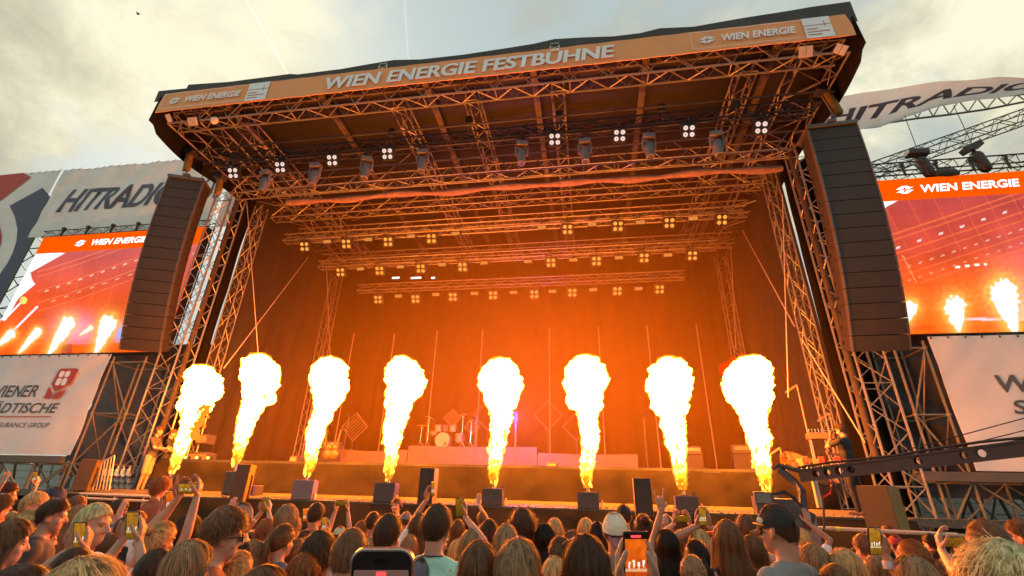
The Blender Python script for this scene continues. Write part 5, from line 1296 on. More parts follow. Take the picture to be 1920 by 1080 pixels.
# microphone stands and amplifiers on the main floor, cable swags on the front truss
for k, x in enumerate((-7.6, -3.4, 1.6)):
    r = thing('microphone_stand', 'straight microphone stand standing on the open stage floor, %s from the drum side' % ORD[k], 'stand', (x, 14.3, DECK), group='microphone stands on the stage floor')
    MB().lathe([(.14, 0), (.14, .02), (.02, .035)], 18).build('foot', DARKM, r); MB().cyl((0, 0, .03), (0, 0, 1.5), .011).build('pole', DARKM, r); MB().cap((0, 0, 1.5), .018, (0, -.12, 1.56), .026).build('microphone', DARKM, r, True)
for k, (x, y) in enumerate(((-9.6, 17.2), (3.4, 17.4), (4.9, 16.8))):
    r = thing('amplifier', 'tall black amplifier stack, %s on the stage floor' % ORD[k], 'amplifier', (x, y, DECK), group='amplifier stacks'); MB().bbox((0, 0, .38), (.72, .38, .74), .02).build('speaker_cabinet', DARKM, r); MB().bbox((0, 0, .90), (.66, .32, .26), .02).build('head', BOXM, r); MB().box((0, -.2, .38), (.64, .01, .64)).build('cloth', GRILLE, r); MB().box((0, -.165, .92), (.56, .01, .10)).build('panel', STEEL, r)
for k in range(9):
    x0 = -11.6 + k * 2.0; mbx = MB()
    for q in range(3): mbx.tube([(x0 + f / 6 * (1.4 + .2 * q), 10.75 + .03 * q, 12.45 - (.22 + .10 * q) * math.sin(PI * f / 6)) for f in range(7)], .012, 5)
    tag(mbx.build('cable_swag', DARKM, smooth=True), 'drooping black cables under the front lighting truss, %s swag from the stagehands side' % (ORD + ['ninth'])[k], 'cable', 'cable swags on the front truss')
# bird
bp = ray(259, 26); q = EYE + bp * 120
r = thing('bird', 'tiny dark bird gliding high above the left screen', 'bird', q); bm_ = mat('dark bird', (.05, .05, .05), .8)
MB().ell((0, 0, 0), (.35, .18, .12), 10, 6).build('body', bm_, r, True); MB().add([(-.1, 0, 0), (.15, 0, 0), (.5, .3, .35), (.3, .3, .35)], [(0, 1, 2, 3)]).add([(-.1, 0, 0), (.15, 0, 0), (-.3, -.2, .45), (-.5, -.2, .45)], [(0, 1, 2, 3)]).build('wings', bm_, r)

# =================================================================== people
SK = {'fair': mat('fair skin', (.50, .27, .19), .5, var=.06, vscale=12), 'tan': mat('tanned skin', (.42, .21, .14), .5, var=.06, vscale=12)}
for _m in SK.values():
    _b = _m.node_tree.nodes['Principled BSDF']; _b.inputs['Subsurface Weight'].default_value = 0.0
HC = {'black': (.010, .008, .007), 'dbrown': (.052, .028, .016), 'brown': (.14, .070, .034), 'ginger': (.26, .09, .026), 'ash': (.28, .18, .10), 'blond': (.50, .33, .15), 'bleach': (.58, .44, .24), 'grey': (.2, .19, .19)}
def hair_mat(key):
    nm = key + ' hair'
    if nm in MATS: return MATS[nm]
    c = HC[key]; m = bpy.data.materials.new(nm); m.use_nodes = True; nt = m.node_tree; N = nt.nodes.new; L = nt.links.new; b = nt.nodes['Principled BSDF']
    at_ = N('ShaderNodeAttribute'); at_.attribute_name = 'lock'
    t = N('ShaderNodeTexCoord'); mp = N('ShaderNodeMapping'); mp.inputs[3].default_value = (60, 60, 7); L(t.outputs['Object'], mp.inputs[0])
    n = N('ShaderNodeTexNoise'); n.inputs['Scale'].default_value = 1.0; n.inputs['Detail'].default_value = 3; L(mp.outputs[0], n.inputs[0])
    ad = N('ShaderNodeMath'); ad.operation = 'ADD'; L(at_.outputs['Fac'], ad.inputs[0]); L(n.outputs[0], ad.inputs[1])
    r = N('ShaderNodeValToRGB'); L(ad.outputs[0], r.inputs[0]); e = r.color_ramp.elements
    e[0].position = .55; e[0].color = (*[x * .34 for x in c], 1); e[1].position = 1.25 / 1.3; e[1].color = (*[min(1, x * 2.1) for x in c], 1)
    L(r.outputs[0], b.inputs['Base Color']); b.inputs['Roughness'].default_value = .42; b.inputs['Specular IOR Level'].default_value = .35
    tr = N('ShaderNodeBsdfTranslucent'); g = N('ShaderNodeMix'); g.data_type = 'RGBA'; g.inputs[0].default_value = .55; L(r.outputs[0], g.inputs[6]); g.inputs[7].default_value = (.55, .35, .18, 1); L(g.outputs[2], tr.inputs[0])
    mx = N('ShaderNodeMixShader'); mx.inputs[0].default_value = .42; L(b.outputs[0], mx.inputs[1]); L(tr.outputs[0], mx.inputs[2]); L(mx.outputs[0], nt.nodes['Material Output'].inputs[0])
    MATS[nm] = m; return m
SHC = {'navy': (.03, .04, .08), 'orange': (.6, .22, .08), 'grey': (.16, .16, .17), 'white': (.78, .77, .80), 'char': (.055, .05, .055), 'black': (.018, .017, .018), 'rust': (.35, .10, .05), 'red': (.4, .05, .04), 'cream': (.7, .65, .5),
       'pink': (.6, .33, .33), 'yellow': (.7, .55, .2), 'slate': (.12, .13, .17), 'stripe': (.4, .42, .42), 'mint': (.36, .72, .60), 'lilac': (.55, .5, .7), 'olive': (.22, .19, .13), 'greytee': (.21, .22, .22), 'palegreen': (.5, .6, .42), 'khaki': (.30, .24, .15), 'jeans': (.05, .07, .13), 'hivis': (.75, .85, .03), 'mauve': (.35, .17, .20)}
def cloth_mat(k): return mat(k + ' cotton', SHC[k], .85, var=.10, vscale=9, bump=.55, bscale=11)

# --- body pieces in metres, facing +Y, head top at 1.75 ----------------------
SHL, SHR = V((-.175, -.015, 1.405)), V((.175, -.015, 1.405))
def ik(S, W, l1=.285, l2=.265, pole=V((0, -.3, -1))):
    d = W - S; D = min(d.length, (l1 + l2) * .995); dn = d.normalized(); a = (l1 * l1 - l2 * l2 + D * D) / (2 * D); h = math.sqrt(max(1e-6, l1 * l1 - a * a))
    q = pole - dn * pole.dot(dn); q = q.normalized() if q.length > 1e-4 else V((0, 0, -1))
    return S + dn * a + q * h, S + dn * D
def hand(mb, W, fwd, palm, side, kind):
    """five fingers; fwd = wrist to knuckles, palm = where the palm looks, side=+1 right hand"""
    f = fwd.normalized(); p = (palm - f * palm.dot(f)).normalized(); s = f.cross(p) * side     # s: towards the thumb
    K = [W + f * .085 + s * (.030 - .020 * i) + p * (-.002 * abs(i - 1.5)) for i in range(4)]
    for k in K: mb.cap(W + f * .012 + s * ((k - W).dot(s) * .55), .0155, k, .0125, 8)
    mb.ell(W + f * .05 - p * .002, (.030, .030, .016), 10, 8, Matrix((s, f, p)).transposed())
    ln = (.042, .046, .043, .034)
    for i, k in enumerate(K):
        if kind == 'horns': curl = 0.06 if i in (0, 3) else 1.35
        elif kind == 'hold': curl = .42 + .08 * i
        elif kind == 'relax': curl = .35 + .07 * i
        else: curl = .12
        sp_ = s * (.10 - .07 * i) * (1.6 if kind == 'horns' else .7); d = (f + sp_).normalized(); a = k; r0 = .0098 if i < 3 else .0085
        for j, m_ in enumerate((1.0, .62, .48)):
            c = curl * (.75 if j == 0 else 1.0); ang = c if j == 0 else ang + c
            dd = (d * math.cos(ang) + p * math.sin(ang)).normalized(); b = a + dd * ln[i] * m_
            mb.cap(a, r0, b, r0 * .93, 8); a = b; r0 *= .93
    t0 = W + f * .022 + s * .026; td = (f * .62 + s * .70 + p * (.35 if kind != 'horns' else .9)).normalized(); t1 = t0 + td * .042; mb.cap(t0, .0145, t1, .0115, 8)
    td = (f * .85 + s * (.30 if kind != 'horns' else -.7) + p * .45).normalized(); t2 = t1 + td * .031; mb.cap(t1, .0112, t2, .0100, 8); mb.cap(t2, .0100, t2 + (td + f * .2 - s * .1).normalized() * .026, .0085, 8)
def head_parts(mb, f=1.0):
    mb.ell((0, -.012, 1.652), (.074 * f, .096, .098)); mb.ell((0, .012, 1.60), (.066 * f, .078, .085)); mb.ell((0, .035, 1.560), (.050 * f, .052, .050)); mb.cap((0, .050, 1.535), .022, (0, .060, 1.538), .020)
    mb.cap((0, .083, 1.635), .011, (0, .103, 1.598), .014); mb.ell((-.012, .090, 1.595), (.009, .011, .007), 8, 6); mb.ell((.012, .090, 1.595), (.009, .011, .007), 8, 6)
    mb.cap((-.048, .066, 1.652), .013, (-.012, .082, 1.650), .010); mb.cap((.048, .066, 1.652), .013, (.012, .082, 1.650), .010)
    mb.cap((-.018, .075, 1.565), .006, (.018, .075, 1.565), .006); mb.cap((-.014, .075, 1.556), .0065, (.014, .075, 1.556), .0065)
    mb.ell((-.044, .052, 1.598), (.020, .022, .024)); mb.ell((.044, .052, 1.598), (.020, .022, .024))
    for s in (-1, 1):
        R0 = Matrix.Rotation(s * .45, 3, 'Z')
        mb.ell((s * .079, -.012, 1.618), (.0065, .019, .033), 10, 10, R0); mb.cap((s * .083, -.026, 1.636), .006, (s * .081, -.018, 1.646), .006, 8); mb.cap((s * .083, -.026, 1.636), .006, (s * .080, -.014, 1.592), .006, 8)
    mb.cap((0, -.030, 1.42), .060, (0, -.014, 1.575), .053); mb.cap((0, -.04, 1.50), .045, (0, -.045, 1.60), .05)
def eyes_mesh():
    if 'eyes' not in _unit:
        mb = MB().ell((-.030, .071, 1.628), (.012, .009, .0055), 10, 8).ell((.030, .071, 1.628), (.012, .009, .0055), 10, 8); _unit['eyes'] = mb.mesh('eyes', mat('eye white', (.10, .07, .05), .3), True)
    return _unit['eyes']
LEGS = ((V((-.095, 0, .93)), V((-.10, .02, .50)), V((-.105, -.01, .085))), (V((.095, 0, .93)), V((.10, .02, .50)), V((.105, -.01, .085))))
def arms_of(pose):
    """pose: dict side -> (wrist, fwd, palm, kind) or None"""
    out = []
    for s, S in ((-1, SHL), (1, SHR)):
        a = pose.get(s)
        if a is None: W = V((s * .225, .05, .90)); fwd, palm, kind = V((0, .15, -1)), V((-s, 0, 0)), 'relax'; pole = V((s * .4, -1, 0))
        else: W, fwd, palm, kind = a[:4]; pole = a[4] if len(a) > 4 else V((s * .8, -.1, -1))
        E, W = ik(S, W, pole=pole); out.append((s, S, E, W, fwd, palm, kind))
    return out
def body_mesh(pose, fem=0.0, fine=.0052, coarse=.013, legs=None, bend=None):
    mb = MB(); head_parts(mb)
    w = 1 - .10 * fem
    mb.ell((0, -.005, 1.33), (.165 * w, .098, .135)); mb.ell((0, 0, 1.15), (.135 * w, .090, .16)); mb.ell((0, 0, .97), (.160 - .0 * fem, .105, .12))
    mb.cap((-.15 * w, -.018, 1.405), .058, (.15 * w, -.018, 1.405), .058); mb.cap((-.09, -.02, 1.435), .045, (0, -.025, 1.47), .055); mb.cap((.09, -.02, 1.435), .045, (0, -.025, 1.47), .055)
    for h, k, a in (legs or LEGS): mb.cap(h, .082, k, .055); mb.cap(k, .054, a, .036); mb.cap(a + V((0, -.03, -.045)), .036, a + V((0, .14, -.055)), .030)
    ar = arms_of(pose)
    for s, S, E, W, *_ in ar: mb.cap(S, .050 - .006 * fem, E, .036); mb.cap(E, .037, E.lerp(W, .5), .033); mb.cap(E.lerp(W, .5), .033, W, .0235)
    parts = [remesh(mb, .0085, 3)]
    for s, S, E, W, fwd, palm, kind in ar:
        if kind == 'relax': h2 = MB(); h2.cap(E.lerp(W, .8), .0255, W, .0235); hand(h2, W, fwd, palm, s, kind); parts.append(remesh(h2, .0075, 1))
        else: h2 = MB(); h2.cap(E.lerp(W, .8), .0262, W, .0235); hand(h2, W, fwd, palm, s, kind); parts.append(remesh(h2, .0042, 1))
    return join_meshes('body', parts), ar
def shirt_mesh(ar, fem=0.0, sleeve=.62, vox=.013, grow=.014, collar=False):
    mb = MB(); w = 1 - .10 * fem; g_ = grow
    mb.ell((0, -.005, 1.33), (.170 * w + g_, .100 + g_, .140)); mb.ell((0, 0, 1.15), (.142 * w + g_, .098 + g_, .18)); mb.ell((0, 0, .97), (.160 + g_, .112 + g_, .13))
    mb.cap((-.145 * w, -.018, 1.398), .052 + g_ * .6, (.145 * w, -.018, 1.398), .052 + g_ * .6); mb.cap((-.09, -.022, 1.43), .045 + g_, (0, -.03, 1.445), .052 + g_); mb.cap((.09, -.022, 1.43), .045 + g_, (0, -.03, 1.445), .052 + g_)
    for s, S, E, W, *_ in ar:
        if sleeve > 0: mb.cap(S, .053 + g_ - .006 * fem, S.lerp(E, min(1, sleeve)), .043 + g_)
        if sleeve > 1.01: mb.cap(E, .042 + g_, E.lerp(W, sleeve - 1), .034 + g_)
    if collar: mb.cyl((0, -.03, 1.44), (0, -.02, 1.505), .078, .066, 20)
    return remesh(mb, vox, 2, 'shirt')
def trousers_mesh(legs=None, short=False):
    mb = MB(); mb.ell((0, 0, .95), (.172, .118, .12))
    for h, k, a in (legs or LEGS):
        mb.cap(h, .094, k, .068 if not short else .078)
        if not short: mb.cap(k, .067, a, .052)
    return remesh(mb, .018, 2, 'trousers')
def shoes_mesh(legs=None):
    mb = MB()
    for h, k, a in (legs or LEGS): mb.bbox(a + V((0, .045, -.052)), (.095, .275, .062), .025)
    return mb.mesh('shoes', DARKM)

# --- hair ------------------------------------------------------------------
def hdir(az, th):
    """az 0 = back of head, pi = forehead; th from the crown (tilted back)"""
    v = V((math.sin(th) * math.sin(az), -math.sin(th) * math.cos(az), math.cos(th))); return Matrix.Rotation(R_(14), 3, 'X') @ v
HC0 = V((0, -.006, 1.640)); HR = V((.0775, .1000, .1135))
def hpt(az, th, out):
    d = hdir(az, th); r = 1 / math.sqrt((d.x / HR.x) ** 2 + (d.y / HR.y) ** 2 + (d.z / HR.z) ** 2); return HC0 + d * (r + out), d
STY = {  # thickness, strand count, wave, side length, back length, frizz, top volume
    'buzz': dict(t=.006, n=1900, L=.012, wave=.0, fr=.35, drop=0), 'short': dict(t=.013, n=2000, L=.035, wave=.002, fr=.35, drop=0), 'wavy': dict(t=.026, n=2200, L=.060, wave=.008, fr=.5, drop=.03),
    'curly': dict(t=.034, n=2200, L=.07, wave=.016, fr=.9, drop=.05), 'mid': dict(t=.024, n=3400, L=.075, wave=.007, fr=.25, drop=.05), 'bob': dict(t=.018, n=1500, L=.2, wave=.003, fr=.12, drop=.15),
    'bobw': dict(t=.022, n=1800, L=.2, wave=.009, fr=.3, drop=.17), 'long': dict(t=.016, n=1500, L=.4, wave=.006, fr=.12, drop=.34), 'longw': dict(t=.022, n=1700, L=.4, wave=.014, fr=.25, drop=.32),
    'pony': dict(t=.010, n=1300, L=.12, wave=.001, fr=.12, drop=0), 'bun': dict(t=.011, n=1300, L=.12, wave=.001, fr=.18, drop=0), 'under': dict(t=.006, n=900, L=.014, wave=0, fr=.3, drop=0)}
def hair_mesh(style, seed=0, wide=1.0):
    S = STY[style]; rg = random.Random(seed * 97 + len(style)); t = S['t']; mb = MB(); lock = []
    long_ = S['drop'] > .1; short = style in ('buzz', 'short', 'under', 'wavy', 'curly', 'mid')
    def thmax(az):
        c = -math.cos(az)      # 1 at the front, -1 at the back
        front = R_(74); side = R_(94) if not long_ else R_(112); back = R_(118)
        if style == 'under': front = R_(40)
        if short and style not in ('mid', 'curly', 'bobw'): side = R_(82); back = R_(120)
        if c > 0: return side + (front - side) * c ** .8
        return side + (back - side) * (-c) ** .9
    nu, nr = 36, 9
    def vol(az, th):
        p = V((math.sin(az) * 2.2, math.cos(az) * 2.2, th * 2 + seed)); k = noise.noise(p * (1.4 if not S['wave'] > .01 else 3.2))
        topk = 1.0 + (.9 * max(0, math.cos(th)) if style in ('wavy', 'short', 'mid', 'curly', 'bobw') else 0)
        return t * (topk + .35 * k) * (1 - .75 * min(1, (th / R_(118)) ** 2.2) * (1 if short else 0))
    rows = []
    for j in range(nr + 1):
        row = []
        for i in range(nu):
            az = 2 * PI * i / nu; th = thmax(az) * (j / nr) if j else .02
            p, d = hpt(az, th, vol(az, th)); row.append(p)
        rows.append(row)
    if long_:      # falling part
        for j in range(1, 9):
            row = []
            for i in range(nu):
                az = 2 * PI * i / nu; c = -math.cos(az); p0_, d = hpt(az, thmax(az), vol(az, thmax(az)))
                fall = S['drop'] * (1 if c < .2 else max(0, 1 - (c - .2) / .35)); f = j / 8
                z = p0_.z - fall * f; x = p0_.x * (1 + .20 * math.sin(f * 2.2) * (1 if fall > .01 else 0)) * wide; y = p0_.y - (.050 * math.sin(min(1, f * 1.4) * PI / 2)) * (1 if c < 0 else .2) * (fall > .01)
                k = S['wave'] * 1.2 * math.sin(f * 9 + i * 1.3); row.append(V((x + k * math.sin(az), y - k * math.cos(az), z)))
            rows.append(row)
    # close inwards
    rows.append([V((HC0.x + (p.x - HC0.x) * .72, HC0.y + (p.y - HC0.y) * .72, p.z + .004)) for p in rows[-1]])
    vs = [p for r in rows for p in r]; n = len(rows)
    mb.add(vs, [(j * nu + i, (j + 1) * nu + i, (j + 1) * nu + (i + 1) % nu, j * nu + (i + 1) % nu) for j in range(n - 1) for i in range(nu)] + [tuple(range(nu))])
    lock += [.28 + .1 * rg.random() for _ in vs]
    def strand(pts, w0, nrm, val):
        b = len(mb.v); m_ = len(pts)
        for k, p in enumerate(pts):
            tg = (pts[min(k + 1, m_ - 1)] - pts[max(k - 1, 0)]); sd = tg.cross(nrm); sd = sd.normalized() if sd.length > 1e-6 else V((1, 0, 0)); w = w0 * (1 - .7 * (k / (m_ - 1)) ** 2)
            mb.v += [tuple(p - sd * w), tuple(p + sd * w)]
        mb.f += [(b + 2 * k, b + 2 * k + 1, b + 2 * k + 3, b + 2 * k + 2) for k in range(m_ - 1)]; lock.extend([val] * (2 * m_))
    for q in range(int(S['n'] * 1.25)):
        az = rg.uniform(0, 2 * PI); val = rg.uniform(0, .75); o = rg.random(); w = rg.uniform(.0007, .0016)
        if long_:
            tm = thmax(az); th0 = tm * rg.uniform(0, .8); c = -math.cos(az); fall = S['drop'] * rg.uniform(.8, 1.06) * (1 if c < .2 else max(0, 1 - (c - .2) / .35)); fly = (rg.random() < S['fr']) * rg.uniform(.0, .020)
            pts = []; ph = rg.uniform(0, 6)
            for k in range(5):
                th = th0 + (tm - th0) * k / 4; p, d = hpt(az, th, vol(az, th) * (.9 + .3 * o) + fly * k / 4); pts.append(p)
            e = pts[-1]
            for k in range(1, 7):
                f = k / 6
                if fall < .02: break
                x = e.x * (1 + .20 * math.sin(f * 2.2)) * wide; y = e.y - (.050 * math.sin(min(1, f * 1.4) * PI / 2)) * (1 if c < 0 else .2); kk = S['wave'] * 1.5 * math.sin(f * 9 + ph) + fly * f + .006 * o
                pts.append(V((x + kk * math.sin(az) + .004 * math.sin(ph * 3), y - kk * math.cos(az), e.z - fall * f)))
            strand(pts, w, hdir(az, th0 + .3), val)
        elif style in ('pony', 'bun'):
            th0 = thmax(az) * rg.uniform(.05, 1); p, d = hpt(az, th0, t * (.9 + .2 * o)); tie = V((0, -.112, 1.665 if style == 'pony' else 1.70)); pts = []
            for k in range(6):
                f = k / 5; x = p.lerp(tie, f); r = x - HC0; r2 = V((r.x / HR.x, r.y / HR.y, r.z / HR.z)).length; x = HC0 + r / max(r2, 1e-3) * (1 + (t * (1.0 + .25 * o)) / .1); pts.append(x)
            if rg.random() < S['fr']: pts = [pp + d * .012 * (1 - k / 5) * rg.random() for k, pp in enumerate(pts)]
            strand(pts, w, d, val)
        else:
            tm = thmax(az); th = tm * math.sqrt(rg.uniform(0.0, 1)); p, d = hpt(az, th, vol(az, th) * (.55 + .4 * o)); Ls = S['L'] * rg.uniform(.6, 1.2) * (1 if th < R_(60) else .55 if style in ('short', 'wavy') else 1)
            dn = hpt(az, th + .12, 0)[0] - hpt(az, th, 0)[0]; dn = dn.normalized(); sw = V((0, 0, 1)).cross(d)
            if th < R_(50): dn = (dn + V((rg.uniform(-.8, .8), rg.uniform(-.3, 1.0), 0)) * .8).normalized()
            k_out = {'buzz': 1.6, 'under': 1.6}.get(style, .42) * (1 + 1.6 * (rg.random() < S['fr'] * .4)); dr = (dn + d * k_out + sw * rg.uniform(-.35, .35)).normalized(); pts = [p]; ph = rg.uniform(0, 6)
            for k in range(1, 5):
                f = k / 4; c = p + dr * Ls * f + d * (-.3 * Ls * f * f) + V((0, 0, -.12 * Ls * f * f))
                if S['wave'] > .004: c += (sw * math.sin(ph + f * 7) + d * math.cos(ph + f * 7)) * S['wave'] * .7
                pts.append(c)
            strand(pts, w * (1.2 if style != 'buzz' else .8), d, val)
    if style == 'pony':
        for q in range(500):
            a = rg.uniform(0, 6.28); r = rg.random() ** .5; ph = rg.uniform(0, 6); val = rg.uniform(0, .75); Lp = rg.uniform(.24, .34); pts = []
            for k in range(8):
                f = k / 7; rad_ = .012 + .028 * math.sin(min(1, f * 1.5) * PI * .6); pts.append(V((rad_ * r * math.cos(a) + .004 * math.sin(ph + f * 6), -.115 - .05 * math.sin(min(1, f * 2.2) * PI / 2) + .02 * f + rad_ * r * math.sin(a), 1.665 + .015 * math.sin(f * 4) - Lp * f)))
            strand(pts, .0022, V((0, -1, 0)), val)
        mb2 = [(.012, 0), (.036, -.06), (.038, -.16), (.02, -.27), (.004, -.31)]; b = len(mb.v); mb.lathe([(a, z) for a, z in mb2], 12, Matrix.Translation((0, -.155, 1.66))); lock += [.25] * (len(mb.v) - b)
    if style == 'bun':
        b = len(mb.v); mb.ell((0, -.125, 1.715), (.036, .030, .034), 14, 10); lock += [.3] * (len(mb.v) - b)
        for q in range(420):
            a = rg.uniform(0, 6.28); el_ = rg.uniform(-1.4, 1.4); pts = []; rr0 = rg.uniform(.95, 1.12)
            for k in range(6):
                aa = a + k * .22; e2 = el_ + .2 * math.sin(aa * 2); pts.append(V((.038 * rr0 * math.cos(aa) * math.cos(e2), -.125 + .033 * rr0 * math.sin(e2), 1.715 + .036 * rr0 * math.sin(aa) * math.cos(e2))))
            strand(pts, .0016, (pts[0] - V((0, -.125, 1.715))).normalized(), rg.uniform(0, .75))
    me = bpy.data.meshes.new('hair'); me.from_pydata([tuple(p) for p in mb.v], [], mb.f); at_ = me.attributes.new('lock', 'FLOAT', 'POINT'); at_.data.foreach_set('value', lock + [.3] * (len(mb.v) - len(lock))); me.shade_smooth()
    return me
_hair = {}
def hair(style, seed):
    k = (style, seed)
    if k not in _hair: _hair[k] = hair_mesh(style, seed)
    return _hair[k]
def cap_mesh():
    """crown of a baseball cap: six sewn panels and a button"""
    if 'cap' in _unit: return _unit['cap'], _unit['brim'], _unit['seam']
    mb = MB(); nu, nv = 36, 10; rows = []
    for j in range(nv + 1):
        for i in range(nu):
            az = 2 * PI * i / nu; th = .02 + (R_(88) - .02) * j / nv; d = V((math.sin(th) * math.sin(az), math.sin(th) * math.cos(az), math.cos(th)))
            out = .009 + .002 * abs(math.cos(az * 3)) * math.sin(th); r = 1 / math.sqrt((d.x / HR.x) ** 2 + (d.y / HR.y) ** 2 + (d.z / (HR.z * .93)) ** 2); mb.v.append(tuple(HC0 + V((0, 0, .002)) + d * (r + out)))
    for i in range(nu):
        x, y, z = mb.v[nv * nu + i]; mb.v.append((x * .96, y * .96, z + .002))
    mb.f = [(j * nu + i, j * nu + (i + 1) % nu, (j + 1) * nu + (i + 1) % nu, (j + 1) * nu + i) for j in range(nv + 1) for i in range(nu)] + [tuple(range(nu - 1, -1, -1))]
    _unit['cap'] = mb.mesh('cap', None, True)
    br = MB().grid(lambda u, v: ((-.072 + .144 * u) * (1 - .12 * v), .086 + (.078 * v) * (1 - (2 * u - 1) ** 2 * .75) - .03 * (2 * u - 1) ** 2, 1.652 - .020 * v - .022 * (2 * u - 1) ** 2), 18, 8, thick=.004)
    _unit['brim'] = br.mesh('brim', None, True)
    sm_ = MB()
    for k in range(3):
        az = k * PI / 3; pts = []
        for j in range(-10, 11):
            th = R_(86) * j / 10; d = V((math.sin(th) * math.sin(az), math.sin(th) * math.cos(az), math.cos(th))); r = 1 / math.sqrt((d.x / HR.x) ** 2 + (d.y / HR.y) ** 2 + (d.z / (HR.z * .93)) ** 2); pts.append(HC0 + V((0, 0, .002)) + d * (r + .0115))
        sm_.tube(pts, .0018, 5)
    sm_.ell(HC0 + V((0, 0, .002 + HR.z * .93 + .011)), (.008, .008, .005), 10, 6)
    _unit['seam'] = sm_.mesh('seam', None, True); return _unit['cap'], _unit['brim'], _unit['seam']
def dress(me, m, name, parent, M=None):
    o = bpy.data.objects.new(name, me); C.objects.link(o); o.parent = parent
    if not me.materials: me.materials.append(m)
    o.material_slots[0].link = 'OBJECT'; o.material_slots[0].material = m
    if M is not None: o.matrix_local = M
    return o
def add_cap(r, kind, m, m2, tilt=0.0):
    c, b, s = cap_mesh(); T = Matrix.Translation(HC0) @ Matrix.Rotation(R_(-6), 4, 'X') @ Matrix.Translation(-HC0)
    if kind == 'back': T = Matrix.Translation(HC0) @ Matrix.Rotation(PI, 4, 'Z') @ Matrix.Rotation(R_(-16), 4, 'X') @ Matrix.Translation(-HC0)
    BM = Matrix.Identity(4) if kind != 'back' else Matrix.Translation((0, .088, 1.650)) @ Matrix.Rotation(R_(-48), 4, 'X') @ Matrix.Translation((0, -.088, -1.652))
    o = dress(c, m, 'cap', r, T); dress(b, m2, 'brim', o, BM); dress(s, m, 'seam', o); return o
def sunglasses(r, top=False, rim='black', lens='dark lens'):
    m = mat('amber rim', (.8, .32, .05), .3) if rim == 'amber' else DARKM
    mb = MB(); M = Matrix.Identity(4) if not top else Matrix.Translation((0, -.02, .098)) @ Matrix.Rotation(R_(38), 4, 'X') @ Matrix.Translation((0, -.06, -.0))
    for s in (-1, 1):
        pts = [M @ (V((s * .034 + .027 * math.cos(a), .100 - .004 * abs(math.cos(a)), 1.628 + .021 * math.sin(a)))) for a in [k * PI / 8 for k in range(17)]]; mb.tube(pts, .0032, 5)
        mb.tube([M @ V((s * .062, .096, 1.634)), M @ V((s * .078, .05, 1.634)), M @ V((s * .080, -.01, 1.630))], .0032, 5)
    mb.tube([M @ V((-.008, .10, 1.634)), M @ V((.008, .10, 1.634))], .003, 5); o = mb.build('glasses', m, r, True)
    l = MB()
    for s in (-1, 1): l.ell(M @ V((s * .034, .0985, 1.628)), (.025, .003, .019), 12, 6)
    l.build('lens', mat('brown lens', (.06, .03, .015), .1), o, True); return o

_body = {}
def std_body(fem):
    if fem not in _body:
        me, ar = body_mesh({}, fem); _body[fem] = (me, shirt_mesh(ar, fem, .62), shirt_mesh(ar, fem, 0.0, grow=.008), trousers_mesh(), shoes_mesh())
    return _body[fem]
STYF = {'long', 'bob', 'bobw', 'pony', 'bun', 'longw', 'mid'}
def person(loc, h, yaw, style, hc, shirt, label, group='concertgoers in the crowd', skin='fair', pose=None, top='tee', extra=(), seed=0, legs=None, trous='jeans', shorts=False, tilt=0.0, name='person'):
    s = h / 1.775; r = thing(name, label, 'person', loc, -yaw, group); r.scale = (s, s, s)
    fem = 1.0 if style in STYF else 0.0
    if pose or legs: me, ar = body_mesh(pose or {}, fem, legs=legs); sh = shirt_mesh(ar, fem, {'tee': .62, 'tank': 0.0, 'long': 1.85, 'polo': .60}[top], collar=top == 'polo'); tr = trousers_mesh(legs, shorts); so = shoes_mesh(legs)
    else:
        me, sh, tank, tr, so = std_body(fem)
        if top == 'tank': sh = tank
    dress(me, SK[skin], 'body', r); dress(sh, cloth_mat(shirt), 'shirt', r); dress(tr, cloth_mat(trous), 'trousers', r); dress(so, DARKM, 'shoes', r); dress(eyes_mesh(), MATS['eye white'], 'eyes', r)
    if style in ('cap', 'capb', 'capf'):
        dress(hair('under', seed % 2), hair_mat('dbrown'), 'hair', r); add_cap(r, 'front' if style == 'capf' else ('back' if style == 'capb' else ('front', 'back')[seed % 2]), cloth_mat(hc), cloth_mat('mauve' if hc == 'cream' else hc))
    elif style != 'bald': dress(hair(style, seed % 3), hair_mat(hc), 'hair', r)
    if 'glasses' in extra: sunglasses(r)
    if 'sunhead' in extra: sunglasses(r, True)
    if 'amberhead' in extra: sunglasses(r, True, 'amber')
    if 'headphones' in extra:
        pts = [V((.088 * math.sin(a), -.01, 1.64 + .118 * math.cos(a))) for a in [R_(-95 + 19 * k) for k in range(11)]]; o = MB().tube(pts, .008, 6).build('headphones', DARKM, r, True)
        for q in (-1, 1): MB().ell((q * .092, -.01, 1.625), (.020, .034, .040), 12, 8).build('ear_cup', DARKM, o, True)
    if 'beard' in extra: MB().ell((0, .045, 1.548), (.052, .050, .040), 14, 10).build('beard', hair_mat('dbrown'), r, True)
    return r

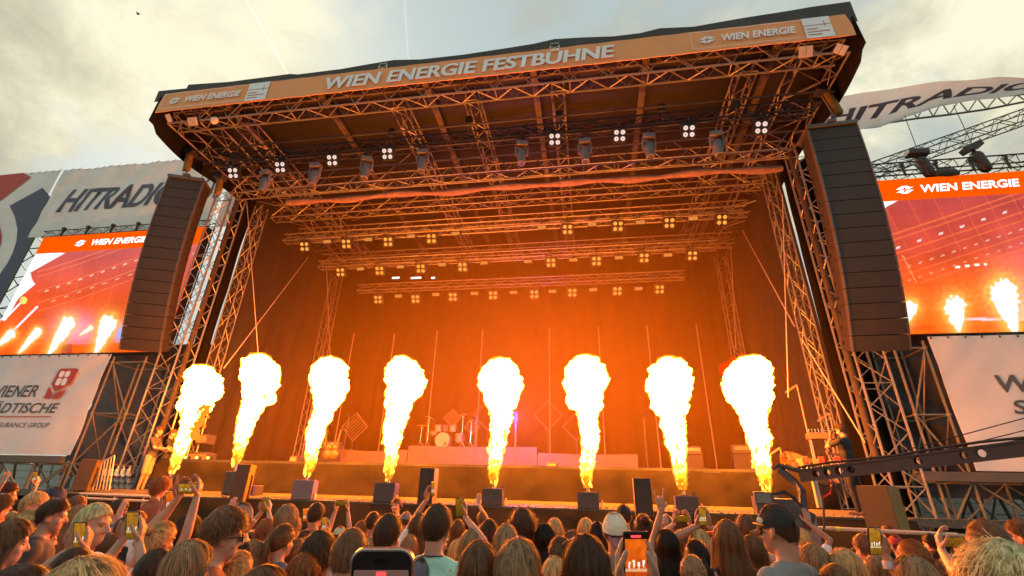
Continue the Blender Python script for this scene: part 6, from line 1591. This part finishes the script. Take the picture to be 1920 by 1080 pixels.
# --- the crowd: (px, top px, head width px, style, hair colour, shirt, yaw deg, options, label) -------------
def place(px, py, w, style, yaw=0):
    W = ((.26 if abs(yaw) > 34 else .200) if style in ('buzz', 'short', 'cap', 'capb', 'capf') else (.30 if style == 'wavy' else .245 if abs(yaw) > 34 else .225 if style in ('curly', 'mid', 'bobw') else .20))
    return atD(px, py, W * F_PX / w)
PHONES = []
def phone(loc, rot, label, land=False, pic=None, size=1.0, thick=True):
    r = thing('phone', label, 'phone', loc, 0, 'phones held up in the crowd'); CM = (ROT @ Matrix(((1, 0, 0), (0, 0, 1), (0, -1, 0)))); r.rotation_euler = (CM @ Matrix.Rotation(rot[0] + R_(6), 3, 'X') @ Matrix.Rotation(rot[2], 3, 'Z')).to_euler()
    w, h_ = (.074, .152) if not land else (.152, .074); w *= size; h_ *= size
    if 'phonebody' + str(land) not in _unit or size != 1: me = MB().bbox((0, 0, 0), (w, .0085, h_), .0042).mesh('case', mat('black phone case', (.03, .02, .02), .25))
    if size == 1: _unit.setdefault('phonebody' + str(land), me if 'phonebody' + str(land) not in _unit else _unit['phonebody' + str(land)]); me = _unit['phonebody' + str(land)]
    link_mesh('case', me, r)
    def base(u, v):
        c = lerp3(srgb(120, 84, 20), srgb(180, 120, 30), v) if pic != 'orange' else lerp3(srgb(190, 60, 10), srgb(240, 110, 20), v)
        n = noise.noise(V((u * 4, v * 6, len(label)))); c = tuple(max(0, x * (1 + .4 * n)) for x in c)
        for k, fx in enumerate((.18, .40, .62, .84)):
            if pic == 'dark': continue
            hv = .40 + .03 * (k % 2); q_ = max(0, min(1, (v - hv + .12) / .14)); rr_ = (.015 + .045 * q_) * (1 if not land else .55)
            if hv - .12 < v < hv + .04 and abs(u - fx - .02 * (v - hv)) < rr_: c = (1, .93, .72)
            if abs(v - hv + .14) < .012: c = lerp3(c, (1, .75, .4), .3)
        return tuple(x * (.55 if pic == 'dark' else 1) for x in c)
    picture_sheet('screen', (-w / 2 + .005, -.0048, -h_ / 2 + .005), (1, 0, 0), (0, 0, 1), w - .010, h_ - .010, 26 if not land else 52, 52 if not land else 26, base, emit_attr('phone picture', .62), None).parent = r
    return r
def raised(loc, h, yaw, target, kind, land=False, which=(-1, 1)):
    """pose dict that brings the hands to a world point"""
    s = h / 1.775; T = Matrix.Rotation(yaw, 3, 'Z') @ ((V(target) - V(loc)) / s)    # object is turned by -yaw
    pose = {}
    for q in which:
        off = V((q * (.052 if not land else .088), .018, -.035 if not land else -.01)) if kind == 'hold' else V((0, 0, -.09))
        S = SHL if q < 0 else SHR; W = T + off - V((0, .0, .045))
        fwd = V((0, .10, 1)) if kind != 'hold' else V((-q * .12, .05, 1)); palm = V((-q, -.45, 0)) if kind == 'hold' else V((0, 1, 0))
        pose[q] = (W, fwd, palm, kind, V((q * .7, -.2, -1)))
    return pose, s
YR = R_
CROWD = [
 (20, 903, 40, 'short', 'dbrown', 'navy', 40, {}, 'person with short dark hair at the far left edge of the crowd, highest head there'),
 (75, 921, 46, 'short', 'blond', 'orange', 60, {}, 'person with short ash blond hair looking towards the stage, behind the dark cap'),
 (112, 910, 36, 'capf', 'navy', 'navy', 40, {}, 'person in a dark navy cap in front of the orange-flanked speaker'),
 (40, 937, 28, 'short', 'black', 'grey', 30, {'arm': (66, 895, 1), 'ph': (61, 884), 'k': 'hold'}, 'person with black hair stretching a pale arm with a phone high at the far left'),
 (12, 951, 38, 'bob', 'dbrown', 'white', 30, {}, 'person with a dark brown bob cut by the left edge of the photo'),
 (62, 953, 54, 'bun', 'blond', 'black', 60, {}, 'blond person with a low bun seen in profile behind the long brown bob'),
 (112, 934, 56, 'short', 'dbrown', 'char', 50, {'top': 'long'}, 'man with short dark brown hair in a charcoal hooded top'),
 (35, 972, 74, 'bob', 'brown', 'black', 35, {}, 'person with a smooth long brown bob near the lower left corner'),
 (155, 945, 36, 'long', 'ash', 'rust', 20, {}, 'person with long ash hair half hidden behind the bleached man'),
 (150, 929, 28, 'short', 'brown', 'red', 10, {}, 'person with short brown hair before the pale barrier rails'),
 (190, 937, 74, 'buzz', 'bleach', 'white', 72, {}, 'man with bleached blond cropped hair and white shirt, face turned towards the flames'),
 (178, 1042, 128, 'longw', 'blond', 'rust', 20, {}, 'person with loose wavy blond hair rising from the bottom edge below the bleached man'),
 (55, 1058, 118, 'short', 'dbrown', 'cream', 20, {}, 'person with short dark hair cut off by the bottom left corner'),
 (28, 1052, 60, 'capf', 'palegreen', 'cream', 20, {}, 'person in a pale cap between the brown bob and the bottom left corner'),
 (294, 1006, 48, 'cap', 'grey', 'char', 10, {'seed': 1}, 'person in a washed grey cap beside the long blond hair'),
 (312, 975, 52, 'bun', 'blond', 'white', 30, {'arm': (353, 915, 2), 'land': 1, 'k': 'hold'}, 'blond person with clipped-up hair and white sleeves filming with both hands raised'),
 (360, 961, 46, 'long', 'dbrown', 'white', 10, {'arm': (319, 940, 4), 'k': 'hold'}, 'person with straight dark brown hair in front of the dark apron skirt'),
 (392, 983, 40, 'short', 'brown', 'pink', 20, {}, 'person with short brown hair left of the curly man with glasses'),
 (366, 1008, 76, 'long', 'ash', 'rust', 20, {'seed': 1}, 'person with long streaked dark blond hair left of the curly man with glasses'),
 (433, 957, 92, 'wavy', 'brown', 'rust', 48, {'x': ('glasses',), 'hb': 1}, 'man with thick tousled brown hair and black glasses'),
 (505, 980, 44, 'curly', 'ginger', 'yellow', 35, {'arm': (498, 946, 2), 'k': 'hold'}, 'person with frizzy ginger hair holding a phone up with both hands'),
 (458, 937, 42, 'capf', 'grey', 'black', 20, {}, 'person in a grey cap near the second front speaker'),
 (537, 980, 46, 'pony', 'brown', 'slate', 15, {}, 'person with a brown ponytail and slate blue shirt'),
 (543, 943, 38, 'long', 'ash', 'black', 0, {}, 'person with long striped ash blond hair under the third flame'),
 (552, 967, 36, 'short', 'brown', 'black', 0, {'arm': (609, 984, 1), 'k': 'hold'}, 'person with short brown hair right behind the striped ash blond hair'),
 (503, 1055, 96, 'long', 'brown', 'black', 15, {'seed': 2}, 'person with a smooth brown crown at the bottom edge below the ponytail'),
 (306, 898, 30, 'curly', 'ginger', 'rust', 20, {'crew': 1}, 'person with orange-lit curly hair standing higher than the crowd by the stagehands'),
 (597, 942, 31, 'short', 'dbrown', 'black', 0, {}, 'person with a small dark round head right of the long striped hair'),
 (592, 976, 30, 'bun', 'dbrown', 'black', 0, {'arm': (573, 966, 1), 'k': 'hold'}, 'person with a dark bun filming beside the round dark head'),
 (640, 984, 30, 'capf', 'palegreen', 'white', 0, {'arm': (642, 943, 2), 'land': 1, 'k': 'hold'}, 'person in a pale green cap holding a phone sideways above the crowd'),
 (602, 1000, 64, 'mid', 'dbrown', 'pink', 0, {}, 'person with thick dark brown hair and one ear showing, left of the grey-brown crew cut'),
 (665, 982, 76, 'buzz', 'brown', 'grey', 0, {}, 'man with a large grey-brown crew cut behind the big phone'),
 (732, 963, 54, 'short', 'dbrown', 'stripe', 5, {}, 'man with short dark hair between the crew cut and the mint polo shirt'),
 (702, 959, 29, 'short', 'dbrown', 'black', 0, {'seed': 1}, 'person with a small dark head behind the crew cut'),
 (763, 957, 25, 'capf', 'grey', 'white', 0, {}, 'person in a small grey cap in front of the headphones photographer'),
 (823, 944, 56, 'short', 'dbrown', 'mint', 5, {'top': 'polo', 'x': ('sunhead',)}, 'man in a mint polo shirt with sunglasses on his head'),
 (788, 962, 34, 'longw', 'brown', 'white', 0, {'arm': (811, 917, 4), 'k': 'hold'}, 'person with wavy brown hair left of the mint polo, one fist with phone raised'),
 (860, 972, 28, 'long', 'brown', 'black', 0, {}, 'person with long brown hair right beside the mint polo man'),
 (885, 991, 46, 'longw', 'ash', 'white', 0, {'arm': (862, 951, 1), 'k': 'hold', 'x': ('amberhead',)}, 'person with ash hair and a raised phone right of the mint polo man'),
 (900, 1009, 76, 'long', 'brown', 'black', 0, {}, 'person with a wide curtain of straight brown hair below the middle flame'),
 (918, 972, 38, 'bob', 'dbrown', 'rust', 0, {}, 'person with a dark bob just above the wide curtain of brown hair'),
 (950, 980, 48, 'long', 'ash', 'white', 0, {'seed': 1}, 'person with straight light hair left of the dark curls'),
 (980, 962, 46, 'curly', 'dbrown', 'lilac', 0, {}, 'person with long dark curls under the middle flame'),
 (972, 1017, 90, 'bobw', 'ash', 'black', 0, {}, 'person with a layered ash bob, large at the bottom edge'),
 (1023, 979, 42, 'long', 'black', 'black', 0, {}, 'person with long black hair between two straight blond heads'),
 (1040, 969, 31, 'long', 'blond', 'white', 0, {'seed': 2}, 'person with narrow straight blond hair behind the long black hair'),
 (1098, 970, 31, 'bob', 'blond', 'white', 0, {}, 'person with a short blond bob left of the cream cap'),
 (1119, 976, 36, 'long', 'black', 'black', 0, {'seed': 1}, 'person with black hair touching the cream cap'),
 (1151, 955, 50, 'capb', 'cream', 'olive', 0, {}, 'man in a backwards cream cap with mauve brim and olive shirt'),
 (1168, 942, 31, 'capf', 'black', 'black', 0, {}, 'person in a black cap directly behind the cream cap'),
 (1205, 962, 38, 'bun', 'dbrown', 'white', 0, {}, 'person with dark hair in a bun under the dark upright speaker'),
 (1249, 990, 44, 'long', 'black', 'white', -5, {'arm': (1237, 925, 3), 'k': 'horns'}, 'person in a white shirt raising a bare arm with a horned hand sign'),
 (1098, 1010, 90, 'bobw', 'dbrown', 'rust', 0, {'seed': 1}, 'person with thick dark brown hair, large at the bottom left of the big filming phone'),
 (1050, 1003, 54, 'bun', 'brown', 'rust', -30, {'x': ('amberhead',)}, 'person with brown pinned-up hair and an amber clip'),
 (1072, 993, 32, 'bob', 'brown', 'black', 0, {}, 'person with a small brown bob behind the amber clip'),
 (1013, 1020, 30, 'long', 'brown', 'black', 0, {'arm': (1018, 1018, 2), 'land': 1, 'k': 'hold'}, 'person with brown hair holding a phone sideways low between the heads'),
 (1275, 992, 34, 'bob', 'brown', 'black', 0, {'arm': (1278, 973, 2), 'land': 1, 'k': 'hold'}, 'person with a brown bob filming sideways beside the security guard'),
 (1310, 990, 44, 'long', 'blond', 'black', -5, {'arm': (1317, 968, 2), 'k': 'hold'}, 'person with long blond hair and a red wristband holding a phone upright'),
 (1360, 972, 50, 'long', 'brown', 'black', -5, {'seed': 1}, 'person with very long smooth brown hair left of the black cap man'),
 (1395, 962, 38, 'long', 'brown', 'char', -5, {'seed': 2}, 'person with long brown hair partly behind the brim of the black cap'),
 (1408, 1000, 46, 'long', 'brown', 'pink', -10, {}, 'person with long brown hair and bare shoulder right in front of the black cap man'),
 (1302, 1008, 52, 'pony', 'black', 'rust', -5, {'x': ('amberhead',)}, 'person with smooth dark hair and amber sunglasses on top'),
 (1295, 1037, 58, 'pony', 'ash', 'orange', -5, {}, 'person with tied-back ash hair at the bottom edge below the amber sunglasses'),
 (1448, 939, 80, 'capf', 'black', 'greytee', -42, {'x': ('capglass',)}, 'man in a black cap with an orange strap and grey shirt'),
 (1520, 1017, 58, 'bob', 'ash', 'black', -10, {}, 'person with a rounded ash bob right of the grey shirt'),
 (1578, 1028, 60, 'longw', 'blond', 'black', -15, {}, 'person with tousled blond hair right of the rounded ash bob'),
 (1562, 1057, 66, 'short', 'brown', 'black', -15, {'arm': (1640, 1014, 1), 'k': 'hold', 'ad': .2}, 'person with short brown hair reaching up with a phone and a wide wristband'),
 (1615, 1000, 40, 'short', 'brown', 'white', -20, {'x': ('glasses',)}, 'man with short brown hair, glasses and a white shirt'),
 (1703, 1009, 54, 'pony', 'ginger', 'black', -20, {}, 'person with tied reddish brown hair below the large speaker'),
 (1705, 1037, 68, 'long', 'ash', 'orange', -15, {'seed': 1}, 'person with long parted ash brown hair below the reddish ponytail'),
 (1758, 1030, 46, 'long', 'black', 'black', -25, {'seed': 2, 'x': ('sunhead',)}, 'person with long black hair and sunglasses on top left of the pale blond hair'),
 (1840, 973, 58, 'short', 'brown', 'rust', -30, {'arm': (1789, 1016, 4), 'land': 1, 'k': 'hold'}, 'man with a dense brown crop holding a dark phone sideways'),
 (1905, 973, 54, 'short', 'brown', 'rust', -40, {'seed': 1}, 'man with brown hair at the right edge of the crowd, face lit orange'),
 (1912, 1010, 36, 'capf', 'slate', 'black', -30, {}, 'person in a slate cap at the right edge above the pale blond hair'),
 (1862, 1024, 128, 'mid', 'bleach', 'white', -30, {}, 'person with pale bleached tousled hair filling the lower right corner'),
]
FILL = [(215, 1000, 40, 'long', 'brown'), (340, 1030, 46, 'long', 'blond'), (560, 1010, 44, 'short', 'brown'), (480, 1010, 40, 'bob', 'ash'), (700, 1005, 44, 'long', 'ash'), (770, 1000, 36, 'long', 'ash'), (860, 1010, 40, 'bob', 'blond'),
        (1040, 1040, 44, 'long', 'blond'), (1160, 1030, 44, 'bob', 'brown'), (1230, 1030, 44, 'long', 'ash'), (1370, 1020, 40, 'short', 'dbrown'), (1640, 1035, 44, 'long', 'ash'), (1780, 1040, 50, 'short', 'brown'), (1650, 1018, 36, 'long', 'black'), (95, 985, 40, 'short', 'brown'), (245, 965, 34, 'long', 'brown'), (420, 1000, 30, 'short', 'dbrown'),
        (680, 975, 26, 'bob', 'brown'), (1000, 990, 26, 'short', 'brown'), (1340, 1010, 34, 'bob', 'blond'), (1460, 1010, 34, 'long', 'brown'), (1800, 1010, 34, 'short', 'dbrown'), (1740, 1000, 28, 'short', 'black'), (1660, 985, 24, 'short', 'dbrown'), (230, 935, 28, 'short', 'dbrown')]
FILW = ['beside the bleached man', 'between the streaked hair and the curly man', 'behind the thick dark brown hair', 'behind the ginger frizz', 'behind the big phone', 'left of the mint polo', 'under the raised phone right of the mint polo', 'under the layered ash bob', 'left of the big filming phone', 'under the raised bare arm', 'left of the pink shoulder',
        'behind the arm with the wide wristband', 'left of the pale bleached hair', 'right of the white shirt man', 'behind the charcoal hooded top', 'near the phone of the bleached man', 'left of the tousled man with glasses', 'behind the crew cut', 'behind the dark curls', 'behind the long blond filming person', 'behind the grey shirt', 'below the dark sideways phone', 'behind the reddish ponytail', 'below the large speaker', 'before the barrier rails']
crowd_cell = []
for k, (px, py, w, style, hc, sh, yaw, o, lab) in enumerate(CROWD):
    p = place(px, py, w, style, yaw); z = p.z
    if o.get('crew'): feet = 0.55
    else: feet = GZ
    h = z - feet; yw = YR(yaw)
    loc = V((p.x, p.y, feet)); pose = None; tgt = None
    # stand so that the top of the head, not the neck, meets the point read off the photograph
    if 'arm' in o:
        ax, ay, mode = o['arm']; yw = YR(yaw) * .25
        s = h / 1.775; reach = .50 * s
        sh_ = V((loc.x, loc.y, feet + 1.40 * s)); best = None
        for q in range(60):
            Yt = loc.y + .02 + q * .02; t_ = atY(ax, ay, Yt); dd = (t_ - sh_).length
            want = .46 * s if mode in (2,) else .52 * s
            if best is None or abs(dd - want) < best[0]: best = (abs(dd - want), t_)
        tgt = best[1]
        which = {1: (1,), 2: (-1, 1), 3: (-1,), 4: (-1,)}[mode]
        if mode == 3: tgt = tgt
        pose, _s = raised(loc, h, yw, tgt, o['k'], bool(o.get('land')), which)
        if mode == 3: pose[-1] = (pose[-1][0], V((-.05, -.03, 1)), V((.25, 1, 0)), 'horns', V((-.35, .2, -1)))
        pass
    r = person(loc, h, yw, style, hc, sh, lab, skin='tan' if k % 3 == 0 else 'fair', pose=pose, top=o.get('top', 'tank' if style in STYF and k % 2 else 'tee'), extra=o.get('x', ()), seed=o.get('seed', 0), trous=('jeans', 'char', 'khaki')[k % 3])
    if 'capglass' in o.get('x', ()):
        M = Matrix.Translation(HC0) @ Matrix.Rotation(R_(-6), 4, 'X') @ Matrix.Translation(-HC0)
        MB().tube([M @ V((-.092, .02, 1.655)), M @ V((-.080, .075, 1.668)), M @ V((-.03, .116, 1.672)), M @ V((.03, .116, 1.672))], .0035, 5).build('strap', mat('amber rim', (.8, .32, .05), .3), r, True)
        MB().ell((-.088, .040, 1.675), (.006, .015, .017), 12, 8, Matrix.Rotation(.35, 3, 'Z')).build('badge', mat('pale badge', (.7, .62, .55), .4), r, True)
        MB().box((0, -.118, 1.668), (.06, .004, .035), Matrix.Rotation(-.2, 3, 'X')).build('cap_strap', mat('brown webbing', (.08, .05, .04), .7), r)
    if style == 'capb':
        cu = [c for c in r.children if c.name.startswith('cap')][0]; DK = mat('dark thread', (.04, .03, .03), .8)
        for zz, n_ in ((1.672, 5), (1.660, 11)):      # two lines of tiny unreadable stitching
            for q in range(n_):
                if q != 5: MB().box((.012 + (q - n_ / 2) * .0052, -.1215, zz), (.0034, .002, .0052 - .001 * (q % 2))).build('stitching', DK, cu)
    if style == 'short' and sh == 'mint':
        MB().tube([V((.074 * math.sin(a), -.022 - .072 * math.cos(a), 1.492)) for a in [R_(-110 + 22 * q) for q in range(11)]], .0035, 5).build('collar_stripe', mat('navy thread', (.02, .03, .09), .8), r, True)
    if o.get('k') == 'hold' and tgt is not None:
        lands = bool(o.get('land')); col_ = {0: None, 1: 'orange', 2: 'dark'}[(k * 7) % 3 if ax < 1700 else 2]
        ph = phone(tgt, (R_(-12), 0, 0), 'phone held by the %s' % lab.replace('person with', 'one with').replace('man with', 'one with').replace('person in', 'one in')[:200], lands, col_)
        words = ('phone held up by ' + lab).split(); ph['label'] = ' '.join(words[:14])
        if mode == 4 and 'mint' in lab: ph.rotation_euler = (R_(-5), 0, R_(75)) if not lands else (0, 0, 0)
        if lab.startswith('person with long blond hair and a red'): 
            _w = pose[1][0]; MB().lathe([(.030, -.012), (.031, .0), (.030, .012)], 14, Matrix.Translation(_w - V((0, .01, .05)))).build('wristband', mat('red band', (.7, .05, .04), .5), r)
        if 'wide wristband' in lab:
            _w = ik(SHR, pose[1][0], pole=pose[1][4])[1]; MB().lathe([(.033, -.02), (.034, .0), (.033, .02)], 16, Matrix.Translation(_w - V((0, .01, .05)))).build('wristband', mat('pale lilac band', (.6, .5, .6), .5), r)
for k, (px, py, w, style, hc) in enumerate(FILL):
    p = place(px, py, w, style); h = p.z - GZ
    if h < 1.5: f = (2.0 - (GZ + 1.6)) / (2.0 - p.z); p = EYE + (p - EYE) * f; h = p.z - GZ
    person((p.x, p.y, GZ), h, YR((960 - px) * .03), style, hc, ('black', 'rust', 'white', 'char', 'slate')[k % 5], 'partly hidden person with %s %s hair %s' % ({'dbrown': 'dark brown'}.get(hc, hc), {'long': 'long', 'short': 'short', 'bob': 'chin-length'}[style], FILW[k]), skin='tan' if k % 2 else 'fair', seed=k % 3, top='tee' if k % 2 else 'tank')

EXTRA = [(262, 958, 34, 'short', 'brown', 'white', (228, 938, 1), 'person with short brown hair and one open hand up behind the bleached man'), (8, 925, 40, 'short', 'dbrown', 'orange', (6, 893, 1), 'person at the extreme left with a hand raised beside the face'),
  (420, 985, 34, 'short', 'blond', 'white', (438, 935, 4), 'blond person with a hand up behind the man with black glasses'), (1075, 1030, 40, 'long', 'ash', 'black', None, 'person with long ash hair squeezed between two dark heads near the amber clip'),
  (1140, 1012, 36, 'bob', 'blond', 'pink', None, 'person with a blond bob in front of the cream cap'), (935, 1035, 44, 'bob', 'blond', 'white', None, 'person with a blond bob right of the wide brown hair curtain'), (790, 1040, 40, 'capf', 'slate', 'white', None, 'person in a slate cap below the mint polo shirt'),
  (1500, 990, 30, 'short', 'blond', 'white', (1512, 960, 1), 'blond person with an open hand up right of the black cap man'), (1675, 1000, 30, 'capf', 'red', 'navy', None, 'person in a red cap left of the reddish ponytail'), (1822, 1000, 30, 'long', 'blond', 'lilac', None, 'person with long blond hair left of the dense brown crop'),
  (575, 1035, 46, 'longw', 'ginger', 'white', None, 'person with wavy ginger hair left of the thick dark brown hair'), (455, 1030, 44, 'bun', 'blond', 'black', None, 'person with a blond bun under the curly ginger head'), (128, 975, 36, 'long', 'ash', 'white', None, 'person with long ash hair behind the bleached man and the brown bob'),
  (1215, 998, 28, 'short', 'grey', 'slate', None, 'grey haired person between the raised bare arm and the large phone'), (905, 958, 22, 'short', 'brown', 'white', (898, 930, 1), 'small distant person with a hand up in front of the apron skirt')]
for k, (px, py, w, style, hc, sh, arm, lab) in enumerate(EXTRA):
    p = place(px, py, w, style); h = p.z - GZ
    if h < 1.5: f = (2.0 - (GZ + 1.58)) / (2.0 - p.z); p = EYE + (p - EYE) * f; h = p.z - GZ
    loc = V((p.x, p.y, GZ)); pose = None
    if arm:
        s = h / 1.775; sh_ = loc + V((0, 0, 1.40 * s)); tgt = min((atY(arm[0], arm[1], loc.y + .02 + q * .02) for q in range(50)), key=lambda t_: abs((t_ - sh_).length - .56 * s)); pose, _ = raised(loc, h, 0.0, tgt, 'open', False, (1,) if arm[2] == 1 else (-1,))
    person(loc, h, YR((960 - px) * .02) if not pose else 0.0, style, hc, sh, lab, skin='tan' if k % 2 else 'fair', seed=k % 3, pose=pose)

# the man's phone at the left, the second upright phone, the two big phones --------
def holder(px, py, D, target_px, lab_p, lab_ph, h=1.62, size=1.0, pic=None, yaw=0.0, style='short', hc='dbrown', sh='white', up=.46, seedv=0):
    base = atD(px, py, D); loc = V((base.x, base.y, GZ)); s = h / 1.775; sh_ = loc + V((0, 0, 1.40 * s)); best = None
    for q in range(80):
        Yt = loc.y + .02 + q * .015; t_ = atY(target_px[0], target_px[1], Yt); dd = abs((t_ - sh_).length - up * s)
        if best is None or dd < best[0]: best = (dd, t_)
    tgt = best[1]; pose, _ = raised(loc, h, yaw, tgt, 'hold', False, (-1, 1))
    person(loc, h, yaw, style, hc, sh, lab_p, pose=pose, seed=seedv)
    ph = phone(tgt, (R_(-10), 0, 0), lab_ph, False, pic, size); return ph, tgt
holder(118, 1110, 2.5, (150, 1004), 'short person below the bottom edge holding a phone in front of the bleached man', 'upright phone held in front of the white shirt of the bleached man', 1.60)
holder(275, 1120, 2.4, (249, 985), 'short person below the bottom edge holding a phone high right of the bleached man', 'upright phone with olive picture right of the bleached man', 1.62, pic=None)
ph, tg = holder(1195, 1200, 1.25, (1192, 1046), 'short person below the bottom edge filming with a large phone under the raised bare arm', 'large upright phone with a red recording mark and a picture of the flames', 1.56, 1.0, 'orange', sh='white')
o = MB().bbox((0, -.0062, .064), (.030, .003, .007), .0014).build('record_mark', emit('record red', (1, .05, .05), 1.2), ph); MB().box((0, -.0055, .064), (.064, .001, .016)).build('status_bar', mat('black glass', (.02, .012, .012), .1), ph)
# the foremost phone, cut by the bottom edge
D0 = .56; tgt = atD(713, 1038 + 120, D0)
ph = phone(tgt, (R_(-16), 0, 0), 'very close phone with rounded copper-lit frame cut off by the bottom edge', False, 'dark')
for c in list(ph.children): bpy.data.objects.remove(c)
def rrect(w, h_, r, n=8):
    out = []
    for cx_, cz, a0 in ((w / 2 - r, h_ / 2 - r, 0), (-w / 2 + r, h_ / 2 - r, 90), (-w / 2 + r, -h_ / 2 + r, 180), (w / 2 - r, -h_ / 2 + r, 270)):
        out += [(cx_ + r * math.cos(R_(a0 + 90 * q / n)), cz + r * math.sin(R_(a0 + 90 * q / n))) for q in range(n + 1)]
    return out
def slab(w, h_, r, y0, y1, m, nm, parent, bev=.0):
    mb = MB(); a = rrect(w, h_, r); n = len(a)
    secs = [(y0, -bev), (y0 + bev, 0), (y1 - bev, 0), (y1, -bev)] if bev else [(y0, 0), (y1, 0)]
    for y, g_ in secs: mb.v += [(x * (1 + 2 * g_ / w), y, z * (1 + 2 * g_ / h_)) for x, z in a]
    for s_ in range(len(secs) - 1): mb.f += [(s_ * n + q, s_ * n + (q + 1) % n, (s_ + 1) * n + (q + 1) % n, (s_ + 1) * n + q) for q in range(n)]
    mb.f += [tuple(range(n)), tuple(range(len(secs) * n - 1, (len(secs) - 1) * n - 1, -1))]
    return mb.build(nm, m, parent, False)
slab(.078, .156, .0165, -.0042, .0042, mat('rose metal frame', (.55, .42, .38), .25, .9), 'frame', ph, .0012)
slab(.0725, .1505, .0145, -.0048, -.0040, mat('black glass', (.02, .012, .012), .1), 'glass', ph)
slab(.020, .0055, .0027, -.0052, -.0046, mat('island black', (.005, .004, .004), .2), 'camera_island', ph).location = (0, 0, .0645)
slab(.0665, .118, .002, -.0052, -.0046, emit('dim recording picture', (.085, .045, .035), 1.0), 'screen', ph).location = (0, 0, -.0045)
slab(.012, .0055, .0015, -.0056, -.0050, emit('record red', (1, .05, .05), 1.2), 'record_mark', ph).location = (0, 0, .0500)
loc = V((tgt.x - .10, tgt.y - .30, GZ)); h = 1.60; pose, _ = raised(loc, h, 0.0, tgt - V((0, 0, .04)), 'hold', False, (-1, 1))
person(loc, h, 0, 'short', 'dbrown', 'black', 'person just below the bottom edge holding the very close phone', pose=pose)

# crew --------------------------------------------------------------------
def crew(px_f, py_f, py_h, Y, yaw, style, hc, shirt, label, **k):
    a, b = atY(px_f, py_f, Y), atY(px_f, py_h, Y); return a, b
feetz = 1.955
mA = atY(262, 918, 12.6); person((mA.x, 12.6, feetz), 1.80, R_(75), 'short', 'brown', 'char', 'stagehand in a dark shirt and khaki shorts at the foot of the tower', 'crew members', 'tan',
    pose={1: (V((.10, .38, 1.16)), V((.1, 1, .1)), V((-1, 0, 0)), 'relax', V((.3, -.3, -1))), -1: (V((.02, .34, 1.10)), V((.3, 1, .1)), V((1, 0, 0)), 'relax', V((-.3, -.3, -1)))}, trous='khaki', shorts=True, extra=('headphones',))
mB = atY(292, 915, 13.1); person((mB.x, 13.1, feetz), 1.80, R_(60), 'short', 'brown', 'black', 'stagehand in a black shirt with pale print behind the khaki shorts man', 'crew members', 'tan',
    pose={1: (V((.16, .36, 1.12)), V((.1, 1, .1)), V((-1, 0, 0)), 'relax', V((.3, -.3, -1)))}, trous='black')
pr = atY(292, 862, 12.95)
mC = atY(1630, 968, 11.6); person((mC.x - .12, 11.6, 1.93), 1.84, R_(-35), 'short', 'dbrown', 'black', 'man in black with sunglasses standing behind the camera crane', 'crew members', 'tan',
    pose={-1: (V((-.02, .24, 1.50)), V((.25, -.1, 1)), V((.2, -1, 0)), 'relax', V((-.9, .2, -1))), 1: (V((-.10, .26, 1.18)), V((-1, .2, .1)), V((0, -1, 0)), 'relax', V((.6, -.2, -1)))}, trous='black', extra=('glasses', 'beard'))
mD = atY(745, 932, 9.4); person((mD.x, 9.4, GZ), mD.z - GZ, PI, 'short', 'brown', 'rust', 'photographer with headphones facing the crowd from the pit', 'crew members', 'fair', extra=('headphones',))
mE = atY(1247, 961, 6.9); r = person((mE.x, 6.9, GZ), mE.z - GZ, R_(-115), 'bald', 'grey', 'black', 'bald security guard with ear defenders and a yellow vest in the pit', 'crew members', 'tan', extra=('headphones',))
sh = shirt_mesh(arms_of({}), 0, 0.0, grow=.024); dress(sh, cloth_mat('hivis'), 'safety_vest', r)
